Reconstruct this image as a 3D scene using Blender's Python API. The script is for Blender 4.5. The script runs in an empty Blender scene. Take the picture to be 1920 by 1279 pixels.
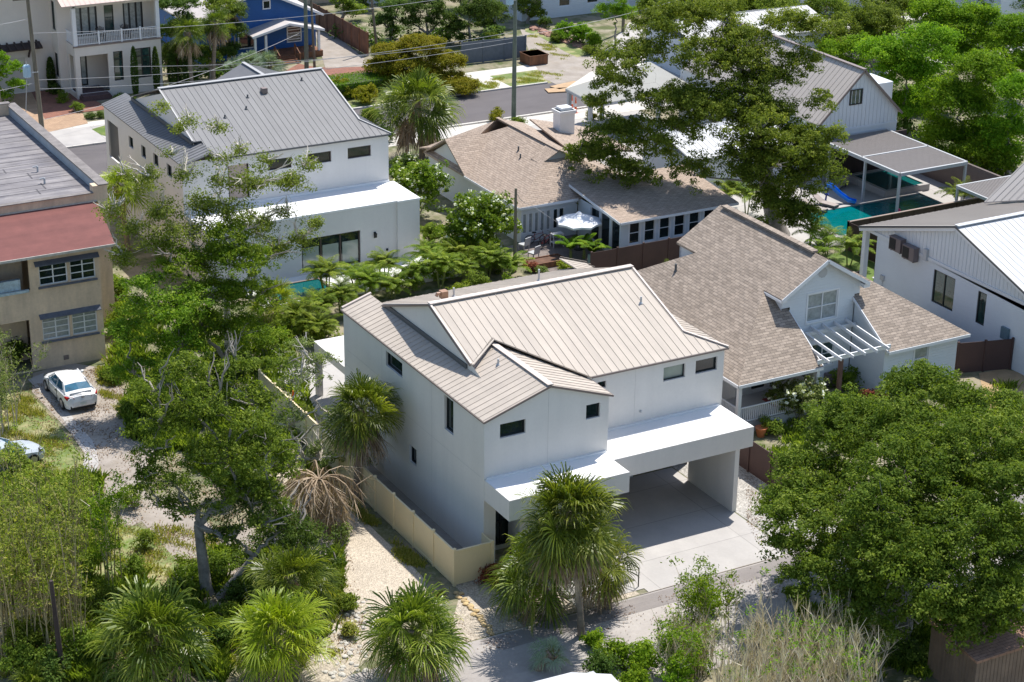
import bpy, math, random
import numpy as np
from mathutils import Vector, Matrix
R = math.radians
S = bpy.context.scene
COL = S.collection

# ---------------------------------------------------------------- camera (calibrated from vanishing points)
FPX = 3759.66; HC = 45.0
def _rot(y, p, r):
    cy, sy, cp, sp = math.cos(y), math.sin(y), math.cos(p), math.sin(p)
    f = np.array([sy*cp, cy*cp, -sp]); ri = np.array([cy, -sy, 0.]); u = np.cross(ri, f)
    return np.array([ri*math.cos(r)+u*math.sin(r), -ri*math.sin(r)+u*math.cos(r), f])
CM = _rot(R(29.3073), R(22.5701), R(.81815))
CAM = np.array([-38.723, -71.388, HC])
cam = bpy.data.cameras.new('camera'); camo = bpy.data.objects.new('camera', cam); COL.objects.link(camo)
cam.sensor_width = 36; cam.lens = 36*FPX/1920; cam.clip_start = 1; cam.clip_end = 2000
mw = Matrix.Identity(4)
for i in range(3):
    mw[i][0] = CM[0][i]; mw[i][1] = CM[1][i]; mw[i][2] = -CM[2][i]; mw[i][3] = CAM[i]
camo.matrix_world = mw
S.camera = camo
S.render.resolution_x = 1024; S.render.resolution_y = 682
# ---------------------------------------------------------------- sky, sun, exposure
SUN = Vector((.43, .25, 1.)).normalized()
W = bpy.data.worlds.new('World'); S.world = W; W.use_nodes = True
nt = W.node_tree; sky = nt.nodes.new('ShaderNodeTexSky'); sky.sky_type = 'NISHITA'; sky.sun_disc = False
sky.sun_elevation = math.asin(SUN.z); sky.sun_rotation = math.atan2(SUN.x, SUN.y)
sky.air_density = 1.0; sky.dust_density = .6; sky.ozone_density = 1.0
bg = nt.nodes['Background']; nt.links.new(sky.outputs[0], bg.inputs[0]); bg.inputs[1].default_value = .14
sl = bpy.data.lights.new('sun', 'SUN'); sl.energy = 4.6; sl.angle = R(.53); sl.color = (1, .955, .89)
so = bpy.data.objects.new('sun', sl); COL.objects.link(so); so.rotation_euler = SUN.to_track_quat('Z', 'Y').to_euler()
so.location = (0, 0, 60)
S.view_settings.view_transform = 'Standard'; S.view_settings.look = 'None'
S.view_settings.exposure = 0.4; S.view_settings.gamma = 1
S.render.engine = 'CYCLES'
S.cycles.max_bounces = 6; S.cycles.diffuse_bounces = 3; S.cycles.transparent_max_bounces = 6; S.cycles.caustics_reflective = False

# ---------------------------------------------------------------- picture point -> world point at a height
def ray(px, py): return np.array([(px-960)/FPX, -(py-639.5)/FPX, 1.0]) @ CM
def at(px, py, z=0.):
    d = ray(px, py); return Vector(CAM + d*(z-HC)/d[2])
def over(px, py, b, back=0.):
    'point seen at px,py standing at the distance of ground point b (plus back metres)'
    d = ray(px, py); v = np.array([b[0], b[1]]) - CAM[:2]
    t = (d[:2] @ v)/(d[:2] @ d[:2]); t += back/np.linalg.norm(d[:2])
    return Vector(CAM + t*d)
def mpp(p): return float((np.array(p) - CAM) @ CM[2])/FPX      # metres per photo pixel at p

# ---------------------------------------------------------------- materials
MATS = {}
def _n(nt, t, **k):
    n = nt.nodes.new(t)
    for a, b in k.items(): setattr(n, a, b)
    return n
def mat(name, col, rough=.8, var=.12, vs=3., bump=0., bs=40., met=0., spec=.5, col2=None, cs=1., cth=(.45, .6), kind=None, **kw):
    if name in MATS: return MATS[name]
    m = bpy.data.materials.new(name); m.use_nodes = True; nt = m.node_tree; L = nt.links.new
    b = nt.nodes['Principled BSDF']; b.inputs['Roughness'].default_value = rough; b.inputs['Metallic'].default_value = met
    b.inputs['Specular IOR Level'].default_value = spec
    geo = _n(nt, 'ShaderNodeNewGeometry'); P = geo.outputs['Position']
    uvn = _n(nt, 'ShaderNodeUVMap'); UV = uvn.outputs['UV']
    def rgb(c):
        n = _n(nt, 'ShaderNodeRGB'); n.outputs[0].default_value = (*c, 1); return n.outputs[0]
    def mix(a, b_, f, mode='MIX'):
        n = _n(nt, 'ShaderNodeMix', data_type='RGBA', blend_type=mode)
        if isinstance(f, (int, float)): n.inputs[0].default_value = f
        else: L(f, n.inputs[0])
        L(a, n.inputs[6]); L(b_, n.inputs[7]); return n.outputs[2]
    def noise(sc, det=5, vec=None, rough_=.6):
        n = _n(nt, 'ShaderNodeTexNoise'); n.inputs['Scale'].default_value = sc; n.inputs['Detail'].default_value = det
        n.inputs['Roughness'].default_value = rough_; L(vec or P, n.inputs['Vector']); return n.outputs['Fac']
    def ramp(f, a, b_, ca=(0, 0, 0), cb=(1, 1, 1)):
        n = _n(nt, 'ShaderNodeValToRGB'); e = n.color_ramp.elements
        e[0].position = a; e[1].position = b_; e[0].color = (*ca, 1); e[1].color = (*cb, 1); L(f, n.inputs[0]); return n.outputs[0]
    c = rgb(col); h = None
    if kind == 'shingle':
        br = _n(nt, 'ShaderNodeTexBrick'); L(UV, br.inputs['Vector']); br.offset = .5
        br.inputs['Scale'].default_value = 1; br.inputs['Brick Width'].default_value = .42; br.inputs['Row Height'].default_value = .17
        br.inputs['Mortar Size'].default_value = .012; br.inputs['Mortar Smooth'].default_value = .3; br.inputs['Bias'].default_value = -.1
        c2 = kw['c2']; br.inputs['Color1'].default_value = (*col, 1); br.inputs['Color2'].default_value = (*c2, 1)
        br.inputs['Mortar'].default_value = (*[x*.45 for x in c2], 1); c = br.outputs['Color']
        vo = _n(nt, 'ShaderNodeTexNoise'); vo.inputs['Scale'].default_value = 1.7; vo.inputs['Detail'].default_value = 1
        mp = _n(nt, 'ShaderNodeMapping'); mp.inputs['Scale'].default_value = (1.3, 3.4, 1); L(UV, mp.inputs[0]); L(mp.outputs[0], vo.inputs['Vector'])
        c = mix(c, ramp(vo.outputs['Fac'], .35, .65, (.86, .85, .85), (1.1, 1.08, 1.07)), 1., 'MULTIPLY'); h = br.outputs['Fac']
        inv = _n(nt, 'ShaderNodeMath', operation='MULTIPLY'); inv.inputs[1].default_value = -1; L(h, inv.inputs[0]); h = inv.outputs[0]
    if kind == 'lap':       # horizontal lap siding, saw profile on v
        sp = _n(nt, 'ShaderNodeSeparateXYZ'); L(UV, sp.inputs[0])
        d = _n(nt, 'ShaderNodeMath', operation='DIVIDE'); d.inputs[1].default_value = kw.get('pitch', .17); L(sp.outputs[1], d.inputs[0])
        f = _n(nt, 'ShaderNodeMath', operation='FRACT'); L(d.outputs[0], f.inputs[0]); 
        inv = _n(nt, 'ShaderNodeMath', operation='SUBTRACT'); inv.inputs[0].default_value = 1; L(f.outputs[0], inv.inputs[1]); h = inv.outputs[0]
    if kind == 'seam':      # painted metal, each pan a slightly different tone
        sp = _n(nt, 'ShaderNodeSeparateXYZ'); L(UV, sp.inputs[0])
        d = _n(nt, 'ShaderNodeMath', operation='DIVIDE'); d.inputs[1].default_value = .41; L(sp.outputs[0], d.inputs[0])
        f = _n(nt, 'ShaderNodeMath', operation='FLOOR'); L(d.outputs[0], f.inputs[0]); wn = _n(nt, 'ShaderNodeTexWhiteNoise', noise_dimensions='1D'); L(f.outputs[0], wn.inputs['W'])
        c = mix(c, ramp(wn.outputs['Value'], 0, 1, (.94, .94, .94), (1.05, 1.05, 1.05)), 1., 'MULTIPLY')
    if kind == 'pavers':
        br = _n(nt, 'ShaderNodeTexBrick'); L(P, br.inputs['Vector']); br.inputs['Scale'].default_value = 1
        br.inputs['Brick Width'].default_value = kw.get('bw', .3); br.inputs['Row Height'].default_value = kw.get('bh', .15); br.inputs['Mortar Size'].default_value = .012
        br.inputs['Color1'].default_value = (*col, 1); br.inputs['Color2'].default_value = (*kw['c2'], 1); br.inputs['Mortar'].default_value = (*[x*.5 for x in col], 1); c = br.outputs['Color']
    if kind == 'slabs':     # concrete with sawn joints
        br = _n(nt, 'ShaderNodeTexBrick'); L(P, br.inputs['Vector']); br.inputs['Scale'].default_value = 1; br.offset = 0
        br.inputs['Brick Width'].default_value = kw.get('bw', 3.); br.inputs['Row Height'].default_value = kw.get('bh', 3.); br.inputs['Mortar Size'].default_value = .02
        br.inputs['Color1'].default_value = (*col, 1); br.inputs['Color2'].default_value = (*[x*.93 for x in col], 1); br.inputs['Mortar'].default_value = (*[x*.6 for x in col], 1); c = br.outputs['Color']
    if kind == 'stones':
        vo = _n(nt, 'ShaderNodeTexVoronoi'); vo.inputs['Scale'].default_value = kw.get('ss', 9); L(P, vo.inputs['Vector'])
        bw = _n(nt, 'ShaderNodeRGBToBW'); L(vo.outputs['Color'], bw.inputs[0])
        c = mix(c, ramp(bw.outputs[0], .1, .9, (.55, .53, .5), (1.2, 1.17, 1.12)), 1., 'MULTIPLY'); h = vo.outputs['Distance']
        inv = _n(nt, 'ShaderNodeMath', operation='MULTIPLY'); inv.inputs[1].default_value = -1; L(h, inv.inputs[0]); h = inv.outputs[0]
    if col2 is not None:
        f = noise(cs, 7, None, .65)
        c = mix(c, rgb(col2), ramp(f, cth[0], cth[1]))
    if kw.get('col3') is not None:
        f = noise(kw.get('c3s', .7)*1.3, 8, None, .7)
        c = mix(c, rgb(kw['col3']), ramp(f, *kw.get('c3th', (.55, .62))))
    if kw.get('streak'):    # vertical/horizontal weather streaks
        mp = _n(nt, 'ShaderNodeMapping'); mp.inputs['Scale'].default_value = kw['streak']; L(P, mp.inputs[0])
        f = noise(1, 5, mp.outputs[0]); a = kw.get('sa', .25)
        c = mix(c, ramp(f, .35, .7, (1, 1, 1), (1-a, 1-a, 1-a*.9)), 1., 'MULTIPLY')
    if var:
        f = noise(vs, 6)
        c = mix(c, ramp(f, .3, .7, (1-var,)*3, (1+var,)*3), 1., 'MULTIPLY')
        f2 = noise(vs*14, 3)
        c = mix(c, ramp(f2, .3, .7, (1-var*.5,)*3, (1+var*.5,)*3), 1., 'MULTIPLY')
    L(c, b.inputs['Base Color'])
    if bump or h is not None:
        bp = _n(nt, 'ShaderNodeBump'); bp.inputs['Strength'].default_value = kw.get('bstr', .6)
        if h is None:
            bp.inputs['Distance'].default_value = bump; L(noise(bs, 4), bp.inputs['Height'])
        else:
            bp.inputs['Distance'].default_value = kw.get('hd', .012); L(h, bp.inputs['Height'])
        L(bp.outputs[0], b.inputs['Normal'])
    MATS[name] = m; return m
def leafmat(name, stops, trans=.3, rough=.6, tcol=None, spec=.08):
    'leaf colour varies leaf by leaf (uv.x) and clump by clump (uv.y)'
    m = bpy.data.materials.new(name); m.use_nodes = True; nt = m.node_tree; L = nt.links.new
    b = nt.nodes['Principled BSDF']; b.inputs['Roughness'].default_value = rough; b.inputs['Specular IOR Level'].default_value = spec
    uv = _n(nt, 'ShaderNodeUVMap'); sp = _n(nt, 'ShaderNodeSeparateXYZ'); L(uv.outputs[0], sp.inputs[0])
    r = _n(nt, 'ShaderNodeValToRGB'); el = r.color_ramp.elements
    while len(el) < len(stops): el.new(.5)
    for i, s in enumerate(stops): el[i].position = i/(len(stops)-1); el[i].color = (*s, 1)
    mx = _n(nt, 'ShaderNodeMath', operation='MULTIPLY_ADD'); mx.inputs[1].default_value = .5
    my = _n(nt, 'ShaderNodeMath', operation='MULTIPLY'); my.inputs[1].default_value = .5
    L(sp.outputs[1], my.inputs[0]); L(sp.outputs[0], mx.inputs[0]); L(my.outputs[0], mx.inputs[2]); L(mx.outputs[0], r.inputs[0])
    hs = _n(nt, 'ShaderNodeHueSaturation'); oi = _n(nt, 'ShaderNodeObjectInfo')
    mv = _n(nt, 'ShaderNodeMapRange'); mv.inputs[3].default_value = .94; mv.inputs[4].default_value = 1.18; L(oi.outputs['Random'], mv.inputs[0]); L(mv.outputs[0], hs.inputs['Value'])
    mh = _n(nt, 'ShaderNodeMapRange'); mh.inputs[3].default_value = .488; mh.inputs[4].default_value = .508; L(oi.outputs['Random'], mh.inputs[0]); L(mh.outputs[0], hs.inputs['Hue'])
    L(r.outputs[0], hs.inputs['Color']); c = hs.outputs[0]
    L(c, b.inputs['Base Color'])
    if trans:
        t = _n(nt, 'ShaderNodeBsdfTranslucent'); ms = _n(nt, 'ShaderNodeMixShader'); ms.inputs[0].default_value = trans
        g = _n(nt, 'ShaderNodeMix', data_type='RGBA', blend_type='MULTIPLY'); g.inputs[0].default_value = 1; g.inputs[7].default_value = (*(tcol or (1.5, 1.5, .7)), 1)
        L(c, g.inputs[6]); L(g.outputs[2], t.inputs[0])
        L(b.outputs[0], ms.inputs[1]); L(t.outputs[0], ms.inputs[2]); L(ms.outputs[0], nt.nodes['Material Output'].inputs[0])
    MATS[name] = m; return m
def glass(name, col, rough=.04, var=.5, vs=.9):
    m = mat(name, col, rough, var=var, vs=vs, spec=.9); return m

M = {}
M['stucco'] = mat('white_stucco', (.72, .69, .65), .9, .035, .5, .004, 60, streak=(1.6, 1.6, .12), sa=.045)
M['stucco2'] = mat('cool_white_stucco', (.69, .67, .64), .9, .035, .5, .004, 60, streak=(1.6, 1.6, .12), sa=.045)
M['membrane'] = mat('white_membrane', (.8, .8, .79), .7, .03, .6, streak=(.5, 1.2, 1), sa=.06)
M['tanroof'] = mat('beige_metal_roof', (.475, .415, .35), .62, .04, .7, .012, 1.6, spec=.25, kind='seam', streak=(2, .25, .8), sa=.1)
M['greyroof'] = mat('grey_metal_roof', (.165, .165, .168), .62, .05, .7, .012, 1.6, kind='seam', streak=(2, .25, .8), sa=.12)
M['greenroof'] = mat('sage_metal_roof', (.3, .29, .25), .45, .05, .7)
M['whiteroof'] = mat('white_metal_roof', (.52, .53, .54), .6, .03, .7)
M['browntrim'] = mat('brown_trim', (.22, .17, .15), .5, .05)
M['darktrim'] = mat('dark_trim', (.09, .095, .1), .5, .05)
M['frame'] = mat('black_frame', (.018, .02, .022), .4, .05)
M['frame_br'] = mat('bronze_frame', (.06, .04, .035), .4, .05)
M['whitepaint'] = mat('white_paint', (.74, .75, .76), .55, .03)
M['greypaint'] = mat('grey_paint', (.45, .46, .47), .5, .04)
M['glass'] = glass('dark_glass', (.012, .022, .024))
M['glassg'] = glass('green_glass', (.025, .06, .055))
M['blind'] = glass('blind_behind_glass', (.27, .32, .28), .12, .06, 2)
M['curtain'] = glass('curtain_behind_glass', (.3, .33, .33), .15, .25, 4)
M['shingle_t'] = mat('pinkish_shingle', (.42, .335, .265), .9, .05, .5, kind='shingle', c2=(.345, .27, .21))
M['shingle_g'] = mat('taupe_shingle', (.36, .298, .24), .9, .04, .5, kind='shingle', c2=(.24, .196, .155))
M['lap_w'] = mat('white_lap_siding', (.66, .69, .71), .6, .03, .6, kind='lap', hd=.03, bstr=.9)
M['lap_c'] = mat('cream_lap_siding', (.68, .67, .65), .6, .03, .6, kind='lap', hd=.03, bstr=.9)
M['lap_b'] = mat('pale_lap_siding', (.62, .66, .68), .6, .03, .6, kind='lap', hd=.02, pitch=.15)
M['batten'] = mat('white_board_and_batten', (.66, .69, .71), .6, .03, .6)
M['bluesiding'] = mat('blue_siding', (.012, .1, .33), .55, .08, .7, kind='lap', hd=.02)
M['cream'] = mat('cream_vinyl', (.8, .66, .41), .5, .04, .7)
M['tan'] = mat('tan_stucco', (.72, .56, .4), .95, .12, .5, .006, 30, streak=(1.5, 1.5, .25), sa=.25)
M['redroof'] = mat('red_rolled_roof', (.185, .068, .058), .9, .12, 1.2, .004, 60, streak=(.1, 1.4, 1), sa=.2)
M['oldroof'] = mat('weathered_roll_roof', (.27, .25, .245), .85, .14, .8, streak=(.25, 2.2, 1), sa=.55, col2=(.2, .19, .2), cs=.5, cth=(.5, .75))
M['oldcap'] = mat('weathered_coping', (.2, .18, .17), .9, .25, 2)
M['lichen'] = mat('blue_grey_flashing', (.32, .36, .4), .6, .15, 1.5)
M['conc'] = mat('pale_concrete', (.46, .437, .41), .85, .06, .6, .002, 60, kind='slabs', bw=6.1, bh=3.1, streak=(.6, .25, 1), sa=.12, col2=(.42, .395, .37), cs=.45, cth=(.5, .8))
M['conc_old'] = mat('old_concrete', (.34, .3, .26), .9, .13, .6, .003, 40, col2=(.27, .23, .185), cs=.8, cth=(.4, .7))
M['sidewalk'] = mat('pavement_concrete', (.56, .53, .48), .85, .06, .8, kind='slabs', bw=1.6, bh=1.6)
M['asphalt'] = mat('street_asphalt', (.125, .112, .112), .9, .08, .5, .003, 90, streak=(.1, .8, 1), sa=.15)
M['alley'] = mat('alley_concrete', (.4, .37, .34), .9, .12, .35, .003, 70, col2=(.36, .325, .3), cs=.25, cth=(.4, .7), streak=(.08, .7, 1), sa=.2)
M['gravel'] = mat('pale_gravel', (.47, .42, .35), .95, .1, .5, kind='stones', ss=16, hd=.03, col2=(.38, .33, .26), cs=.35, cth=(.5, .8))
M['shell'] = mat('crushed_shell', (.55, .485, .4), .95, .07, .5, kind='stones', ss=26, hd=.02)
M['gravel_g'] = mat('grey_gravel', (.44, .43, .41), .95, .1, .5, kind='stones', ss=14, hd=.035)
M['dirt'] = mat('yard_ground', (.27, .235, .16), .95, .2, .8, .02, 14, col2=(.09, .11, .035), cs=.45, cth=(.42, .58), col3=(.3, .27, .2), c3s=.35, c3th=(.54, .66))
M['drygrass'] = mat('dry_grass', (.33, .3, .15), .95, .2, 1.2, .03, 10, col2=(.14, .19, .05), cs=.7, cth=(.4, .56))
M['lawn'] = mat('green_grass', (.1, .16, .03), .95, .2, 1.5, .03, 14, col2=(.2, .21, .06), cs=1., cth=(.5, .7))
M['mulch'] = mat('brown_mulch', (.13, .07, .045), .95, .3, 2, .03, 18)
M['sandy'] = mat('sandy_mulch', (.42, .29, .16), .95, .2, 1.5, .03, 16)
M['brickpave'] = mat('brick_pavers', (.3, .13, .085), .9, .15, 1, kind='pavers', c2=(.22, .1, .075))
M['tanpave'] = mat('tan_pavers', (.46, .31, .2), .9, .12, 1, kind='pavers', c2=(.38, .25, .16))
M['deckpave'] = mat('taupe_deck', (.24, .2, .18), .9, .12, 1, kind='pavers', bw=.3, bh=.3, c2=(.2, .165, .15))
M['brownfence'] = mat('dark_brown_fence', (.075, .04, .035), .7, .12, 1)
M['brownlight'] = mat('brown_fence_cap', (.3, .22, .18), .7, .1, 1)
M['wood'] = mat('cedar_boards', (.24, .105, .05), .8, .25, 1.5, streak=(6, 6, .5), sa=.5)
M['shedwood'] = mat('shed_siding', (.24, .17, .125), .8, .15, 1.5, streak=(5, 5, .3), sa=.2)
M['shedroof'] = mat('shed_roofing', (.34, .2, .14), .9, .12, 1.5, kind='shingle', c2=(.28, .16, .11))
M['pole'] = mat('weathered_pole', (.2, .175, .125), .9, .2, 1.5, .01, 20, streak=(8, 8, .4), sa=.4)
M['pole_g'] = mat('green_treated_pole', (.17, .2, .15), .9, .2, 1.5, .01, 20, streak=(8, 8, .4), sa=.35)
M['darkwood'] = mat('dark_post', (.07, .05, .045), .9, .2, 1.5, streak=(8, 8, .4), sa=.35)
M['wire'] = mat('wire', (.42, .42, .42), .5, 0)
M['metal'] = mat('galvanised', (.5, .52, .55), .4, .05, met=.6)
M['bluemetal'] = mat('transformer_can', (.36, .52, .62), .4, .08)
M['black'] = mat('black_iron', (.02, .02, .02), .5, .05)
M['bark'] = mat('grey_bark', (.34, .305, .265), .95, .3, 3, .03, 12, streak=(4, 4, 1), sa=.35)
M['palebark'] = mat('pale_bark', (.55, .5, .43), .9, .25, 3, .02, 14)
M['darkbark'] = mat('dark_bark', (.13, .115, .1), .95, .3, 3, .03, 12)
M['palmtrunk'] = mat('palm_trunk', (.28, .225, .17), .95, .2, 3, .02, 10, streak=(1, 1, 9), sa=.4)
M['boot'] = mat('dead_palm_fibre', (.25, .17, .11), .95, .3, 3)
M['rock'] = mat('yellow_rock', (.52, .38, .19), .9, .2, 3, .03, 10)
M['rockg'] = mat('pale_rock', (.5, .47, .42), .9, .2, 3, .03, 10)
M['orange'] = mat('orange_plastic', (.8, .13, .03), .5, .06)
M['umbrella'] = mat('white_canvas', (.78, .79, .8), .8, .03)
M['poolwater'] = None
M['carwhite'] = mat('white_car_paint', (.72, .72, .72), .22, .01, spec=.6)
M['carsilver'] = mat('silver_car_paint', (.45, .5, .55), .22, .01, spec=.6)
M['tyre'] = mat('tyre_rubber', (.02, .02, .02), .85, .05)
M['rim'] = mat('alloy_rim', (.45, .46, .48), .3, .03, met=.7)
M['redlamp'] = mat('red_lens', (.35, .01, .015), .15, .02)
M['carglass'] = glass('blue_tinted_glass', (.015, .1, .17), .03, .4, 2.)
M['plate'] = mat('plate_paint', (.55, .6, .55), .4, .02)
M['slide'] = mat('blue_plastic', (.01, .2, .7), .35, .03)
M['pink'] = mat('pink_plastic', (.7, .05, .15), .4, .03)
M['terracotta'] = mat('terracotta', (.5, .17, .07), .8, .1)
M['acunit'] = mat('dark_bronze_casing', (.16, .13, .13), .5, .05)
M['acgrille'] = mat('black_grille', (.012, .012, .014), .6, .05)
M['wicker'] = mat('dark_wicker', (.05, .035, .03), .8, .2, 6)
M['yellowp'] = mat('yellow_plastic', (.75, .42, .02), .5, .03)
def water(name, deep):
    m = mat(name, deep, .03, .12, .7, .02, 5., spec=.7, bstr=.25); return m
M['pool'] = water('pool_water', (.0, .135, .14))
M['pool2'] = water('spa_water', (.005, .1, .1))

L_OAK = leafmat('oak_leaves', [(.045, .08, .012), (.1, .155, .018), (.185, .25, .032), (.35, .4, .085)], .42)
L_OAKD = leafmat('deep_oak_leaves', [(.03, .057, .008), (.072, .118, .013), (.145, .198, .024), (.3, .35, .065)], .38)
L_OLIVE = leafmat('olive_leaves', [(.06, .09, .012), (.125, .17, .025), (.215, .265, .045), (.38, .41, .11)], .42)
L_BRIGHT = leafmat('bright_leaves', [(.045, .1, .006), (.1, .2, .01), (.19, .31, .018), (.36, .46, .045)], .44)
L_DARK = leafmat('dark_leaves', [(.022, .05, .009), (.052, .097, .016), (.1, .16, .028), (.2, .26, .065)], .35)
L_LAUREL = leafmat('glossy_leaves', [(.045, .095, .008), (.1, .185, .013), (.19, .285, .025), (.37, .43, .08)], .44, .45)
L_GREY = leafmat('greyish_leaves', [(.065, .095, .024), (.12, .17, .04), (.2, .26, .075), (.36, .4, .17)], .35)
L_GOLD = leafmat('golden_leaves', [(.085, .1, .006), (.17, .185, .012), (.28, .27, .02), (.38, .31, .035)], .38)
L_PALM = leafmat('palm_fronds', [(.03, .06, .008), (.09, .135, .014), (.22, .27, .03), (.5, .49, .12)], .38, .36, spec=.4)
L_PALMY = leafmat('yellow_palm_fronds', [(.08, .14, .006), (.2, .27, .015), (.36, .42, .03), (.55, .55, .1)], .38, .42, spec=.35)
L_PALMB = leafmat('blue_palm_fronds', [(.1, .16, .1), (.2, .28, .18), (.32, .4, .3), (.48, .54, .43)], .22, .5)
L_ARECA = leafmat('areca_fronds', [(.05, .1, .008), (.12, .19, .015), (.23, .31, .03), (.44, .47, .1)], .4, .45)
L_DEAD = leafmat('dead_fronds', [(.13, .09, .06), (.27, .195, .135), (.43, .335, .245), (.6, .5, .39)], .15, .8)
L_DRY = leafmat('dry_twigs', [(.32, .25, .18), (.47, .4, .3), (.6, .53, .43), (.74, .67, .55)], .15, .8)
L_FLOWER = leafmat('white_flowers', [(.6, .62, .5), (.75, .77, .68), (.8, .8, .75)], .3, .6)
L_GRASS = leafmat('weeds', [(.12, .18, .02), (.24, .28, .04), (.38, .36, .1), (.5, .42, .2)], .35, .7)
L_BROWN = leafmat('bronze_leaves', [(.12, .03, .02), (.22, .07, .04), (.3, .12, .06)], .25, .6)
L_BAMBOO = leafmat('bamboo_leaves', [(.06, .11, .012), (.14, .21, .025), (.26, .32, .055), (.46, .43, .15)], .4)

# ---------------------------------------------------------------- mesh helpers
class MB:
    def __init__(s): s.v = []; s.f = []; s.uv = []; s.m = []
    def face(s, pts, uv=None, m=0):
        i = len(s.v); s.v += [tuple(p) for p in pts]; s.f.append(tuple(range(i, i+len(pts))))
        if uv is None:
            a = Vector(pts[0]); n = Vector((0, 0, 0))
            for k in range(1, len(pts)-1): n += (Vector(pts[k])-a).cross(Vector(pts[k+1])-a)
            ax = max(range(3), key=lambda k: abs(n[k]))
            uv = [((p[1], p[2]), (p[0], p[2]), (p[0], p[1]))[ax] for p in pts]
        s.uv += [tuple(u) for u in uv]; s.m.append(m); return s
    def box(s, a, b, m=0):
        x0, y0, z0 = a; x1, y1, z1 = b
        if x0 > x1: x0, x1 = x1, x0
        if y0 > y1: y0, y1 = y1, y0
        if z0 > z1: z0, z1 = z1, z0
        for q in (((x0,y0,z0),(x1,y0,z0),(x1,y0,z1),(x0,y0,z1)), ((x1,y1,z0),(x0,y1,z0),(x0,y1,z1),(x1,y1,z1)),
                  ((x0,y1,z0),(x0,y0,z0),(x0,y0,z1),(x0,y1,z1)), ((x1,y0,z0),(x1,y1,z0),(x1,y1,z1),(x1,y0,z1)),
                  ((x0,y0,z1),(x1,y0,z1),(x1,y1,z1),(x0,y1,z1)), ((x0,y1,z0),(x1,y1,z0),(x1,y0,z0),(x0,y0,z0))): s.face(q, None, m)
        return s
    def hexa(s, lo, hi, m=0):
        'lo, hi: 4 points each (ccw from above)'
        s.face(hi, None, m); s.face(lo[::-1], None, m)
        for i in range(len(lo)):
            j = (i+1) % len(lo); s.face((lo[i], lo[j], hi[j], hi[i]), None, m)
        return s
    def slab(s, poly, t, m=0, uv=None):
        'poly of 3d points (top), thickened straight down by t'
        lo = [(p[0], p[1], p[2]-t) for p in poly]
        s.face(poly, uv, m); s.face(lo[::-1], None, m)
        for i in range(len(poly)):
            j = (i+1) % len(poly); s.face((lo[i], lo[j], poly[j], poly[i]), None, m)
        return s
    def beam(s, p, q, w, h, m=0, up=(0, 0, 1)):
        p, q = Vector(p), Vector(q); d = (q-p).normalized(); sd = d.cross(Vector(up))
        if sd.length < 1e-4: sd = d.cross(Vector((1, 0, 0)))
        sd.normalize(); u = sd.cross(d); sd *= w/2; u *= h/2
        c = [[e+a*sd+b*u for a, b in ((-1,-1),(1,-1),(1,1),(-1,1))] for e in (p, q)]
        s.face(c[0][::-1], None, m); s.face(c[1], None, m)
        for i in range(4):
            j = (i+1) % 4; s.face((c[0][i], c[0][j], c[1][j], c[1][i]), None, m)
        return s
    def tube(s, pts, rad, n=6, cap=True, m=0):
        pts = [Vector(p) for p in pts]; rings = []
        if not isinstance(rad, (list, tuple)): rad = [rad]*len(pts)
        ref = Vector((.31, .95, .1))
        for i, p in enumerate(pts):
            d = (pts[min(i+1, len(pts)-1)]-pts[max(i-1, 0)])
            d = d.normalized() if d.length > 1e-6 else Vector((0, 0, 1))
            a = d.cross(ref)
            if a.length < .05: a = d.cross(Vector((1, 0, 0)))
            a.normalize(); b = d.cross(a)
            rings.append([p+(a*math.cos(2*math.pi*k/n)+b*math.sin(2*math.pi*k/n))*rad[i] for k in range(n)])
        i0 = len(s.v)
        for r in rings: s.v += [tuple(x) for x in r]
        for i in range(len(pts)-1):
            for k in range(n):
                k2 = (k+1) % n
                s.f.append((i0+i*n+k, i0+(i+1)*n+k, i0+(i+1)*n+k2, i0+i*n+k2)); s.m.append(m)
                s.uv += [(k/n, i), (k/n, i+1), ((k+1)/n, i+1), ((k+1)/n, i)]
        if cap:
            s.face(rings[-1][::-1], None, m); s.face(rings[0], None, m)
        return s
    def lathe(s, c, prof, n=12, m=0):
        'prof: (r, z) pairs upward'
        c = Vector(c); P = [[c+Vector((r*math.cos(2*math.pi*k/n), r*math.sin(2*math.pi*k/n), z)) for k in range(n)] for r, z in prof]
        for i in range(len(prof)-1):
            for k in range(n):
                k2 = (k+1) % n; s.face((P[i][k], P[i][k2], P[i+1][k2], P[i+1][k]), None, m)
        s.face(P[-1], None, m); s.face(P[0][::-1], None, m); return s
    def obj(s, name, mats, parent=None, smooth=False, off=None, **tags):
        if off is None: off = ROOTLOC.get(parent.name, (0, 0, 0)) if parent is not None else (0, 0, 0)
        me = bpy.data.meshes.new(name)
        V = np.array(s.v, dtype=np.float64)-np.array(off)
        me.from_pydata(V.tolist(), [], s.f)
        uvl = me.uv_layers.new(name='UVMap'); uvl.data.foreach_set('uv', np.array(s.uv, dtype=np.float32).ravel())
        if not isinstance(mats, (list, tuple)): mats = [mats]
        for m_ in mats: me.materials.append(m_)
        if len(mats) > 1: me.polygons.foreach_set('material_index', s.m)
        if smooth: me.polygons.foreach_set('use_smooth', [True]*len(me.polygons))
        me.update()
        return link(bpy.data.objects.new(name, me), parent, off=off, **tags)
ROOTLOC = {}
def link(o, parent=None, off=(0, 0, 0), **tags):
    COL.objects.link(o)
    if parent is not None: o.parent = parent; ROOTLOC[o.name] = tuple(off)
    else: o.location = off
    for k, v in tags.items(): o[k] = v
    return o
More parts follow.
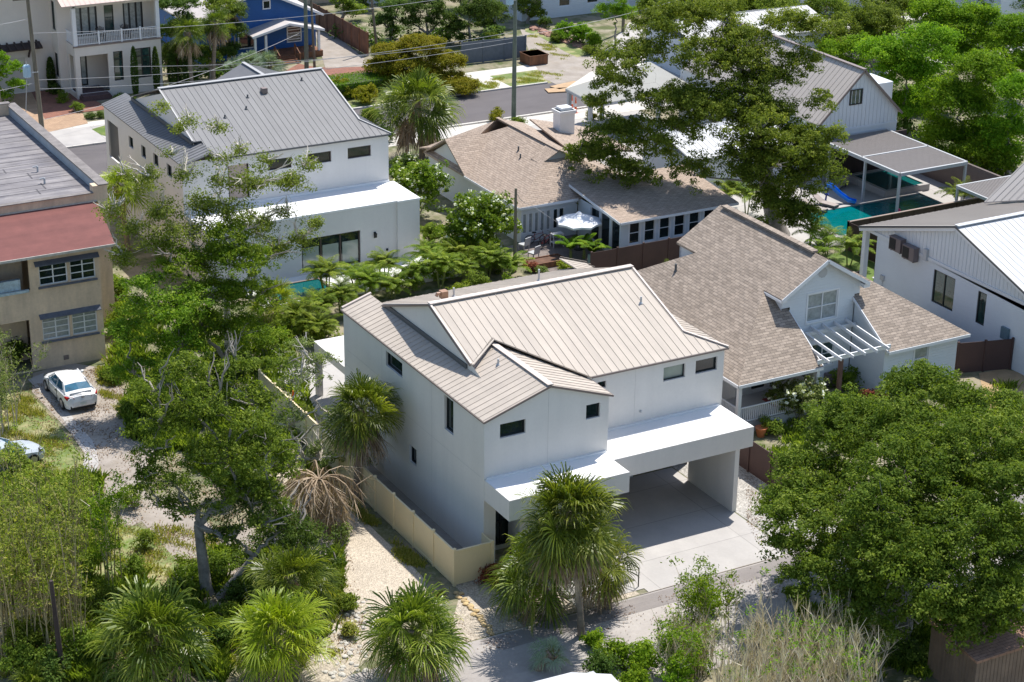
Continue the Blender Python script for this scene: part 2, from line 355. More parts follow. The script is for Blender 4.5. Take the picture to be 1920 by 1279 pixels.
def thing(name, label, cat, loc=(0, 0, 0), group=None):
    o = bpy.data.objects.new(name, None); COL.objects.link(o); o.location = loc; o.empty_display_size = .3
    o['label'] = label; o['category'] = cat
    if group: o['group'] = group
    ROOTLOC[o.name] = tuple(loc); return o
def solo(mb, name, mats, label, cat, loc=(0, 0, 0), group=None, smooth=False):
    o = mb.obj(name, mats, None, smooth, off=loc); o['label'] = label; o['category'] = cat
    if group: o['group'] = group
    return o
def copy_tree(o, parent=None):
    c = o.copy(); COL.objects.link(c); c.parent = parent
    for ch in list(o.children): copy_tree(ch, c)
    return c
def structure(mb, name, mats, smooth=False): return mb.obj(name, mats, None, smooth, kind='structure')
def sheet(name, pts, z, m):
    return structure(MB().face([(p[0], p[1], z) for p in pts]), name, m)

def wall(mb, o, u, L_, z0, z1, holes=(), depth=.13, flip=False, m=0):
    '''upright wall: start o=(x,y), unit direction u, length L_; outward normal is u rotated -90deg (flip: +90).
    holes = (u0,u1,z0,z1) cut through with reveals going inward'''
    u = Vector((u[0], u[1], 0)); n = Vector((u.y, -u.x, 0))*(-1 if flip else 1)
    us = sorted({0, L_, *[h[0] for h in holes], *[h[1] for h in holes]}); zs = sorted({z0, z1, *[h[2] for h in holes], *[h[3] for h in holes]})
    def P(a, z, d=0.): return Vector((o[0], o[1], 0))+u*a+Vector((0, 0, z))-n*d
    def F(pts, uv): 
        if flip: pts, uv = pts[::-1], uv[::-1]
        mb.face(pts, uv, m)
    for i in range(len(us)-1):
        for j in range(len(zs)-1):
            cu, cz = (us[i]+us[i+1])/2, (zs[j]+zs[j+1])/2
            if any(h[0] < cu < h[1] and h[2] < cz < h[3] for h in holes): continue
            a, b, c, d = us[i], us[i+1], zs[j], zs[j+1]
            F([P(a, c), P(b, c), P(b, d), P(a, d)], [(a, c), (b, c), (b, d), (a, d)])
    for a, b, c, d in holes:
        for q in (((a,c,0),(a,c,1),(b,c,1),(b,c,0)), ((a,d,1),(a,d,0),(b,d,0),(b,d,1)), ((a,c,1),(a,c,0),(a,d,0),(a,d,1)), ((b,c,0),(b,c,1),(b,d,1),(b,d,0))):
            F([P(x, z, k*depth) for x, z, k in q], [(x, z) for x, z, k in q])
def window(parent, o, u, a, b, c, d, depth=.13, flip=False, fw=.06, mull=(), trans=(), fm='frame', gm='glass', name='window', trim=None, proud=0.):
    'framed window filling hole a..b x c..d of a wall(); mull = fractions of vertical bars, trans = of horizontal ones'
    u = Vector((u[0], u[1], 0)); n = Vector((u.y, -u.x, 0))*(-1 if flip else 1)
    fr = MB(); gl = MB()
    def P(x, z, k): return Vector((o[0], o[1], 0))+u*x+Vector((0, 0, z))+n*k
    def B(mb, x0, x1, z0, z1, k0, k1):
        lo = [P(x0, z0, k1), P(x1, z0, k1), P(x1, z0, k0), P(x0, z0, k0)]; hi = [p+Vector((0, 0, z1-z0)) for p in lo]; mb.hexa(lo, hi)
    k0, k1 = -depth-.05+proud, -depth+.035+proud
    B(fr, a, a+fw, c, d, k0, k1); B(fr, b-fw, b, c, d, k0, k1); B(fr, a+fw, b-fw, c, c+fw, k0, k1); B(fr, a+fw, b-fw, d-fw, d, k0, k1)
    for t in mull: x = a+(b-a)*t; B(fr, x-fw*.5, x+fw*.5, c+fw, d-fw, k0, k1-.004)
    for t in trans: z = c+(d-c)*t; B(fr, a+fw, b-fw, z-fw*.4, z+fw*.4, k0, k1-.008)
    w = fr.obj(name, M[fm], parent)
    g0 = -depth-.02+proud
    gl.face([P(a+fw*.5, c+fw*.5, g0), P(b-fw*.5, c+fw*.5, g0), P(b-fw*.5, d-fw*.5, g0), P(a+fw*.5, d-fw*.5, g0)][::(-1 if flip else 1)])
    gl.obj('pane', M[gm], w)
    if trim:
        t = MB(); q = .09
        B(t, a-q, a, c-q, d+q, .001, .03); B(t, b, b+q, c-q, d+q, .001, .03); B(t, a, b, d, d+q, .001, .03); B(t, a-q*.3, b+q*.3, c-q, c, .003, .05)
        t.obj('trim', M[trim], w)
    return w
def roof(mb, poly, eave, rib=.41, rh=.024, t=.07, m=0, ribs=True, rm=None):
    '''sloping roof panel: poly = 3d points ccw from above, eave = horizontal unit direction along the eave;
    standing seams are real ribs running up the slope'''
    P = [Vector(p) for p in poly]; e = Vector((eave[0], eave[1], 0)).normalized()
    n = Vector((0, 0, 0))
    for k in range(1, len(P)-1): n += (P[k]-P[0]).cross(P[k+1]-P[0])
    n.normalize()
    if n.z < 0: P = P[::-1]; n = -n
    s = n.cross(e)
    if s.z < 0: s = -s
    if s.length < .1: s = Vector((-e.y, e.x, 0))
    s.normalize(); o = P[0]
    uv = [((p-o).dot(e)+e.dot(o), (p-o).dot(s)+7.) for p in P]
    mb.slab(P, t, m, uv)
    if not ribs: return
    us = [x[0] for x in uv]; x = math.ceil(min(us)/rib+.01)*rib
    while x < max(us)-.02:
        vs = []
        for i in range(len(uv)):
            a, b = uv[i], uv[(i+1) % len(uv)]
            if (a[0]-x)*(b[0]-x) < 0: vs.append(a[1]+(b[1]-a[1])*(x-a[0])/(b[0]-a[0]))
        vs.sort()
        for k in range(0, len(vs)-1, 2):
            if vs[k+1]-vs[k] > .15:
                p = o+e*(x-e.dot(o))+s*(vs[k]-7+.02)+n*(rh/2); q = o+e*(x-e.dot(o))+s*(vs[k+1]-7-.02)+n*(rh/2)
                mb.beam(p, q, .022, rh, m if rm is None else rm, up=n)
        x += rib
def battens(mb, o, u, L_, z0, zf, step=.3, m=0, flip=False, w=.045, d=.025):
    'thin vertical battens proud of a wall; zf(a) gives the top height'
    u = Vector((u[0], u[1], 0)); n = Vector((u.y, -u.x, 0))*(-1 if flip else 1); a = step
    while a < L_-.05:
        zt = zf(a)
        if zt-z0 > .2:
            c = Vector((o[0], o[1], 0))+u*a+n*(d/2+.002)
            mb.beam(c+Vector((0, 0, z0)), c+Vector((0, 0, zt)), d, w, m, up=u) if False else mb.hexa(
                [c-u*w/2+n*d/2+Vector((0,0,z0)), c+u*w/2+n*d/2+Vector((0,0,z0)), c+u*w/2-n*d/2+Vector((0,0,z0)), c-u*w/2-n*d/2+Vector((0,0,z0))],
                [c-u*w/2+n*d/2+Vector((0,0,zt)), c+u*w/2+n*d/2+Vector((0,0,zt)), c+u*w/2-n*d/2+Vector((0,0,zt)), c-u*w/2-n*d/2+Vector((0,0,zt))], m)
        a += step
X, Y_, NX, NY = (1, 0), (0, 1), (-1, 0), (0, -1)
# ---------------------------------------------------------------- ground, streets, yards
Z0 = 0.0
structure(MB().face([(-400, -200, 0), (500, -200, 0), (500, 700, 0), (-400, 700, 0)]), 'ground', M['dirt'])
def pxsheet(name, pts, z, m): return sheet(name, [at(*p) for p in pts], z, m)
sheet('street', [(-60, 63.6), (140, 63.6), (140, 71.3), (-60, 71.3)], .008, M['asphalt'])
k = MB()
for a, b in ((-60, 140),): k.box((a, 63.35, 0), (b, 63.6, .13)); k.box((a, 71.3, 0), (27.4, 71.5, .13)); k.box((27.4, 71.3, 0), (44.5, 71.5, .13)); k.box((52, 71.3, 0), (b, 71.5, .13))
structure(k, 'kerb', M['sidewalk'])
sheet('pavement', [(-60, 60.9), (140, 60.9), (140, 63.35), (-60, 63.35)], .02, M['sidewalk'])
k = MB(); k.face([(-60, 75.6, .02), (140, 75.6, .02), (140, 77.4, .02), (-60, 77.4, .02)])
structure(k, 'pavement', M['sidewalk'])
# verge strips by the street
sheet('verge', [(20, 71.5), (39.6, 71.5), (39.6, 75.6), (20, 75.6)], .014, M['drygrass'])
sheet('verge', [(41.2, 71.5), (46.6, 71.5), (47.2, 72.9), (46.6, 75.6), (41.2, 75.6)], .014, M['drygrass'])
sheet('path', [(39.6, 71.5), (41.2, 71.5), (41.2, 75.6), (39.6, 75.6)], .018, M['sidewalk'])
pxsheet('driveway', [(1062, 168), (1020, 148), (1000, 118), (985, 78), (975, 55), (1005, 62), (1060, 96), (1120, 112), (1200, 135), (1200, 190), (1120, 152)], .024, M['conc_old'])
pxsheet('driveway', [(1195, 165), (1130, 100), (1180, 42), (1280, 90), (1300, 150)], .028, M['conc'])
pxsheet('lawn', [(985, 45), (1020, 52), (1080, 84), (1120, 100), (1082, 108), (1060, 98), (1010, 68), (985, 60)], .030, M['drygrass'])
pxsheet('driveway', [(-20, 296), (262, 259), (262, 225), (-20, 262)], .026, M['conc'])
pxsheet('lawn', [(172, 243), (196, 236), (300, 232), (300, 262), (215, 260), (190, 254)], .032, M['lawn'])
pxsheet('brick_driveway', [(-20, 262), (75, 252), (165, 232), (120, 150), (40, 150), (-20, 175)], .034, M['tanpave'])
pxsheet('brick_driveway', [(84, 224), (150, 212), (205, 205), (150, 172), (110, 150), (55, 165)], .040, M['brickpave'])
pxsheet('brick_driveway', [(520, 142), (560, 120), (600, 128), (700, 112), (720, 165), (600, 185)], .026, M['brickpave'])
pxsheet('driveway', [(588, 55), (640, 75), (700, 125), (610, 128)], .030, M['conc_old'])
# lot of the main house
sheet('gravel_yard', [(-2.0, -5.55), (5.0, -5.55), (5.0, -.02), (-2.0, -.02)], .010, M['gravel'])
sheet('gravel_yard', [(-4.2, -5.55), (-2.0, -5.55), (-2.0, -1.6), (-3.3, -3.4)], .012, M['gravel'])
sheet('side_yard', [(-2.0, -.02), (0, -.02), (0, 26), (-2.0, 26)], .010, M['conc_old'])
sheet('gravel_yard', [(13.45, -5.5), (17.0, -5.5), (17.0, 16), (13.45, 16)], .010, M['gravel_g'])
dw = MB().box((5.45, -5.58, -.1), (13.35, 4.6, .03)); structure(dw, 'driveway', M['conc'])
st = MB().box((1.9, -5.2, -.1), (5.45, -4.45, .03)).box((1.9, -4.45, -.1), (5.1, -3.2, .2)); structure(st, 'entry_landing', M['conc'])
sheet('shell_lot', [(-6.6, -2.6), (-3.6, -2.2), (-2.9, .5), (-2.95, 12), (-4.2, 15), (-7.2, 13.5), (-6.7, 5)], .012, M['shell'])
sheet('alley', [(-60, -12.3), (60, -12.3), (60, -5.62), (-60, -5.62)], .006, M['alley'])
sheet('patch', [(-3.25, -5.75), (60, -5.66), (60, -6.95), (-2.7, -6.85)], .012, mat('alley_patch', (.25, .225, .21), .9, .1, .6, .003, 70, streak=(.2, 2, 1), sa=.15))
kk = MB().box((5.0, -5.62, -.05), (60, -5.58, .035)); structure(kk, 'kerb', M['conc_old'])
sheet('backyard_deck', [(0, 15.5), (13.5, 15.5), (13.5, 26), (0, 26)], .03, M['conc'])
# left lot
pxsheet('parking_slab', [(62, 700), (60, 735), (130, 810), (165, 860), (240, 990), (300, 960), (262, 905), (290, 860), (300, 800), (240, 740), (190, 690), (130, 680)], .010, M['conc_old'])
pxsheet('parking_strip', [(52, 712), (100, 760), (160, 850), (150, 900), (172, 905), (185, 870), (178, 832), (130, 775), (82, 700)], .016, M['conc'])
pxsheet('dry_lawn', [(0, 720), (55, 735), (120, 810), (160, 870), (120, 900), (0, 880)], .008, M['drygrass'])
pxsheet('dry_lawn', [(150, 1010), (250, 985), (330, 1010), (400, 1090), (230, 1110), (150, 1090)], .008, M['drygrass'])
pxsheet('sandy_track', [(250, 960), (310, 930), (420, 1000), (560, 960), (640, 1060), (480, 1075), (400, 1080), (330, 1050)], .014, M['conc_old'])
# yards to the right and behind
sheet('brick_patio', [(21.8, 30.8), (26.9, 30.8), (26.9, 37.4), (21.8, 37.4)], .012, M['deckpave'])
sheet('pool_deck', [(36.2, 27.6), (57, 27.6), (57, 39.6), (36.2, 39.6)], .02, M['conc'])
sheet('lawn', [(36.2, 20.5), (60, 20.5), (60, 26.4), (36.2, 26.4)], .010, M['lawn'])
sheet('patio', [(37.4, 17.4), (46, 17.4), (46, 21), (37.4, 21)], .03, M['conc'])
pxsheet('sandy_path', [(1835, 700), (1880, 692), (1920, 700), (1930, 830), (1850, 800), (1846, 745)], .012, M['sandy'])
pxsheet('gravel_track', [(600, 1180), (640, 1120), (690, 1150), (700, 1230), (640, 1279), (560, 1279)], .014, M['gravel'])
sheet('parking_court', [(32, 44), (47, 44), (47, 60.9), (32, 60.9)], .012, M['conc'])

# ---------------------------------------------------------------- small house helpers
def gable_tri(mb, pts): mb.face(pts)
def vent_pipe(parent, p, h=.25, r=.05, m='greypaint'):
    MB().tube([p, (p[0], p[1], p[2]+h)], r, 8).lathe((p[0], p[1], p[2]-.02), [(.12, 0), (.1, .04), (r, .1)], 8).obj('vent_pipe', M[m], parent)
def wall_lamp(parent, x, y, z):
    MB().box((x-.07, y-.05, z-.2), (x+.07, y, z+.2)).box((x-.09, y-.16, z-.15), (x+.09, y-.05, z+.12)).obj('wall_lamp', M['black'], parent)

# ================================================================ MAIN HOUSE
H = thing('white_house', 'white two storey stucco house with beige metal roof and wide carport', 'house', (7, 8, 0))
D = .15
# --- west wall (x=0), y 0..15.1
w = MB()
holesW = [(8.33, 10.16, 6.2, 6.98), (3.0, 3.9, 5.38, 7.1), (6.85, 7.6, 2.1, 3.0)]
wall(w, (0, 0), (0, 1), 15.1, 0, 7.36, holesW, D, flip=True)
# --- front wall of the bedroom wing (y=0) above the canopy and pier below
holesF = [(.8, 2.12, 6.32, 7.02), (5.31, 6.06, 6.3, 7.02)]
wall(w, (0, 0), (1, 0), 6.52, 3.2, 7.36, holesF, D)
w.face([(0, 0, 7.36), (6.52, 0, 7.36), (6.52, 0, 7.37), (3.3, 0, 8.4)])
wall(w, (0, 0), (1, 0), .62, 0, 3.2)
w.face([(.62, 0, 0), (.62, 1.1, 0), (.62, 1.1, 3.2), (.62, 0, 3.2)])
wall(w, (6.52, 0), (0, 1), 1.95, 4.3, 7.36)
# ground floor entrance wall behind the palm
wall(w, (.62, 1.1), (1, 0), 5.0, 0, 3.3, [(.35, 1.5, .2, 2.9)], .1)
w.face([(5.62, 1.1, 0), (5.62, 4.6, 0), (5.62, 4.6, 3.3), (5.62, 1.1, 3.3)])
w.face([(1.9, 0, 0), (2.4, 0, 0), (2.4, 0, 3.2), (1.9, 0, 3.2)]); w.face([(2.4, 0, 0), (2.4, 1.1, 0), (2.4, 1.1, 3.2), (2.4, 0, 3.2)]); w.face([(1.9, 1.1, 0), (1.9, 0, 0), (1.9, 0, 3.2), (1.9, 1.1, 3.2)])
# --- main front wall y=1.95
holesM = [(7.1-6.52, 7.57-6.52, 6.7, 7.05), (10.8-6.52, 12.05-6.52, 6.34, 7.06), (12.65-6.52, 13.91-6.52, 6.36, 7.06)]
wall(w, (6.52, 1.95), (1, 0), 7.78, 4.2, 7.44, holesM, D)
# east wall, back wall
wall(w, (14.3, 1.95), (0, 1), 13.3, 3.3, 7.4)
wall(w, (14.3, 15.1), (-1, 0), 14.3, 0, 7.36)
w.face([(14.3, 4.6, 0), (14.3, 15.1, 0), (14.3, 15.1, 3.3), (14.3, 4.6, 3.3)])
# garage wall with its door opening, y=4.6
wall(w, (5.62, 4.6), (1, 0), 5.4, 0, 3.3, [(.35, 5.1, .03, 2.45)], .25)
# upper gable walls facing west and east
def zS(y): return 7.5+.357*(y-1.8)
def zN(y): return 9.8-.357*(y-8.25)
w.face([(1.52, 13.3, 7.8), (1.52, 3.2, 7.8), (1.52, 3.2, zS(3.2)-.08), (1.52, 8.25, 9.7), (1.52, 13.3, zN(13.3)-.08)])
w.face([(12.75, 3.2, 7.7), (12.75, 15, 7.0), (12.75, 13.3, zN(13.3)-.08), (12.75, 8.25, 9.7), (12.75, 3.2, zS(3.2)-.08)])
w.obj('wall', M['stucco'], H)
for a, b, c, d in holesW: window(H, (0, 0), (0, 1), a, b, c, d, D, True, fw=.05)
for a, b, c, d in holesF: window(H, (0, 0), (1, 0), a, b, c, d, D, fw=.05)
for i, (a, b, c, d) in enumerate(holesM): window(H, (6.52, 1.95), (1, 0), a, b, c, d, D, fw=.05, gm='blind' if i == 1 else 'glass')
window(H, (.62, 1.1), (1, 0), .35, 1.5, .2, 2.9, .1, mull=(.5,), trans=(.45,), fw=.05, name='front_door')
g = MB()
for i in range(4): g.box((5.99, 4.86, .04+i*.6), (10.7, 4.9, .6+i*.6))
g.obj('garage_door', mat('bronze_garage_door', (.2, .16, .14), .5, .05), H)
cj = MB()
for x_, z_ in ((3.3, 8.3),): cj.box((x_-.012, -.006, 4.45), (x_+.012, -.001, z_-.1))
for z_, a_, b_ in ((4.42, 0.3, 15.0), (5.3, 9.5, 15.0)): cj.box((-.006, a_, z_), (-.001, b_, z_+.025))
for y_ in (5.2, 10.6): cj.box((-.006, y_, 0), (-.001, y_+.025, 7.2))
for x_ in (9.2,): cj.box((x_, 1.944, 4.6), (x_+.02, 1.949, 7.3))
cj.obj('control_joint', mat('wall_joint', (.6, .58, .55), .9, .02), H)  # control joints drawn as thin lines a little darker than the stucco
# --- roof, seams in panels
rf = MB(); e = .08
# west low slope (from x=-.08 to x=1.5) rear part and the bedroom gable in front
sw = .323
def zW(x): return 7.4+sw*x
roof(rf, [(-e, 4.3, zW(-e)), (1.55, 4.3, zW(1.55)), ][:2]+[(1.55, 13.2, zW(1.55)), (1.55, 15.2, zW(1.55)), (-e, 15.2, zW(-e))], (0, 1))
roof(rf, [(-e, -.12, zW(-e)), (3.32, -.12, zW(3.32)), (3.32, 5.7, zW(3.32)), (1.55, 4.3, zW(1.55)), (-e, 4.3, zW(-e))], (0, 1))
def zE2(x): return zW(3.32)-.345*(x-3.32)
roof(rf, [(3.32, -.12, zW(3.32)), (6.66, -.12, zE2(6.66)), (6.66, 1.9, zE2(6.66)), (3.32, 5.7, zW(3.32))], (0, 1))
# main south slope
roof(rf, [(1.42, 4.0, zS(4.0)), (3.32, 5.3, zS(5.3)), (6.62, 1.8, zS(1.8)), (14.42, 1.8, zS(1.8)), (12.83, 3.35, zS(3.35)), (12.83, 8.25, zS(8.25)), (1.42, 8.25, zS(8.25))], (1, 0))
rf.slab([(1.42, 4.0, zS(4.0)), (1.6, 4.0, zS(4.0)), (3.4, 5.3, zS(5.3)), (3.32, 5.42, zS(5.42))], .06)
# north slope, seams too
roof(rf, [(1.42, 8.25, 9.805), (12.83, 8.25, 9.805), (12.83, 15.2, zN(15.2)), (1.42, 15.2, zN(15.2))], (1, 0))
roof(rf, [(14.42, 1.8, 7.5), (14.42, 15.2, 7.4), (12.7, 15.2, 8.0), (12.7, 3.45, 8.05)], (0, 1))
rfo = rf.obj('roof', M['tanroof'], H)
cap = MB()
cap.beam((1.4, 8.25, 9.86), (12.85, 8.25, 9.86), .32, .05)
cap.beam((3.32, -.13, zW(3.32)+.045), (3.32, 5.5, zW(3.32)+.045), .3, .04)
cap.beam((1.62, 4.25, 7.98), (3.3, 5.55, 8.58), .22, .03)
cap.beam((1.44, 4.0, zS(4.0)+.05), (1.44, 8.25, 9.85), .1, .06); cap.beam((12.8, 3.35, zS(3.35)+.05), (12.8, 8.25, 9.85), .1, .06)
cap.beam((12.8, 3.35, zS(3.35)+.05), (14.42, 1.8, 7.55), .12, .05)
cap.beam((-.02, 15.2, zW(0)+.05), (1.6, 15.2, zW(1.6)+.05), .14, .06); cap.beam((1.44, 8.25, 9.82), (1.44, 13.4, zN(13.4)+.05), .1, .06)
cap.obj('ridge_cap', mat('light_beige_cap', (.58, .5, .445), .6, .02), rfo)
fa = MB()
fa.beam((-.1, -.14, zW(-.1)-.04), (3.32, -.14, zW(3.32)-.04), .03, .1); fa.beam((3.32, -.14, zW(3.32)-.04), (6.68, -.14, zE2(6.68)-.04), .03, .1)
fa.beam((6.66, 1.76, zS(1.8)-.05), (14.42, 1.76, zS(1.8)-.05), .03, .08); fa.beam((-.1, -.14, zW(-.1)-.05), (-.1, 15.2, zW(-.1)-.05), .03, .07)
fa.beam((1.38, 4.0, zS(4)-.04), (1.38, 8.25, 9.76), .03, .1); fa.beam((1.38, 8.25, 9.76), (1.38, 13.4, zN(13.4)-.04), .03, .1); fa.beam((6.68, -.14, zE2(6.68)-.04), (6.68, 1.9, zE2(6.68)-.04), .03, .09)
fa.obj('drip_edge', M['browntrim'], rfo)
fl = MB(); fl.beam((1.47, 4.5, 7.99), (1.47, 13.1, 7.99), .08, .22); fl.obj('flashing', M['darktrim'], rfo)
for p, h in (((3.6, 9.9, 9.25), .45), ((8.4, 9.9, 9.25), .6), ((11.8, 5.7, zS(5.7)), .35), ((2.6, 3.5, zW(2.6)), .3)): vent_pipe(rfo, p, h)
MB().box((2.9, 9.8, 9.25), (3.25, 10.15, 9.62)).tube([(2.9, 9.97, 9.5), (2.72, 9.97, 9.52), (2.68, 9.97, 9.4)], .09, 8).obj('roof_vent', mat('copper_vent', (.35, .2, .12), .5, .1), rfo)
# --- canopies
c = MB()
c.box((6.3, -.93, 3.38), (14.22, 4.7, 4.42)); c.box((.02, -2.34, 3.4), (6.3, .0, 4.42)); c.box((.02, .02, 3.41), (6.28, 4.68, 4.3))
c.obj('canopy', M['stucco'], H)
c = MB(); c.face([(6.2, -.9, 4.428), (14.19, -.9, 4.428), (14.19, 1.94, 4.428), (6.53, 1.94, 4.428), (6.53, -.01, 4.428), (6.2, -.01, 4.428)]); c.face([(.05, -2.31, 4.426), (6.27, -2.31, 4.426), (6.27, -.9, 4.426), (6.27, -.01, 4.426), (.05, -.01, 4.426)])
co = c.obj('canopy_roof', M['membrane'], H)
c = MB(); c.beam((6.6, -.55, 4.43), (12.9, -.55, 4.43), .06, .03); c.beam((6.55, 1.9, 4.47), (14.1, 1.9, 4.47), .12, .09); c.beam((.1, -.05, 4.47), (6.4, -.05, 4.47), .12, .09); c.obj('flashing', M['membrane'], co)
# carport side wall
MB().box((13.25, -.88, 0), (13.5, 3.0, 3.39)).obj('carport_wall', M['stucco'], H)
MB().box((13.62, -.5, 3.05), (13.8, .1, 3.37)).obj('downspout_box', M['stucco'], H)
for z in (2.9, 3.15): wall_lamp(H, 10.9, 1.95, z) if False else None
MB().lathe((9.55, 1.9, 5.0), [(.05, 0), (.06, .08), (.03, .12)], 8).obj('wall_cap', M['greypaint'], H)
# lanai roof at the rear
l = MB().box((.95, 15.4, 2.75), (6, 21.2, 3.2)); l.box((.97, 20.9, 0), (1.3, 21.2, 2.75)); l.box((.97, 15.4, 0), (1.3, 15.8, 2.75)); l.box((4, 15.4, 0), (6, 21, 2.75)); l.obj('lanai', M['stucco'], H)
# hand rail at the entry
h = MB(); h.tube([(5.3, -4.95, .03), (5.3, -4.95, .98), (4.9, -3.9, 1.15), (4.9, -3.9, .2)], .03, 6); h.tube([(5.3, -4.95, .55), (4.9, -3.9, .7)], .02, 6)
solo(h, 'hand_rail', M['black'], 'black metal hand rail at the entry steps beside the driveway', 'hand rail', (5.3, -4.9, 0))

# --- cream vinyl fence around the side yard
F_ = thing('vinyl_fence', 'cream vinyl panel fence beside the shell lot and the white house', 'fence', (-2, 5, 0))
ys = [-1.0]
while ys[-1] < 20: ys.append(ys[-1]+2.07)
for a, b in zip(ys[:-1], ys[1:]):
    p = MB().box((-2.03, a+.07, .06), (-1.98, b-.07, 1.78)).box((-2.05, a+.07, 1.7), (-1.96, b-.07, 1.8)).box((-2.05, a+.07, .04), (-1.96, b-.07, .16)); p.obj('panel', M['cream'], F_)
for y in ys: MB().box((-2.08, y-.065, 0), (-1.95, y+.065, 1.86)).lathe((-2.015, y, 1.86), [(.1, 0), (.1, .03), (.01, .09)], 4).obj('post', M['cream'], F_)
MB().box((-1.94, -1.03, .06), (-.16, -.98, 1.78)).box((-1.94, -1.05, 1.7), (-.16, -.96, 1.8)).obj('panel', M['cream'], F_)
MB().box((-.16, -1.07, 0), (-.03, -.94, 1.86)).obj('post', M['cream'], F_)
MB().box((-.12, -.94, .06), (-.07, -.02, 1.78)).obj('panel', M['cream'], F_)

# --- dark brown fence along the east side
def board_fence(name, label, pts, h, m='brownfence', cap=None, step=1.9, groove=True):
    t = thing(name, label, 'fence', (pts[0][0], pts[0][1], 0)); 
    for a, b in zip(pts[:-1], pts[1:]):
        a, b = Vector((*a, 0)), Vector((*b, 0)); L_ = (b-a).length; n = max(1, round(L_/step)); d = (b-a)/n; u = (b-a).normalized(); s = Vector((-u.y, u.x, 0))
        for i in range(n):
            p, q = a+d*i, a+d*(i+1); mb = MB(); mb.beam(p+Vector((0, 0, h/2)), q+Vector((0, 0, h/2)), .03, h-.06)
            k = .16
            while k < d.length-.1:
                c_ = p+u*k; mb.beam(c_+Vector((0, 0, .05)), c_+Vector((0, 0, h-.05)), .012, .055, up=u); k += .16
            mb.obj('panel', M[m], t)
            MB().box((p.x-.06, p.y-.06, 0), (p.x+.06, p.y+.06, h+.05)).obj('post', M[m], t)
        MB().box((b.x-.06, b.y-.06, 0), (b.x+.06, b.y+.06, h+.05)).obj('post', M[m], t)
        if cap: MB().beam(a+Vector((0, 0, h+.03)), b+Vector((0, 0, h+.03)), .16, .05).obj('cap', M[cap], t)
    return t
board_fence('brown_fence', 'dark brown board fence running back beside the carport and grey gravel', [(16.55, -1.2), (16.55, 17)], 1.85)
board_fence('brown_fence', 'dark brown fence between the beige metal roof and the pale sunroom', [(23.5, 29.4), (37, 29.4)], 1.9, cap=None)
board_fence('brown_fence', 'dark brown fence with pale cap between the swimming pool and the right hand house', [(41.5, 26.6), (60, 26.6)], 1.95, cap='brownlight')
board_fence('black_fence', 'tall dark fence end beside the lawn left of the white house porch', [(41.5, 26.6), (41.7, 22.6)], 2.0)
board_fence('brown_gate', 'dark brown double gate between the two right hand houses', [(34.3, 7.3), (37.5, 6.4)], 1.9, step=1.6)
board_fence('brown_fence', 'short dark brown fence under the pergola patio near the hip roof corner', [(33.9, 7.4), (35.2, 14)], 1.6)

# ================================================================ HOUSE BEHIND (grey roof)
H = thing('white_house', 'white stucco house with grey standing seam roof and flat white rear annex, upper left', 'house', (8, 48, 0))
w = MB(); yb = 41.6; yx = 37.9; b0 = .25
holes = [(6.9-1.2, 8.5-1.2, 6.15, 6.85), (9.6-1.2, 11.25-1.2, 6.15, 6.87), (12.4-1.2, 14.05-1.2, 6.15, 6.88)]
wall(w, (1.2, yb), (1, 0), 14.1, 3.6, 7.45, [(3.0, 4.4, 4.6, 6.85)]+holes, .13)
holesW = [(41.6+i, 42.1+i, 4.9, 5.7) for i in (1.3,)]
hw = [(50.8, 51.65, 5.8, 6.55), (48.35, 49.2, 5.8, 6.6), (45.95, 46.9, 5.9, 6.7), (43.5, 44.4, 5.9, 6.7)]
wall(w, (1.2, yb), (0, 1), 15.0, 0, 7.36, [(a-yb, b-yb, c, d) for a, b, c, d in hw]+[(12.2, 14.4, 3.9, 6.5)], .13, flip=True)
wall(w, (15.3, yb), (0, 1), 15.0, 0, 7.4); wall(w, (15.3, yb+15.0), (-1, 0), 14.1, 0, 7.36)
# annex
hs = [(7.45-1.2, 11.5-1.2, .42, 2.62)]
wall(w, (1.2, yx), (1, 0), 14.3, b0, 4.08, hs, .15)
w.box((14.05, yx-.16, b0), (15.62, yx+.3, 4.1)); wall(w, (15.62, yx), (0, 1), yb-yx, b0, 4.1); wall(w, (1.2, yx), (0, 1), yb-yx, b0, 4.08, flip=True)
w.face([(2.75, 53, 7.8), (2.75, 43.5, 7.8), (2.75, 43.5, 7.95), (2.75, 49.3, 9.75), (2.75, 54.5, 8.1)])
w.face([(14, 44, 7.6), (14, 54, 7.6), (14, 49.3, 9.75), (14, 44, 7.95)])
w.obj('wall', M['stucco2'], H)
for a, b, c, d in holes: window(H, (1.2, yb), (1, 0), a, b, c, d, .13, fw=.06, fm='frame_br')
MB().box((4.3, yb+.13, 4.6), (5.5, yb+.17, 6.85)).obj('recess_door', mat('tan_door', (.4, .32, .27), .7, .1), H)
for a, b, c, d in hw: window(H, (1.2, yb), (0, 1), a-yb, b-yb, c, d, .13, True, fw=.06)
MB().box((1.35, yb+13.0, .2), (1.4, yb+14.5, 6.2)).obj('porch_back', M['greypaint'], H) if False else None
for a, b, c, d in hs:
    window(H, (1.2, yx), (1, 0), a, b, c, d, .15, fw=.08, mull=(.335, .667), fm='frame_br', name='sliding_door')
sh = MB()
for i in range(3): x0 = 7.45+.12+i*1.36; sh.face([(x0, yx+.155, .56), (x0+1.1, yx+.155, .56), (x0+1.1, yx+.155, 1.98), (x0, yx+.155, 1.98)])
sh.obj('roller_blind', M['blind'], H)
wall_lamp(H, 12.5, yx, 2.15); wall_lamp(H, 9, yb, 8) if False else None
MB().lathe((13.35, yx-.04, .95), [(.05, 0), (.09, .06), (.05, .14)], 8).obj('hose_tap', M['black'], H)
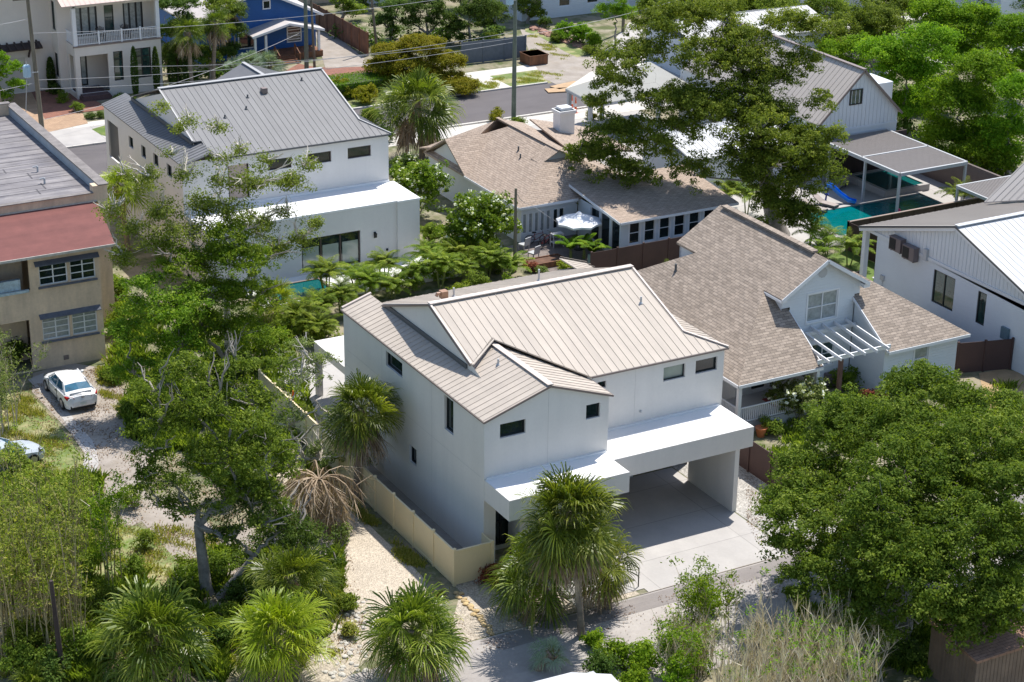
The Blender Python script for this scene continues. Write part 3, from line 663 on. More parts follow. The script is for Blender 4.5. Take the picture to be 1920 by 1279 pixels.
c = MB(); c.box((1.15, yx-.03, 4.08), (14.05, yb, 4.2)); c.box((14.05, yx-.2, 4.1), (15.66, yb, 4.215)); c.obj('flat_roof', M['membrane'], H)
MB().beam((1.3, yb-.05, 4.28), (15.3, yb-.05, 4.28), .1, .16).obj('flashing', M['membrane'], H)
rf = MB()
def zS2(y): return 7.5+.33*(y-41.45)
roof(rf, [(2.62, 43.4, zS2(43.4)), (3.2, 43.4, zS2(43.4)), (3.2, 41.45, 7.5), (15.42, 41.45, 7.5), (14.05, 43.3, zS2(43.3)), (14.05, 49.3, zS2(49.3)), (2.62, 49.3, zS2(49.3))], (1, 0))
roof(rf, [(2.62, 49.3, zS2(49.3)), (14.05, 49.3, zS2(49.3)), (14.05, 55.2, zS2(43.4)), (2.62, 55.2, zS2(43.4))], (1, 0))
roof(rf, [(15.42, 41.45, 7.5), (15.42, 56.7, 7.4), (13.9, 56.7, 8.1), (13.9, 43.4, 8.15)], (0, 1))
roof(rf, [(1.1, 41.3, 7.37), (3.2, 41.3, 8.0), (3.2, 43.5, 8.0), (2.85, 56.8, 7.93), (1.1, 56.8, 7.37)], (0, 1))
roof(rf, [(9.6, 55, 6.6), (12.6, 55, 8.2), (12.6, 59.8, 8.2), (9.2, 59.8, 6.6)], (0, 1)); roof(rf, [(12.6, 55, 8.2), (16.2, 55, 6.9), (16.2, 59.8, 6.9), (12.6, 59.8, 8.2)], (0, 1))
rfo = rf.obj('roof', M['greyroof'], H)
cap = MB(); zr = zS2(49.3)
cap.beam((2.6, 49.3, zr+.05), (14.1, 49.3, zr+.05), .34, .05); cap.beam((2.63, 43.4, zS2(43.4)+.04), (2.63, 49.3, zr+.04), .1, .06); cap.beam((14.05, 43.3, zS2(43.3)+.04), (14.05, 49.3, zr+.04), .1, .06); cap.beam((14.05, 43.3, zS2(43.3)+.04), (15.42, 41.45, 7.54), .1, .05)
MB().beam((12.6, 55, 8.24), (12.6, 59.8, 8.24), .25, .05).obj('ridge_cap', mat('light_grey_cap', (.38, .375, .37), .55, .02), rfo)
cap.obj('ridge_cap', mat('light_grey_cap', (.38, .375, .37), .4, .02), rfo)
fl = MB(); fl.beam((2.66, 43.6, 8.0), (2.66, 55, 8.0), .1, .2); fl.beam((3.2, 41.41, 7.44), (15.42, 41.41, 7.44), .03, .08); fl.obj('flashing', M['darktrim'], rfo)
for p in ((5.6, 45.4), (7.3, 46.0), (7.9, 47.2), (12.2, 48.3)):
    MB().lathe((p[0], p[1], zS2(p[1])-.02), [(.13, 0), (.11, .05), (.06, .07), (.06, .22)], 8, 0).obj('vent_pipe', M['darktrim'], rfo)
MB().box((9.0, 47.3, zS2(47.4)), (9.35, 47.7, zS2(47.4)+.35)).obj('roof_vent', M['browntrim'], rfo)
# patio slab and plunge pool
s = MB(); s.box((3.2, 33.9, 0), (16.6, 37.9, .25)); structure(s, 'terrace', M['membrane'])
p = MB(); p.box((4.2, 34.3, .26), (8.0, 36.7, .30)); solo(p, 'plunge_pool', M['pool2'], 'small blue green plunge pool in the white terrace behind palms', 'pool', (6, 35, 0))
p = MB()
for a, b in (((4.05, 34.15), (8.15, 34.3)), ((4.05, 36.7), (8.15, 36.85)), ((4.05, 34.3), (4.2, 36.7)), ((8.0, 34.3), (8.15, 36.7))): p.box((*a, .24), (*b, .36))
structure(p, 'pool_coping', M['browntrim'])

# ================================================================ HOUSE 3: cottage with pinkish shingles
H = thing('shingle_cottage', 'low white cottage with pinkish shingle hip roof, chimney and glazed sunroom', 'house', (28, 42, 0))
w = MB(); ze = 2.7
hf = [(.12+i*.45, .45+i*.45, .65, 2.05) for i in range(5)]+[(2.45, 2.82, .65, 2.05), (2.9, 3.3, .65, 2.05)]
wall(w, (22.9, 37.4), (1, 0), 4.3, 0, ze, hf, .06)
wall(w, (22.9, 37.4), (0, 1), 13.5, 0, ze, [(4.3, 5.0, .9, 2.1)], .06, flip=True)
w.face([(22.9, 50.4, ze), (22.9, 44.9, ze), (22.9, 47.6, 4.3)])
wall(w, (32, 37.4), (0, 1), 13, 0, ze); wall(w, (32, 51), (-1, 0), 9, 0, ze)
# sunroom
hsun = [(.66+i*1.16, 1.46+i*1.16, .92, 2.38) for i in range(8)]
wall(w, (27.2, 31.9), (1, 0), 8.6, 0, 2.62, [h for h in hsun if h[1] < 8.5], .06)
wall(w, (27.2, 31.9), (0, 1), 5.4, 0, 2.62, [(.15, 1.2, .25, 2.5), (1.4, 2.5, .25, 2.5), (2.7, 3.8, .25, 2.5)], .06, flip=True)
wall(w, (35.8, 31.9), (0, 1), 5.4, 0, 2.62)
w.obj('wall', M['lap_b'], H)
for i, (a, b, c, d) in enumerate(hf): window(H, (22.9, 37.4), (1, 0), a, b, c, d, .06, fw=.05, fm='whitepaint', gm='curtain' if i < 5 else 'glass')
window(H, (22.9, 37.4), (0, 1), 4.3, 5.0, .9, 2.1, .06, True, fw=.05, trans=(.5,), fm='whitepaint')
for h in hsun:
    if h[1] < 8.5: window(H, (27.2, 31.9), (1, 0), *h, .06, fw=.05, trans=(.5,), fm='whitepaint', trim='whitepaint')
for a, b in ((.15, 1.2), (1.4, 2.5), (2.7, 3.8)): window(H, (27.2, 31.9), (0, 1), a, b, .25, 2.5, .06, True, fw=.05, fm='whitepaint', name='glass_door')
rf = MB(); zr = 5.0
def sh(pts, e, mb=rf): roof(mb, pts, e, t=.12, ribs=False)
sh([(22.5, 37.0, ze), (22.5, 50.8, ze), (27.4, 47.0, zr), (27.4, 41.3, zr)], (0, 1))
sh([(22.5, 37.0, ze), (32.4, 37.0, ze), (27.4, 41.3, zr)], (1, 0))
sh([(32.4, 37.0, ze), (27.4, 41.3, zr), (27.4, 49.0, zr), (32.4, 54, ze)], (0, 1))
sh([(22.5, 44.7, 2.75), (27.2, 44.7, 2.75), (27.2, 47.6, 4.5), (22.5, 47.6, 4.5)], (1, 0)); sh([(22.5, 47.6, 4.5), (27.2, 47.6, 4.5), (27.2, 50.9, 2.7), (22.5, 50.9, 2.7)], (1, 0))
sh([(24.2, 47.6, 3.7), (27.4, 49, zr), (32.4, 53, ze), (22.6, 51.9, ze)], (1, 0))
# wing towards the street with chimney
sh([(29.2, 48.6, 4.1), (36, 48.6, 2.75), (36, 44.5, 2.7), (30, 44.2, 3.6)], (1, 0)); sh([(30.6, 50, 4.3), (36, 50, 2.9), (36, 44.5, 2.75), (30, 43.5, 3.9)], (0, 1))
# sunroom roof
sh([(26.9, 31.5, 2.68), (36.1, 31.5, 2.68), (36.1, 38.2, 3.4), (26.9, 38.2, 3.4)], (1, 0))
rfo = rf.obj('roof', M['shingle_t'], H)
gb = MB(); gb.face([(26.0, 40.3, 4.3), (28.8, 40.3, 4.3), (27.4, 40.3, 4.98)]); gb.obj('gablet', M['greypaint'], rfo)
g2 = MB(); g2.slab([(25.9, 40.2, 4.3), (27.4, 40.2, 5.06), (27.4, 41.9, 5.06), (25.9, 41.5, 4.35)], .06); g2.slab([(27.4, 40.2, 5.06), (28.9, 40.2, 4.3), (28.9, 41.5, 4.35), (27.4, 41.9, 5.06)], .06); g2.beam((27.4, 40.2, 5.08), (27.4, 49, 5.06), .25, .03); g2.obj('ridge_cap', M['shingle_t'], rfo)
fs = MB(); fs.beam((22.5, 36.97, 2.6), (27, 36.97, 2.6), .04, .16); fs.beam((22.47, 37, 2.6), (22.47, 44.7, 2.6), .04, .16); fs.beam((26.9, 31.47, 2.58), (36.1, 31.47, 2.58), .04, .16); fs.beam((26.87, 31.5, 2.58), (26.87, 38, 3.3), .04, .16); fs.obj('fascia', M['whitepaint'], rfo)
ch = MB(); ch.box((31.7, 47.5, 2.5), (32.9, 48.5, 5.3)); ch.box((31.6, 47.4, 5.1), (33.0, 48.6, 5.3)); ch.box((31.85, 47.6, 5.3), (32.75, 48.4, 5.5)); ch.obj('chimney', M['whitepaint'], rfo)
for p in ((25.6, 42.4, 4.1), (26.0, 43.4, 4.3)): vent_pipe(rfo, p, .35, .06, 'darktrim')

# ================================================================ HOUSE 4: taupe shingles, dormer and pergola
H = thing('shingle_house', 'white clapboard house with taupe shingle roof, front gable, porch and white pergola', 'house', (26, 14, 0))
w = MB(); s4 = .62; YD = 9.4
def zw4(x): return 3.0+s4*(x-18.3)
def zf4(y): return 3.0+s4*(y-6.05)
hu = [(25.05-23.85, 27.1-23.85, 4.05, 5.7)]; hl = [(25.55-23.85, 27.1-23.85, 1.25, 2.65)]
wall(w, (23.85, YD), (1, 0), 4.4, 0, 6.1, hu+hl, .06)
w.face([(23.3, YD, 5.2), (23.85, YD, 5.2), (23.85, YD, 6.1), (23.3, YD, 6.0)]); w.face([(28.25, YD, 5.2), (28.6, YD, 5.2), (28.6, YD, 6.0), (28.25, YD, 6.1)])
w.face([(23.3, YD, 6.0), (23.85, YD, 6.1), (28.25, YD, 6.1), (28.6, YD, 6.0), (25.93, YD, 7.6)])
w.face([(23.3, YD, 5.0), (23.3, YD, 6.0), (23.3, 11.5, 6.0), (23.3, 11.5, 5.0)]); w.face([(28.6, YD, 5.0), (28.6, 12, 5.0), (28.6, 12, 6.0), (28.6, YD, 6.0)])
wall(w, (28.3, 6.5), (0, 1), 2.9, 0, 3.1, flip=True); w.face([(28.3, YD, 3.1), (28.3, 6.5, 3.1), (28.3, YD, 4.9)])
wall(w, (28.3, 6.5), (1, 0), 5.15, 0, 3.05, [(2.12, 3.1, 1.15, 2.65)], .06)
wall(w, (33.45, 6.5), (0, 1), 14, 0, 3.0)
wall(w, (20.5, 9.3), (1, 0), 3.35, .6, 3.4, [(1.0, 2.0, .75, 2.9)], .06); wall(w, (20.5, 9.3), (0, 1), 12.5, 0, 3.7, flip=True); wall(w, (23.85, 6.6), (0, 1), 2.8, 0, 2.9)
wall(w, (33.4, 21.5), (-1, 0), 13, 0, 3.2)
w.face([(23.1, 19.1, 3.2), (28.8, 19.1, 3.2), (28.8, 19.1, 5.9), (25.93, 19.1, 7.6), (23.1, 19.1, 5.9)]); w.face([(23.2, 19.1, 4.5), (23.2, 16.5, 4.5), (23.2, 16.5, 6), (23.2, 19.1, 6)])
w.obj('wall', M['lap_w'], H)
window(H, (23.85, YD), (1, 0), *hu[0], .06, mull=(.5,), trans=(.5,), fm='whitepaint', gm='curtain', trim='whitepaint')
window(H, (23.85, YD), (1, 0), *hl[0], .06, mull=(.5,), trans=(.5,), fm='whitepaint', gm='glassg', trim='whitepaint')
window(H, (28.3, 6.5), (1, 0), 2.12, 3.1, 1.15, 2.65, .06, trans=(.5,), fm='whitepaint', gm='curtain', trim='whitepaint')
window(H, (20.5, 9.3), (1, 0), 1.0, 2.0, .75, 2.9, .06, trans=(.35,), fm='whitepaint', gm='glass', name='porch_door')
gv = MB(); gv.face([(25.93+.3*math.cos(a), YD-.03, 6.85+.3*math.sin(a)) for a in [math.pi/8+k*math.pi/4 for k in range(8)]]); gv.obj('gable_vent', M['greypaint'], H)
rf = MB(); RX = 25.93; RZ = zw4(RX)
sh([(18.3, 6.05, 3.0), (18.3, 22.0, 3.0), (23.0, 17.3, zw4(23)), (23.0, 19.3, zw4(23)), (RX, 19.3, RZ), (RX, 9.0, RZ), (23.0, 9.0, zw4(23)), (23.0, 10.75, zw4(23))], (0, 1), rf)
sh([(28.9, 9.0, zw4(23)), (RX, 9.0, RZ), (RX, 19.3, RZ), (28.9, 19.3, zw4(23))], (0, 1), rf)
sh([(18.3, 6.05, 3.0), (23.77, 6.05, 3.0), (23.77, 10.9, zf4(10.9)), (23.0, 10.75, zf4(10.75))], (1, 0), rf)
sh([(28.17, 6.05, 3.0), (33.9, 6.05, 3.0), (29.2, 10.75, zf4(10.75)), (28.17, 10.75, zf4(10.75))], (1, 0), rf)
sh([(33.9, 6.05, 3.0), (33.9, 22, 3.0), (29.2, 17.3, 5.9), (29.2, 10.75, 5.9)], (0, 1), rf)
sh([(18.3, 22, 3.0), (33.9, 22, 3.0), (29.2, 17.3, 5.9), (23, 17.3, 5.9)], (1, 0), rf)
rfo = rf.obj('roof', M['shingle_g'], H)
fs = MB(); fs.beam((18.3, 6.02, 2.9), (23.77, 6.02, 2.9), .04, .17); fs.beam((28.17, 6.02, 2.9), (33.9, 6.02, 2.9), .04, .17); fs.beam((23.0, 8.96, zw4(23)-.09), (RX, 8.96, RZ-.09), .04, .2); fs.beam((RX, 8.96, RZ-.09), (28.9, 8.96, zw4(23)-.09), .04, .2)
fs.beam((18.27, 6.05, 2.9), (18.27, 22, 2.9), .04, .17); fs.beam((28.14, 6.05, 2.92), (28.14, 9.4, zf4(9.4)-.1), .05, .16); fs.beam((23.8, 6.05, 2.92), (23.8, 9.4, zf4(9.4)-.1), .05, .16)
fs.box((28.55, 9.0, 5.62), (28.95, 9.5, 5.84)); fs.box((22.95, 9.0, 5.7), (23.35, 10.6, 5.84)); fs.obj('fascia', M['whitepaint'], rfo)
rv = MB(); rv.beam((RX, 10.2, RZ+.07), (RX, 18.9, RZ+.07), .4, .1); rv.obj('ridge_vent', M['shingle_g'], rfo)
vent_pipe(rfo, (21.6, 17.2, zw4(21.6)), .45, .07, 'darktrim')
# porch
pf = MB().box((18.5, 6.3, .0), (23.85, 9.3, .6)); pf.obj('porch_floor', M['greypaint'], H)
for x, y in ((18.55, 6.3), (23.6, 6.3), (18.55, 9.2), (18.55, 14)): MB().box((x-.1, y-.1, 0), (x+.1, y+.1, 2.9)).obj('porch_post', M['whitepaint'], H)
rl = MB()
def railing(mb, a, b, z0, h=.9, st=.13, r=.02):
    a, b = Vector((*a, 0)), Vector((*b, 0)); L_ = (b-a).length; n = int(L_/st)
    mb.beam(a+Vector((0, 0, z0+h)), b+Vector((0, 0, z0+h)), .07, .05); mb.beam(a+Vector((0, 0, z0+.1)), b+Vector((0, 0, z0+.1)), .05, .05)
    for i in range(1, n): c_ = a.lerp(b, i/n); mb.beam(c_+Vector((0, 0, z0+.1)), c_+Vector((0, 0, z0+h)), r*2, r*2)
railing(rl, (18.65, 6.3), (23.5, 6.3), .6); railing(rl, (18.55, 6.4), (18.55, 9.1), .6); railing(rl, (18.55, 9.3), (18.55, 13.9), .6); rl.obj('porch_railing', M['whitepaint'], H)
MB().box((23.5, 6.4, .6), (23.55, 9.3, 1.8)).box((23.44, 6.4, 1.8), (23.6, 9.3, 1.9)).obj('porch_screen', M['whitepaint'], H)
solo(MB().box((21.6, 7.2, .605), (23.0, 8.4, .62)), 'door_mat', mat('red_rug', (.25, .05, .05), .95, .3, 8), 'dark red rug on the porch floor of the shingle house', 'rug', (22, 8, .6))
# pergola
pg = MB()
pg.beam((23.4, 6.1, 3.3), (28.3, 6.1, 3.3), .08, .24); pg.beam((24.0, 9.05, 3.55), (28.2, 9.05, 3.55), .08, .2)
for i in range(6): x = 23.75+i*.8; pg.beam((x, 5.55, 3.44), (x, 9.38, 3.78), .07, .17)
pg.obj('pergola', M['whitepaint'], H)
MB().box((25.02, 6.18, 0), (25.22, 6.38, 3.2)).obj('pergola_post', mat('rust_brown_post', (.13, .07, .055), .8, .2), H)
ac = MB(); ac.lathe((27.0, 9.4, .05), [(.45, 0), (.45, .7), (.4, .75)], 14); solo(ac, 'condenser_unit', M['acunit'], 'dark round condenser unit on the ground under the white pergola', 'air conditioner', (27, 9.4, 0))

# ================================================================ HOUSE 5: white board house on the right edge
H = thing('board_house', 'white board and batten house with metal gable roof at the right edge', 'house', (44, 12, 0))
xw = 37.6; w = MB(); zr5 = 6.95; sb = .312; sf = .325
def zb5(y): return zr5-sb*(y-11.9) if y > 11.9 else zr5-sf*(11.9-y)
h5 = [(11.7, 13.6, 1.62, 3.68), (8.97, 9.7, 1.68, 3.66)]
wall(w, (xw, 2), (0, 1), 16.97, 0, 4.2, [(a-2, b-2, c, d) for a, b, c, d in h5], .08, flip=True)
wall(w, (xw, 18.97), (1, 0), 22, 0, 4.4) if False else wall(w, (xw+22, 18.97), (-1, 0), 22, 0, 4.4)
w.obj('wall', M['lap_w'], H)
bt = MB(); bt.face([(xw, 20.2, 4.2), (xw, 2, 3.7), (xw, 2, zb5(2)-.1), (xw, 11.9, zr5-.1), (xw, 20.2, zb5(20.2)-.1)])
battens(bt, (xw, 2), (0, 1), 18.2, 4.2, lambda a: zb5(2+a)-.12, .32, flip=True)
bt.beam((xw-.03, 2, 4.16), (xw-.03, 20.2, 4.16), .06, .2); bt.obj('gable_cladding', M['batten'], H)
for i, (a, b, c, d) in enumerate(h5): window(H, (xw, 2), (0, 1), a-2, b-2, c, d, .08, True, fw=.07, mull=(.5,) if i == 0 else (), gm='glassg')
rf = MB()
roof(rf, [(xw-.25, 11.9, zr5), (xw-.25, 20.5, zb5(20.5)), (62, 20.5, zb5(20.5)), (62, 11.9, zr5)], (1, 0), rib=.45)
rfo = rf.obj('roof', mat('taupe_metal_roof', (.3, .265, .235), .45, .04, .7), H)
rf = MB(); roof(rf, [(xw-.25, 0, zb5(0)), (62, 0, zb5(0)), (62, 11.9, zr5), (xw-.25, 11.9, zr5)], (1, 0), rib=.45); rf.beam((xw-.25, 11.8, zr5+.05), (62, 11.8, zr5+.05), .35, .05); rf.obj('front_roof', M['whiteroof'], rfo)
rf = MB(); roof(rf, [(46, 19, 4.95), (49.2, 11.9, 7.05), (56, 11.9, 12.1), (56, 19, 12.3)], (0, 1), rib=.45); rf.obj('cross_roof', mat('light_taupe_roof', (.42, .39, .36), .45, .04, .7), rfo)
tr = MB(); tr.beam((xw-.27, 11.9, zr5-.06), (xw-.27, 20.5, zb5(20.5)-.06), .05, .12); tr.beam((xw-.27, 11.9, zr5-.06), (xw-.27, 0, zb5(0)-.06), .05, .12); tr.obj('rake_trim', M['darktrim'], rfo)
tr = MB(); tr.beam((xw-.2, 11.9, zr5-.22), (xw-.2, 20.5, zb5(20.5)-.22), .05, .22); tr.beam((xw-.2, 11.9, zr5-.22), (xw-.2, 0, zb5(0)-.22), .05, .22); tr.obj('rake_board', M['whitepaint'], rfo)
for y in (20.2,): MB().box((xw-.02, y-.16, 0), (xw+.3, y+.16, 4.1)).obj('porch_post', M['whitepaint'], H)
for k, (y0, z0) in enumerate(((17.3, 3.85), (16.05, 3.7))):
    t = thing('condenser_unit', ('left' if k == 0 else 'right')+' dark wall mounted condenser unit high on the white board house', 'air conditioner', (xw-.3, y0-.5, z0), 'pair of wall mounted condensers')
    MB().box((xw-.48, y0-1.05, z0), (xw-.08, y0, z0+.82)).box((xw-.5, y0-1.07, z0+.82), (xw-.06, y0+.02, z0+.85)).obj('casing', M['acunit'], t)
    g_ = MB().box((xw-.5, y0-.62, z0+.08), (xw-.482, y0-.06, z0+.76))
    for j in range(7): g_.box((xw-.51, y0-.62, z0+.12+j*.09), (xw-.5, y0-.06, z0+.135+j*.09))
    g_.obj('fan_grille', M['acgrille'], t); MB().box((xw-.4, y0-.95, z0-.08), (xw-.001, y0-.9, z0-.01)).box((xw-.4, y0-.15, z0-.08), (xw-.001, y0-.1, z0-.01)).obj('bracket', M['black'], t)
MB().box((xw-.16, 6.8, 1.6), (xw-.002, 7.4, 2.3)).box((xw-.12, 7.0, .3), (xw-.002, 7.1, 1.6)).obj('meter_box', mat('teal_grey_box', (.12, .19, .23), .5, .1), H)
MB().box((xw-.1, 17.95, 1.45), (xw-.002, 18.3, 1.75)).tube([(xw-.05, 18.1, 1.45), (xw-.05, 18.1, .2)], .02, 5).obj('cable_box', M['greypaint'], H)
MB().box((xw-.2, 14.2, 4.0), (xw-.002, 14.5, 4.7)).obj('cable_box', M['greypaint'], H)
# ================================================================ HOUSE 6 and the pool yard
H = thing('gabled_house', 'tall white board house with steep beige gable roof behind the pool', 'house', (52, 48, 0))
w = MB(); yg = 39.5
wall(w, (48.6, yg), (1, 0), 7.2, 0, 4.5, []); w.face([(48.6, yg, 4.5), (55.8, yg, 4.5), (52.2, yg, 7.85)])
wall(w, (48.6, yg), (0, 1), 18, 0, 4.5, flip=True); wall(w, (55.8, yg), (0, 1), 18, 0, 4.5)
w.box((53.6, yg+.9, 5.0), (55.9, 43, 6.35))
battens(w, (48.6, yg), (1, 0), 7.2, 3.6, lambda a: (4.5+a*.93 if a < 3.6 else 7.85-(a-3.6)*.93)-.05, .35, w=.04)
w.beam((48.6, yg-.03, 3.55), (55.8, yg-.03, 3.55), .05, .16)
w.obj('wall', M['batten'], H)
window(H, (48.6, yg), (1, 0), 2.62, 3.75, 5.35, 6.5, 0.0, fw=.07, gm='glassg', proud=.03)
rf = MB(); roof(rf, [(48.4, yg-.3, 4.3), (52.2, yg-.3, 7.95), (52.2, 57, 7.95), (48.4, 57, 4.3)], (0, 1), rib=.5); roof(rf, [(56, yg-.3, 4.3), (52.2, yg-.3, 7.95), (52.2, 57, 7.95), (56, 57, 4.3)], (0, 1), rib=.5)
rfo = rf.obj('roof', mat('warm_beige_roof', (.45, .4, .35), .45, .04, .7), H)
MB().beam((48.4, yg-.32, 4.25), (52.2, yg-.32, 7.9), .05, .16).beam((52.2, yg-.32, 7.9), (56, yg-.32, 4.25), .05, .16).beam((52.2, yg-.3, 8.0), (52.2, 57, 8.0), .3, .05).obj('rake_trim', M['browntrim'], rfo)
t = thing('white_wing', 'white roofed long wing of the gabled house half hidden behind the big oak', 'building', (42, 45, 0))
MB().box((38.5, 40.6, 0), (48.4, 47, 2.7)).obj('wall', M['lap_w'], t)
rf = MB(); roof(rf, [(38.2, 40.2, 2.8), (48.5, 40.2, 2.8), (48.5, 44, 3.7), (38.2, 44, 3.7)], (1, 0), rib=.45); roof(rf, [(38.2, 47.4, 2.8), (48.5, 47.4, 2.8), (48.5, 44, 3.7), (38.2, 44, 3.7)], (1, 0), rib=.45); rf.obj('roof', M['whiteroof'], t)
t = thing('white_building', 'long white building with pale metal roofs glimpsed between the oak branches', 'building', (50, 62, 0))
MB().box((56, 66, 0), (70, 74, 3.2)).obj('wall', M['lap_w'], t)
rf = MB(); roof(rf, [(55.6, 65.6, 3.3), (70.3, 65.6, 3.3), (70.3, 70, 4.4), (55.6, 70, 4.4)], (1, 0), rib=.5); roof(rf, [(55.6, 74.4, 3.3), (70.3, 74.4, 3.3), (70.3, 70, 4.4), (55.6, 70, 4.4)], (1, 0), rib=.5); rf.obj('roof', mat('pale_grey_metal_roof', (.5, .49, .47), .4, .04, .7), t)
# louvred cabana over the pool
t = thing('cabana', 'grey louvred roof cabana on slim posts over the swimming pool', 'pergola', (51, 34.5, 0))
cx0, cx1, cy0, cy1, cz = 48.75, 54.7, 30.4, 39.3, 3.2
fr = MB()
for a, b in (((cx0, cy0), (cx1, cy0)), ((cx0, cy0), (cx0, cy1)), ((cx1, cy0), (cx1, cy1)), ((cx0, cy1), (cx1, cy1)), ((cx0, 34.6), (cx1, 34.6))): fr.beam((*a, cz-.12), (*b, cz-.12), .16, .24)
fr.obj('frame', M['greypaint'], t)
lv = MB(); y = cy0+.15
while y < cy1-.1:
    if abs(y-34.6) > .1: lv.beam((cx0+.1, y, cz-.03), (cx1-.1, y, cz-.03), .2, .03, up=(0, .12, 1))
    y += .19
lv.obj('louvres', mat('brown_grey_louvre', (.2, .18, .17), .5, .05), t)
for x, y in ((cx0+.05, 38.3), (cx0+.05, 34.2), (cx0+.05, cy0+.05), (cx1-.05, cy0+.05), (cx1-.05, 38.3)): MB().box((x-.08, y-.08, 0), (x+.08, y+.08, cz-.24)).obj('post', M['greypaint'], t)
t = thing('cabana', 'second smaller louvred pergola behind the right hand house roof', 'pergola', (53, 25.5, 0))
fr = MB()
for a, b in (((50.9, 23.7), (56, 23.7)), ((50.9, 23.7), (50.9, 27)), ((50.9, 27), (56, 27)), ((56, 23.7), (56, 27))): fr.beam((*a, 2.9), (*b, 2.9), .14, .2)
fr.obj('frame', M['greypaint'], t); lv = MB(); x = 51.05
while x < 56: lv.beam((x, 23.8, 2.98), (x, 26.9, 2.98), .2, .03, up=(.12, 0, 1)); x += .2
lv.obj('louvres', MATS['brown_grey_louvre'], t)
for x, y in ((50.95, 26.95), (50.95, 23.75), (55.9, 26.9)): MB().box((x-.07, y-.07, 0), (x+.07, y+.07, 2.8)).obj('post', M['greypaint'], t)
# pool, spa, walls
pool = MB().box((42.75, 28.9, -.1), (53.5, 33.6, .03)); solo(pool, 'swimming_pool', M['pool'], 'turquoise swimming pool beside the cabana', 'pool', (48, 31, 0))
spa = MB().box((51.0, 34.3, .3), (54.4, 38.2, .42)); solo(spa, 'spa_pool', M['pool2'], 'square raised spa pool under the louvred cabana', 'pool', (52.5, 36, 0))
cp = MB()
for a, b in (((42.35, 28.5), (42.75, 34)), ((42.75, 28.5), (53.9, 28.9)), ((42.75, 33.6), (53.9, 34)), ((53.5, 28.9), (53.9, 33.6))): cp.box((*a, 0), (*b, .09))
for a, b in (((50.7, 34.0), (51.0, 38.5)), ((54.4, 34.0), (54.7, 38.5)), ((51.0, 34.0), (54.4, 34.3)), ((51.0, 38.2), (54.4, 38.5))): cp.box((*a, 0), (*b, .5))
structure(cp, 'pool_coping', M['conc'])
solo(MB().box((56.6, 27, 0), (56.8, 39.5, 2.2)), 'garden_wall', mat('taupe_wall', (.15, .12, .11), .9, .08), 'taupe garden wall behind the spa and cabana', 'wall', (56.7, 33, 0))
solo(MB().box((49.5, 39.2, 0), (56.6, 39.35, 2.9)), 'dark_wall', M['darkwood'], 'dark wall of the outdoor room under the cabana', 'wall', (52, 39.2, 0))  # dark brown wall standing close in front of the gabled house
# slide
t = thing('pool_slide', 'blue plastic toddler slide at the pool edge by the cabana post', 'slide', (47.4, 34.5, 0))
c = MB(); q = [(46.5, 35.4, 1.15), (46.7, 35.1, 1.1), (47.1, 34.6, .6), (47.5, 34.1, .25), (47.8, 33.7, .2)]
for a, b in zip(q[:-1], q[1:]):
    c.beam(a, b, .45, .04)
    for s_ in (-.22, .22): c.beam((a[0]+s_*.75, a[1]+s_*.6, a[2]+.1), (b[0]+s_*.75, b[1]+s_*.6, b[2]+.1), .04, .2)
c.obj('chute', M['slide'], t)
MB().beam((46.4, 35.3, 0), (46.5, 35.3, 1.3), .08, .08).beam((46.7, 35.7, 0), (46.75, 35.5, 1.3), .08, .08).beam((46.45, 35.3, .5), (46.7, 35.6, .5), .3, .05).beam((46.45, 35.3, .9), (46.7, 35.6, .9), .3, .05).obj('ladder', mat('dark_blue_plastic', (.01, .04, .25), .4, .03), t)
MB().lathe((49.3, 30.9, .03), [(.02, 0), (.16, .05), (.22, .18), (.16, .33), (.02, .4)], 12).obj('pool_ball', M['pink'], None, True, label='small pink ball floating in the pool by a cabana post', category='ball')
# loungers
def lounger(label, x, y, rz, g):
    t = thing('sun_lounger', label, 'sun lounger', (0, 0, 0), g)
    f = MB().box((-.3, -.9, .22), (.3, .35, .28)); f.beam((0, .35, .26), (0, .95, .62), .6, .06); f.obj('mattress', mat('lounger_cloth', (.35, .3, .27), .8, .1), t)
    for sx in (-.27, .27):
        for sy in (-.85, .3): MB().box((sx-.03, sy-.03, 0), (sx+.03, sy+.03, .22)).obj('leg', M['darktrim'], t)
    MB().box((-.32, -.92, .16), (.32, .37, .218)).obj('frame', M['darktrim'], t)
    t.location = (x, y, .02); t.rotation_euler.z = rz; return t
for i, (p, lab) in enumerate((((1527, 395), 'taupe sun lounger nearest the oak trunk on the pool deck'), ((1548, 387), 'middle taupe sun lounger on the pool deck left of the slide'), ((1575, 352), 'taupe sun lounger with raised back by the cabana post'))):
    q = at(*p); lounger(lab, q.x, q.y, R(20 if i < 2 else -60), 'sun loungers on the pool deck')
# patio table behind house 5 and chairs
t = thing('dining_table', 'white topped outdoor dining table on the porch of the board house', 'table', (39.3, 19.7, 0)); MB().box((38.5, 19.2, .72), (40.8, 20.2, .77)).obj('table_top', M['whitepaint'], t)
for x, y in ((38.6, 19.3), (40.7, 19.3), (38.6, 20.1), (40.7, 20.1)): MB().box((x-.04, y-.04, .03), (x+.04, y+.04, .72)).obj('leg', M['darktrim'], t)
def chair(label, x, y, rz, g, m='wicker'):
    t = thing('patio_chair', label, 'chair', (0, 0, 0), g)
    MB().box((-.28, -.26, .38), (.28, .26, .46)).obj('seat', M[m], t); MB().beam((0, .28, .4), (0, .36, .95), .56, .05).obj('backrest', M[m], t)
    for sx in (-.25, .25):
        for sy in (-.23, .23): MB().box((sx-.025, sy-.025, 0), (sx+.025, sy+.025, .38)).obj('leg', M[m], t)
    t.location = (x, y, .03); t.rotation_euler.z = rz; return t
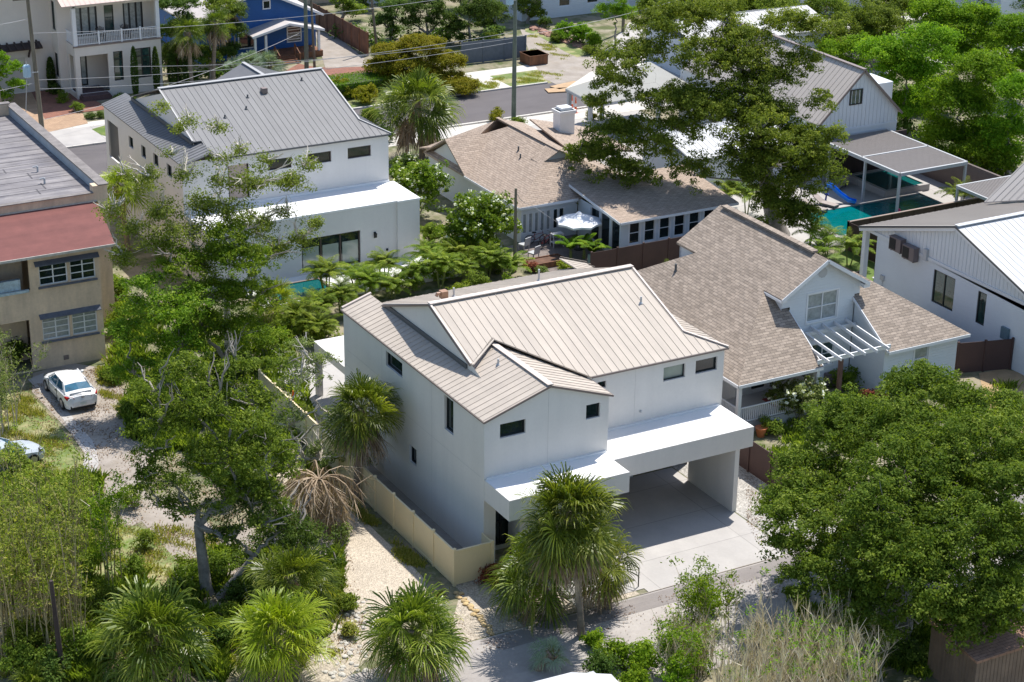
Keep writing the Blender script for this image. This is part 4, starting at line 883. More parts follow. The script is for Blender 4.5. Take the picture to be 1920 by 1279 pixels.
for x, y, rz, lb in ((38.9, 18.75, R(180), 'dark wicker chair on the house side of the white porch table'), (38.2, 20.7, R(15), 'dark wicker chair at the near end of the white porch table'), (39.6, 20.7, 0, 'dark wicker chair behind the white porch table')): chair(lb, x, y, rz, 'dark wicker chairs round the porch table')
solo(MB().lathe((55.9, 26.0, .0), [(.5, 0), (.55, .3), (.45, .45)], 14), 'kayak_tub', M['yellowp'], 'yellow plastic tub in the shade beyond the second pergola', 'tub', (*at(1845, 320)[:2], 0))
bpy.data.objects['kayak_tub'].name = 'plastic_tub'

# ================================================================ cottage patio things
q = at(1084, 468); t = thing('parasol', 'round white canvas patio parasol beside the sunroom', 'parasol', (q.x, q.y, 0))
cp = MB(); n = 8; top = Vector((q.x, q.y, 2.55))
for k in range(n):
    a0, a1 = 2*math.pi*k/n, 2*math.pi*(k+1)/n
    P0 = Vector((q.x+1.55*math.cos(a0), q.y+1.55*math.sin(a0), 1.98)); P1 = Vector((q.x+1.55*math.cos(a1), q.y+1.55*math.sin(a1), 1.98)); md = (P0+P1)/2+Vector((0, 0, .02)); md = top.lerp(md, .97)
    cp.face([top, P0, md]); cp.face([top, md, P1]); cp.face([P0, P0-Vector((0, 0, .14)), md-Vector((0, 0, .13)), md]); cp.face([md, md-Vector((0, 0, .13)), P1-Vector((0, 0, .14)), P1])
cp.obj('canopy', M['umbrella'], t); MB().lathe(top, [(.22, -.06), (.12, .05), (.02, .12)], 8).obj('vent_cap', M['umbrella'], t)
MB().tube([(q.x, q.y, 0), (q.x, q.y, 2.5)], .025, 6).obj('pole', M['greypaint'], t); MB().lathe((q.x, q.y, 0), [(.3, 0), (.3, .08), (.05, .12)], 10).obj('base', M['black'], t)
q = at(1016, 460)
def bicycle(label, x, y, rz):
    t = thing('bicycle', label, 'bicycle', (0, 0, 0)); P = lambda a, z: (a, 0, z)
    for a in (-.5, .52):
        wl = MB(); wl.tube([(a+.33*math.cos(k*math.pi/8), 0, .34+.33*math.sin(k*math.pi/8)) for k in range(17)], .025, 5, cap=False)
        for k in range(8): wl.beam((a, 0, .34), (a+.32*math.cos(k*math.pi/4), 0, .34+.32*math.sin(k*math.pi/4)), .008, .008, up=(0, 1, 0))
        wl.obj('wheel', M['tyre'], t)
    f = MB()
    for a, b in ((P(-.5, .34), P(-.1, .3)), (P(-.1, .3), P(-.2, .8)), (P(-.5, .34), P(-.17, .7)), (P(-.17, .7), P(.36, .78)), (P(-.1, .3), P(.4, .62)), (P(.34, .95), P(.52, .34))): f.tube([a, b], .02, 5)
    f.obj('frame', mat('red_bike_paint', (.25, .03, .03), .4, .05), t); MB().box((-.34, -.07, .82), (-.08, .07, .88)).obj('saddle', M['black'], t); MB().tube([(.28, -.27, 1.0), (.34, 0, .96), (.28, .27, 1.0)], .015, 5).obj('handlebar', M['black'], t)
    t.location = (x, y, .02); t.rotation_euler = (R(6), 0, rz)
bicycle('dark red bicycle leaning by the wall of the shingle cottage, front one', q.x+.1, q.y-.35, R(20)); bicycle('second bicycle behind, closest to the cottage wall', q.x-.2, q.y+.35, R(-15))
q = at(1044, 462); t = thing('grill_cart', 'white wheeled patio cart with shelves near the parasol', 'cart', (q.x, q.y, 0)); MB().box((q.x-.4, q.y-.25, .85), (q.x+.4, q.y+.25, .92)).obj('shelf', M['whitepaint'], t); MB().box((q.x-.38, q.y-.23, .3), (q.x+.38, q.y+.23, .34)).obj('shelf', M['whitepaint'], t)
for sx in (-.37, .37):
    for sy in (-.22, .22): MB().box((q.x+sx-.02, q.y+sy-.02, 0), (q.x+sx+.02, q.y+sy+.02, .85)).obj('leg', M['whitepaint'], t)
q = at(1022, 497); t = thing('raised_bed', 'brown timber raised planting bed on the cottage patio', 'planter', (q.x, q.y, 0)); rb = MB()
for a, b in (((-1.3, -.6), (1.3, -.52)), ((-1.3, .52), (1.3, .6)), ((-1.3, -.52), (-1.22, .52)), ((1.22, -.52), (1.3, .52))): rb.box((q.x+a[0], q.y+a[1], 0), (q.x+b[0], q.y+b[1], .4))
rb.obj('timber_frame', M['wood'], t); MB().box((q.x-1.22, q.y-.52, 0), (q.x+1.22, q.y+.52, .33)).obj('soil', M['mulch'], t)
solo(MB().box((25.0, 31.7, 0), (25.8, 32.3, .6)).box((25.05, 31.75, .6), (25.75, 32.25, .61)), 'planter_box', mat('pale_green_planter', (.35, .48, .42), .6, .1), 'pale green square planter box on the cottage patio', 'planter', (25.4, 32, 0))
for p, lab in (((982, 470), 'green garden chair by the shrub and utility post'), ((1000, 486), 'white garden chair by the raised bed and utility post')):
    q = at(*p); o = chair(lab, q.x, q.y, R(200), 'garden chairs on the cottage patio', 'greypaint')

# ================================================================ BEIGE BUILDING on the left
H = thing('tan_building', 'old tan stucco two storey building with red rolled roof and flat tar roof', 'building', (-11, 45, 0))
w = MB(); yb = 31.4
hb = [(-10.95+20, -9.35+20, 4.95, 6.25), (-9.2+20, -7.75+20, 4.95, 6.25), (-11.0+20, -9.45+20, 1.7, 3.1), (-9.3+20, -7.85+20, 1.7, 3.1)]
wall(w, (-20, yb), (1, 0), 12.5, 0, 6.95, hb+[(5.3, 8.5, 4.85, 6.6), (5.3, 8.3, .05, 3.1)], .12)
wall(w, (-7.5, yb), (0, 1), 4.9, 0, 6.95); w.face([(-7.5, yb, 6.95), (-7.5, 36.3, 6.95), (-7.5, 36.3, 7.6)])
w.box((-20, 36.3, 0), (-5.25, 55.2, 7.98))
w.box((-20, 36.3, 7.98), (-5.7, 36.55, 8.2)); w.box((-5.7, 36.3, 7.98), (-5.25, 55.2, 8.6)); w.box((-20, 54.8, 7.98), (-5.7, 55.2, 8.75)); w.box((-6.1, 36.3, 8.2), (-5.7, 36.9, 8.6))
# recess behind the open porch bays
w.box((-20, 33.2, 0), (-11.4, 33.3, 6.9)); w.box((-20, yb+.12, 3.3), (-11.4, 33.3, 3.5)) if False else None
w.obj('wall', M['tan'], H)
for h in hb: window(H, (-20, yb), (1, 0), *h, .12, fw=.06, mull=(.5,), trans=(.33, .66) if h[3] > 4 else (.25, .5, .75), fm='whitepaint', gm='curtain' if h[3] < 4 else 'glass')
aw = MB()
for x0, x1, z in ((-11.2, -7.55, 6.45), (-11.15, -7.65, 3.32)): aw.slab([(x0, yb-.25, z-.22), (x1, yb-.25, z-.22), (x1, yb+.02, z), (x0, yb+.02, z)], .04)
for x0, x1, z in ((-11.05, -7.7, 4.88), (-11.1, -7.8, 1.63)): aw.box((x0, yb-.12, z-.06), (x1, yb, z+.04))
aw.obj('window_hood', mat('weathered_blue_hood', (.12, .13, .16), .8, .25), H)
MB().box((-14.6, yb-.1, 4.75), (-11.6, yb+.05, 4.9)).box((-14.5, yb+.1, 4.9), (-12, yb+.35, 5.5)).obj('balcony_clutter', mat('pale_blue_tarp', (.4, .5, .55), .6, .3, 5), H)
MB().box((-9.95, yb-.02, .35), (-9.65, yb+.01, .62)).obj('crawl_vent', M['browntrim'], H)
rf = MB(); roof(rf, [(-20, 30.75, 7.0), (-6.75, 30.75, 7.0), (-5.9, 36.3, 7.68), (-20, 36.3, 7.68)], (1, 0), t=.1, ribs=False); rfo = rf.obj('roof', M['redroof'], H)
MB().beam((-20, 30.72, 6.93), (-6.75, 30.72, 6.93), .05, .14).beam((-20, 36.26, 7.72), (-5.9, 36.26, 7.72), .05, .07).obj('gutter', mat('off_white_gutter', (.5, .47, .42), .7, .2, 4), rfo)
dk = MB(); dk.face([(-20, 36.55, 7.995), (-5.7, 36.55, 7.995), (-5.7, 54.8, 7.995), (-20, 54.8, 7.995)]); dk.obj('flat_roof', M['oldroof'], H)
se = MB(); yy = 38.6; rnd = random.Random(5)
while yy < 54: se.beam((-20, yy, 8.0), (-5.9, yy+rnd.uniform(-.1, .1), 8.0), .05, .012); yy += rnd.uniform(.9, 1.1)
for k in range(9): x_, y_ = rnd.uniform(-12, -6.5), rnd.uniform(38, 53); se.beam((x_, y_, 8.0), (x_+.05, y_+rnd.uniform(.5, 1.2), 8.0), .08, .014)
se.obj('roof_seam', mat('tar_line', (.09, .085, .09), .9, .1), H)
MB().box((-5.72, 36.9, 8.0), (-5.705, 54.8, 8.5)).obj('flashing', M['lichen'], H)
MB().box((-5.78, 36.25, 8.6), (-5.17, 55.25, 8.66)).box((-20, 54.75, 8.75), (-5.6, 55.25, 8.8)).box((-20, 36.22, 8.2), (-6.1, 36.6, 8.24)).obj('coping', M['oldcap'], H)
for p in ((-7.6, 42.2, 8), (-7.9, 39.8, 8)): MB().tube([p, (p[0], p[1], p[2]+.35)], .06, 8).tube([(p[0], p[1], 8.35), (p[0]-.25, p[1]+.1, 8.3)], .06, 6).obj('roof_vent', M['greypaint'], H)

# ================================================================ top left balcony house
H = thing('balcony_house', 'cream three bay house with white railed balcony and dark framed windows, top left corner', 'house', (8, 90, 0))
w = MB(); yf = 83.9
hg = [(10.8-7.6, 11.6-7.6, 1.2, 3.65), (12.5-7.6, 14.0-7.6, 1.2, 3.7), (.42, 2.75, .45, 3.55)]
wall(w, (7.6, yf), (1, 0), 7.3, 0, 4.3, hg, .12)
wall(w, (7.6, yf), (0, 1), 2.2, 0, 4.3, [(.4, 1.7, .45, 3.5)], .12, flip=True); wall(w, (6.95, 86.1), (0, 1), 1.7, 0, 9, [(.4, 1.3, 1.3, 3.3), (.4, 1.3, 5.2, 7.6)], .1, flip=True); wall(w, (6.95, 86.1), (1, 0), 8, 0, 9, [(1.2, 2.3, 0.5, 3.3), (1.4, 3.4, 4.6, 7.2), (4.0, 4.8, 4.7, 7.0), (5.6, 7.3, 4.6, 7.2)], .1)
wall(w, (-6, 87.8), (1, 0), 12.95, 0, 11, [(6.6, 8.3, 5.5, 7.5), (7.0, 10.6, .1, 3.0)], .12)
wall(w, (14.9, yf), (0, 1), 12, 0, 9)
w.box((8.0, yf+.1, 7.5), (14.9, 92, 8.2)); w.box((7.6, yf, 4.3), (14.9, 86.1, 4.4))
w.obj('wall', mat('cream_render', (.68, .63, .57), .9, .04, .6), H)
for h in hg[:2]: window(H, (7.6, yf), (1, 0), *h, .12, fw=.09, mull=(.5,) if h[1]-h[0] > 1 else (), trans=(.72,), gm='glassg')
window(H, (6.95, 86.1), (1, 0), 1.2, 2.3, .5, 3.3, .1, fw=.12, mull=(.5,), gm='curtain', name='front_door')
for h in ((1.4, 3.4, 4.6, 7.2), (5.6, 7.3, 4.6, 7.2)): window(H, (6.95, 86.1), (1, 0), *h, .1, fw=.14, mull=(.33, .67), gm='curtain', name='balcony_door')
window(H, (6.95, 86.1), (1, 0), 4.0, 4.8, 4.7, 7.0, .1, fw=.06, gm='glassg')
for h in ((.4, 1.3, 1.3, 3.3), (.4, 1.3, 5.2, 7.6)): window(H, (6.95, 86.1), (0, 1), *h, .1, True, fw=.08, gm='glassg')
window(H, (-6, 87.8), (1, 0), 6.6, 8.3, 5.5, 7.5, .12, fw=.1, mull=(.5,), trans=(.5,))
MB().box((1, 87.9, .1), (4.6, 87.95, 3.0)).obj('garage_door', mat('cream_door', (.55, .52, .47), .7, .05), H)
aw = MB(); aw.slab([(-6, 86.9, 3.9), (5.9, 86.9, 3.9), (5.9, 87.8, 4.2), (-6, 87.8, 4.2)], .12)
for i in range(20): aw.beam((-5.8+i*.6, 86.6, 3.92), (-5.8+i*.6, 87.8, 4.3), .12, .12)
for x in (-2.8, 2.2, 4.9): aw.beam((x, 87.1, 3.8), (x, 87.75, 3.0), .12, .14)
aw.obj('awning', M['darkwood'], H)
bl = MB(); bl.box((7.5, yf-.08, 4.3), (15.0, yf+.02, 4.42)); bl.obj('balcony_edge', M['browntrim'], H)
rl = MB(); railing(rl, (7.65, yf), (14.8, yf), 4.42, .95, .14, .015); railing(rl, (7.65, yf), (7.65, 86), 4.42, .95, .14, .015)
for x in (9.7, 11.6, 13.2): rl.box((x-.06, yf-.06, 4.42), (x+.06, yf+.06, 5.5))
rl.obj('balcony_railing', M['whitepaint'], H)
for x in (7.75, 14.75): MB().box((x-.15, yf-.02, 4.42), (x+.15, yf+.3, 7.5)).obj('balcony_post', M['whitepaint'], H)
rf = MB(); roof(rf, [(-7, 86.6, 8.9), (7.3, 86.6, 8.9), (7.3, 93, 11.5), (-7, 93, 11.5)], (1, 0)); roof(rf, [(6.6, 83.2, 7.9), (15.6, 83.2, 7.9), (15.6, 90, 10.5), (6.6, 90, 10.5)], (1, 0)); rf.obj('roof', mat('pinkish_metal_roof', (.5, .38, .33), .5, .05), H)
MB().box((7.75, yf-.9, 0), (10.2, yf, .3)).box((7.85, yf-.9+.0, .3), (10.1, yf+2.0, .44)).obj('front_steps', mat('dark_brick', (.1, .06, .06), .9, .2, 5), H)
for x in (10.2, 12.3):
    q = (x, 84.8); t = thing('rocking_chair', ('left' if x < 11 else 'right')+' dark slatted round back chair on the balcony', 'chair', (0, 0, 0), 'pair of balcony chairs')
    MB().box((-.3, -.3, .4), (.3, .3, .46)).obj('seat', M['wicker'], t); b = MB()
    for k in range(-3, 4): b.beam((k*.09, .3, .45), (k*.11, .42, 1.15-abs(k)*.05), .06, .02, up=(0, 1, 0))
    b.beam((-.3, .34, .8), (.3, .34, .8), .05, .03, up=(0, 1, 0)); b.obj('backrest', M['wicker'], t)
    for sx in (-.27, .27):
        MB().box((sx-.03, -.28, 0), (sx+.03, -.22, .6)).box((sx-.04, -.3, .6), (sx+.04, .3, .64)).obj('armrest', M['wicker'], t); MB().box((sx-.03, .22, 0), (sx+.03, .28, .4)).obj('leg', M['wicker'], t)
    t.location = (*q, 4.42)

# ================================================================ blue cottage
H = thing('blue_cottage', 'bright blue cottage with white trimmed gables and brown porch steps', 'house', (26, 93, 0))
w = MB(); yc = 90.2
wall(w, (20.5, yc), (1, 0), 11, 0, 3.6, []); w.face([(20.5, yc, 3.6), (31.5, yc, 3.6), (26, yc, 6.1)]); wall(w, (31.5, yc), (0, 1), 12, 0, 3.6)
wall(w, (20.5, yc), (0, 1), 12, 0, 3.6, flip=True); w.obj('wall', M['bluesiding'], H)
window(H, (20.5, yc), (1, 0), 6.0, 6.75, 4.2, 5.0, 0, fw=.1, fm='whitepaint', proud=.04); window(H, (20.5, yc), (1, 0), 8.2, 9.6, 1.0, 2.4, 0, fw=.1, trans=(.2, .4, .6, .8), fm='whitepaint', proud=.04); window(H, (20.5, yc), (1, 0), 3.6, 5.2, .9, 2.4, 0, fw=.1, fm='whitepaint', proud=.04)
rf = MB(); sh([(20, yc-.7, 3.4), (26, yc-.7, 6.15), (26, 103, 6.15), (20, 103, 3.4)], (0, 1), rf); sh([(32, yc-.7, 3.4), (26, yc-.7, 6.15), (26, 103, 6.15), (32, 103, 3.4)], (0, 1), rf)
sh([(24.6, yc-2.2, 2.45), (28.1, yc-2.2, 3.3), (28.1, yc, 3.3), (24.6, yc, 2.45)], (0, 1), rf); sh([(31.4, yc-2.2, 2.45), (28.1, yc-2.2, 3.3), (28.1, yc, 3.3), (31.4, yc, 2.45)], (0, 1), rf); rf.obj('roof', mat('pale_pink_shingle', (.5, .46, .44), .9, .1, .8), H)
fs = MB(); fs.beam((20, yc-.72, 3.32), (26, yc-.72, 6.07), .05, .2); fs.beam((26, yc-.72, 6.07), (32, yc-.72, 3.32), .05, .2); fs.beam((24.6, yc-2.22, 2.35), (28.1, yc-2.22, 3.2), .05, .2); fs.beam((28.1, yc-2.22, 3.2), (31.4, yc-2.22, 2.35), .05, .2); fs.obj('fascia', M['whitepaint'], H)
for x in (24.9, 25.9, 30.9): MB().box((x-.1, yc-2.1, .5), (x+.1, yc-1.9, 2.4)).obj('porch_post', M['whitepaint'], H)
MB().box((24.7, yc-2.2, 0), (31.2, yc, .55)).obj('porch_floor', M['wood'], H)
stp = MB()
for i in range(4): stp.box((26.6, yc-2.2-.3*(i+1), 0), (28.4, yc-2.2-.3*i, .5-.12*i))
for x in (26.6, 28.5): stp.beam((x, yc-3.4, .8), (x, yc-2.2, 1.4), .08, .1); stp.box((x-.05, yc-3.45, 0), (x+.05, yc-3.35, .85)); stp.box((x-.05, yc-2.3, 0), (x+.05, yc-2.2, 1.45))
stp.obj('porch_steps', M['wood'], H)
# carport roof by the oak
H = thing('carport', 'sage metal roofed carport on pale grey posts next to the street', 'carport', (41, 57, 0))
rf = MB(); roof(rf, [(39.1, 54.6, 3.1), (39.3, 59.6, 3.1), (42.4, 61.0, 3.75), (48, 61, 3.9), (48, 54.6, 3.4)], (0, 1), rib=.5); rf.obj('roof', M['greenroof'], H)
MB().beam((39.1, 54.6, 2.98), (39.3, 59.6, 2.98), .06, .2).beam((39.1, 54.6, 2.98), (48, 54.6, 3.2), .06, .2).obj('fascia', M['greypaint'], H)
for x, y in ((39.4, 56.0), (41.2, 57.2), (39.4, 59.2), (45, 55)): MB().box((x-.14, y-.14, 0), (x+.14, y+.14, 2.95)).obj('post', M['greypaint'], H)
# street: ramp plates, barrels, sign, planter, fence
def cone(label, x, y, z, h=.72, g=None):
    t = thing('traffic_cone', label, 'traffic cone', (x, y, z), g); MB().box((x-.18, y-.18, z), (x+.18, y+.18, z+.03)).lathe((x, y, z+.03), [(.13, 0), (.1, h*.35), (.08, h*.55), (.05, h*.8), (.03, h)], 12).obj('cone', M['orange'], t); MB().lathe((x, y, z+.03), [(.101, h*.4), (.078, h*.6)], 12).obj('reflective_band', M['whitepaint'], t)
q = at(1072, 207); cone('orange cone standing on the street by the carport, left one', q.x, q.y, 0, 1.3, 'street cones'); q = at(1079, 212); cone('orange cone beside the pavement at the carport, right one', q.x, q.y, 0, 1.3, 'street cones')
q = at(546, 712); cone('orange traffic cone on the backyard deck behind the cream fence', -.6, 20.6, .03, .75)
for p, lab in (((1058, 162), 'far tan plywood board lying on the street'), ((1050, 170), 'near tan plywood board lying on the street')):
    q = at(*p); b = MB().box((-1.2, -.7, .02), (1.6, .5, .10)); o = solo(b, 'plywood_board', mat('plywood', (.45, .3, .17), .8, .15, 3), lab, 'board', (0, 0, 0), 'boards on the street'); o.location = (q.x, q.y, .01); o.rotation_euler.z = R(12 if 'far' in lab else -14)
q = at(1103, 88); t = thing('yard_sign', 'small red and white yard sign by the rocky planting bed', 'sign', (q.x, q.y, 0)); MB().box((q.x-.02, q.y-.02, 0), (q.x+.02, q.y+.02, 1.0)).obj('post', M['whitepaint'], t); MB().box((q.x-.35, q.y-.06, .5), (q.x+.35, q.y-.03, 1.3)).obj('panel', M['whitepaint'], t); MB().box((q.x-.31, q.y-.07, .92), (q.x+.31, q.y-.062, 1.26)).obj('panel', mat('sign_red', (.6, .05, .06), .5, .03), t)
q = at(1001, 118); solo(MB().box((q.x-.9, q.y-.9, 0), (q.x+.9, q.y+.9, .9)).box((q.x-.95, q.y-.95, .82), (q.x+.95, q.y+.95, .9)), 'timber_planter', M['wood'], 'square brown timber planter beside the pale driveway across the street', 'planter', (q.x, q.y, 0))
a, b = at(866, 121), at(985, 108); board_fence('grey_fence', 'grey blue board fence across the street behind the dry verge', [(a.x, a.y), (b.x, b.y)], 2.0, 'greyfence' if False else 'pole_g')
MATS['slate'] = mat('slate_blue_boards', (.13, .15, .18), .8, .12)
for o in bpy.data.objects:
    if o.parent is not None and o.parent.name.startswith('grey_fence'): o.data.materials[0] = MATS['slate']
a, b, c = at(585, 45), at(690, 105), at(742, 118); board_fence('wood_fence', 'tall reddish brown timber fence beside the blue cottage driveway', [(a.x, a.y), (b.x, b.y)], 2.1, 'wood')
# far buildings at the top edge
def block(name, label, x0, y0, x1, y1, h, m, roofm, hip=1.2):
    t = thing(name, label, 'house', ((x0+x1)/2, (y0+y1)/2, 0)); w = MB(); L_ = x1-x0; n = max(1, int(L_/3)); hs = [(i*L_/n+L_/n*.3, i*L_/n+L_/n*.7, 1.0, 2.3) for i in range(n)]
    wall(w, (x0, y0), (1, 0), L_, 0, h, hs, .08); wall(w, (x0, y0), (0, 1), y1-y0, 0, h, flip=True); wall(w, (x1, y0), (0, 1), y1-y0, 0, h); w.obj('wall', m, t)
    for hh in hs: window(t, (x0, y0), (1, 0), *hh, .08, fw=.07, fm='whitepaint')
    r = MB(); ym = (y0+y1)/2; roof(r, [(x0-.4, y0-.4, h), (x1+.4, y0-.4, h), (x1-1, ym, h+hip), (x0+1, ym, h+hip)], (1, 0), rib=.5); roof(r, [(x0-.4, y1+.4, h), (x1+.4, y1+.4, h), (x1-1, ym, h+hip), (x0+1, ym, h+hip)], (1, 0), rib=.5)
    r.slab([(x0-.4, y0-.4, h), (x0+1, ym, h+hip), (x0-.4, y1+.4, h)], .06); r.slab([(x1+.4, y0-.4, h), (x1+.4, y1+.4, h), (x1-1, ym, h+hip)], .06); r.obj('roof', roofm, t)
q = at(1090, 60); block('white_house', 'white garage walls behind the bright green shrubs, top centre', q.x-3, q.y+6, q.x+22, q.y+15, 9.5, M['lap_w'], M['whiteroof'])
q = at(780, 8); block('white_house', 'pale house hidden by dark trees at the top edge, centre left', q.x-4, q.y+2, q.x+9, q.y+12, 4.2, M['lap_c'], M['whiteroof'])
q = at(700, 20); block('grey_house', 'small house with brown roof beyond the timber fence', q.x-6, q.y+5, q.x+2, q.y+14, 3.2, M['tan'], M['shingle_t'])
q = at(1900, 70); block('pale_house', 'pale roofed house showing through trees at the top right corner', q.x-2, q.y, q.x+10, q.y+10, 5.4, M['lap_w'], MATS['pale_grey_metal_roof'])
q = at(1560, 25); block('pale_house', 'pale house glimpsed through the forest canopy, top right', q.x-4, q.y, q.x+6, q.y+8, 4, M['lap_c'], M['tanroof'])
q = at(1905, 420) 

# ================================================================ shed and foreground roof
H = thing('garden_shed', 'small brown timber shed with rusty pink roof in the bottom right corner', 'shed', (14, -18.5, 0))
sx0, sy0, sx1, sy1 = 12.2, -19.55, 15.6, -16.7
w = MB(); wall(w, (sx0, sy0), (1, 0), 3.4, 0, 2.2); wall(w, (sx0, sy0), (0, 1), 2.85, 0, 2.2, flip=True); wall(w, (sx1, sy0), (0, 1), 2.85, 0, 2.2); wall(w, (sx1, sy1), (-1, 0), 3.4, 0, 2.2)
battens(w, (sx0, sy0), (1, 0), 3.4, 0, lambda a: 2.18, .2, w=.02, d=.015); battens(w, (sx0, sy0), (0, 1), 2.85, 0, lambda a: 2.18, .2, flip=True, w=.02, d=.015); w.obj('wall', M['shedwood'], H)
rf = MB(); sh([(sx0-.12, sy0-.12, 2.18), (sx1+.1, sy0-.12, 2.18), (sx1+.1, sy1+.1, 2.5), (sx0-.12, sy1+.1, 2.5)], (1, 0), rf); rf.obj('roof', M['shedroof'], H)
H = thing('white_van_roof', 'white flat metal roof edge of a low shelter at the bottom edge', 'shelter', (-4, -13.5, 0)); H.name = 'shelter'; ROOTLOC['shelter'] = (-4, -13.5, 0)
rf = MB(); rf.slab([(-7.5, -15.5, 2.5), (-1.9, -15.3, 2.5), (-1.8, -14.0, 2.5), (-3.2, -13.25, 2.58), (-5.2, -13.15, 2.58), (-7.5, -13.6, 2.55)], .1); rf.obj('roof', M['whiteroof'], H)
MB().box((-7, -15.2, 0), (-2.2, -13.3, 2.38)).obj('wall', M['greypaint'], H)

# ================================================================ utility poles and wires
def pole(label, x, y, h, r=.15, m='pole', lean=(0, 0), arm=None, can=None, g=None):
    t = thing('utility_pole', label, 'utility pole', (x, y, 0), g); tp = (x+lean[0], y+lean[1], h)
    MB().tube([(x, y, 0), tp], [r, r*.62], 10).obj('shaft', M[m], t)
    if arm: MB().beam((tp[0]-arm, tp[1], h-.6), (tp[0]+arm, tp[1], h-.6), .1, .12).obj('crossarm', M[m], t)
    if can:
        cz_, dx = can; MB().lathe((x+dx, y-.1, cz_), [(.2, 0), (.3, .06), (.3, .85), (.22, .95)], 12).obj('transformer', M['bluemetal'], t); MB().tube([(x+dx, y-.1, cz_+.95), (x+dx, y-.1, cz_+1.2)], .04, 6).box((x+min(dx, 0), y-.16, cz_+.3), (x+max(dx, 0), y-.06, cz_+.38)).obj('bracket', M['metal'], t)
    return t, tp
p1 = at(81, 262); pole('tall weathered utility pole with blue transformer in front of the balcony house', p1.x, p1.y, 11.5, .2, 'pole', (-.35, 0), 1.1, (5.0, -.85))
p2 = at(963, 232); pole('tall utility pole with transformer at the street, centre top', p2.x, p2.y, 12, .2, 'pole_g', (0, 0), None, (9.6, -.55))
p3 = at(575, 134); pole('greenish utility pole, thicker of the two before the blue cottage', p3.x, p3.y, 11, .2, 'pole_g', (.1, 0))
p4 = at(590, 130); pole('thin brown utility pole, thinner of the two before the blue cottage', p4.x, p4.y, 11, .12, 'pole', (-.3, 0), 1.0)
p5 = at(707, 95); pole('slanting pale pole above the golden tree', p5.x, p5.y, 8, .13, 'pole', (-.8, .0))
p6 = at(1168, 60); pole('dark utility pole beside the round bright tree, top centre', p6.x, p6.y, 10, .16, 'pole')
p7 = at(965, 510); pole('short grey utility post standing in the cottage garden', p7.x, p7.y, 5.6, .13, 'pole')
p8 = at(2, 230); pole('pole cut by the left edge beside the flat roof', p8.x, p8.y, 4.2, .17, 'pole')
p9 = at(118, 1270); pole('dark bare post standing among the bamboo at lower left', p9.x, p9.y, 4.6, .13, 'darkwood', (-.15, 0))
def wire(label, a, b, sag=.6, r=.018):
    a, b = Vector(a), Vector(b); pts = []
    for i in range(17): t_ = i/16; p = a.lerp(b, t_); p.z -= sag*4*t_*(1-t_); pts.append(p)
    solo(MB().tube(pts, r, 4), 'power_line', M['wire'], label, 'cable', tuple(a), 'overhead lines')
T1 = (p1.x-.3, p1.y, 0); T2 = (p2.x, p2.y, 0)
# wires run along the street past both tall poles; a point seen in the picture fixes each height
def onpole(px, py, b): v = over(px, py, b); return (b[0], b[1], v.z)
W0 = [(10, 380-0), ]
for i, (pa, za, pb, zb, lab) in enumerate((
    ((p1.x-.3, p1.y), 10.9, (p2.x, p2.y), 13.0, 'highest pale power line from the balcony house pole'), ((p1.x-.3, p1.y), 8.3, (p2.x, p2.y), 10.9, 'power line crossing the balcony railing'),
    ((p1.x-.2, p1.y), 4.7, (p2.x, p2.y), 7.4, 'power line just under the transformer crossing the tall windows'), ((p1.x-.2, p1.y), 4.0, (p2.x, p2.y), 6.6, 'twin lower power line crossing the cypress columns'),
    ((p1.x, p1.y), .95+.6, (p3.x, p3.y), 3.6, 'lowest line running over the grey roof edge'))):
    wire(lab, (*pa, za), (*pb, zb), .7)
wire('thin line from the left edge to the balcony house pole', (-15, 73, 9.6), (p1.x-.3, p1.y, 9.4), .4); wire('second thin line from the left edge to the balcony house pole', (-15, 73, 4.6), (p1.x-.2, p1.y, 4.5), .4)
wire('line from the centre pole over the carport to the right', (p2.x, p2.y, 7.0), (70, 70, 9), .8); wire('sloping line from the centre pole to the golden tree', (p2.x, p2.y, 6.9), (p4.x-20, p4.y-6, 4), .6)
wire('service drop from the garden post to the cottage eave', (p7.x, p7.y, 5.4), (23.2, 37.0, 2.9), .25, .015); wire('service drop from the cottage eave to the parasol', (23.4, 37.0, 2.8), (26.0, 34.9, .9), .1, .012)
wire('guy line from the transformer down to the driveway', (p1.x-.9, p1.y, 4.8), (p1.x-1.2, p1.y+.6, .3), .1, .03)

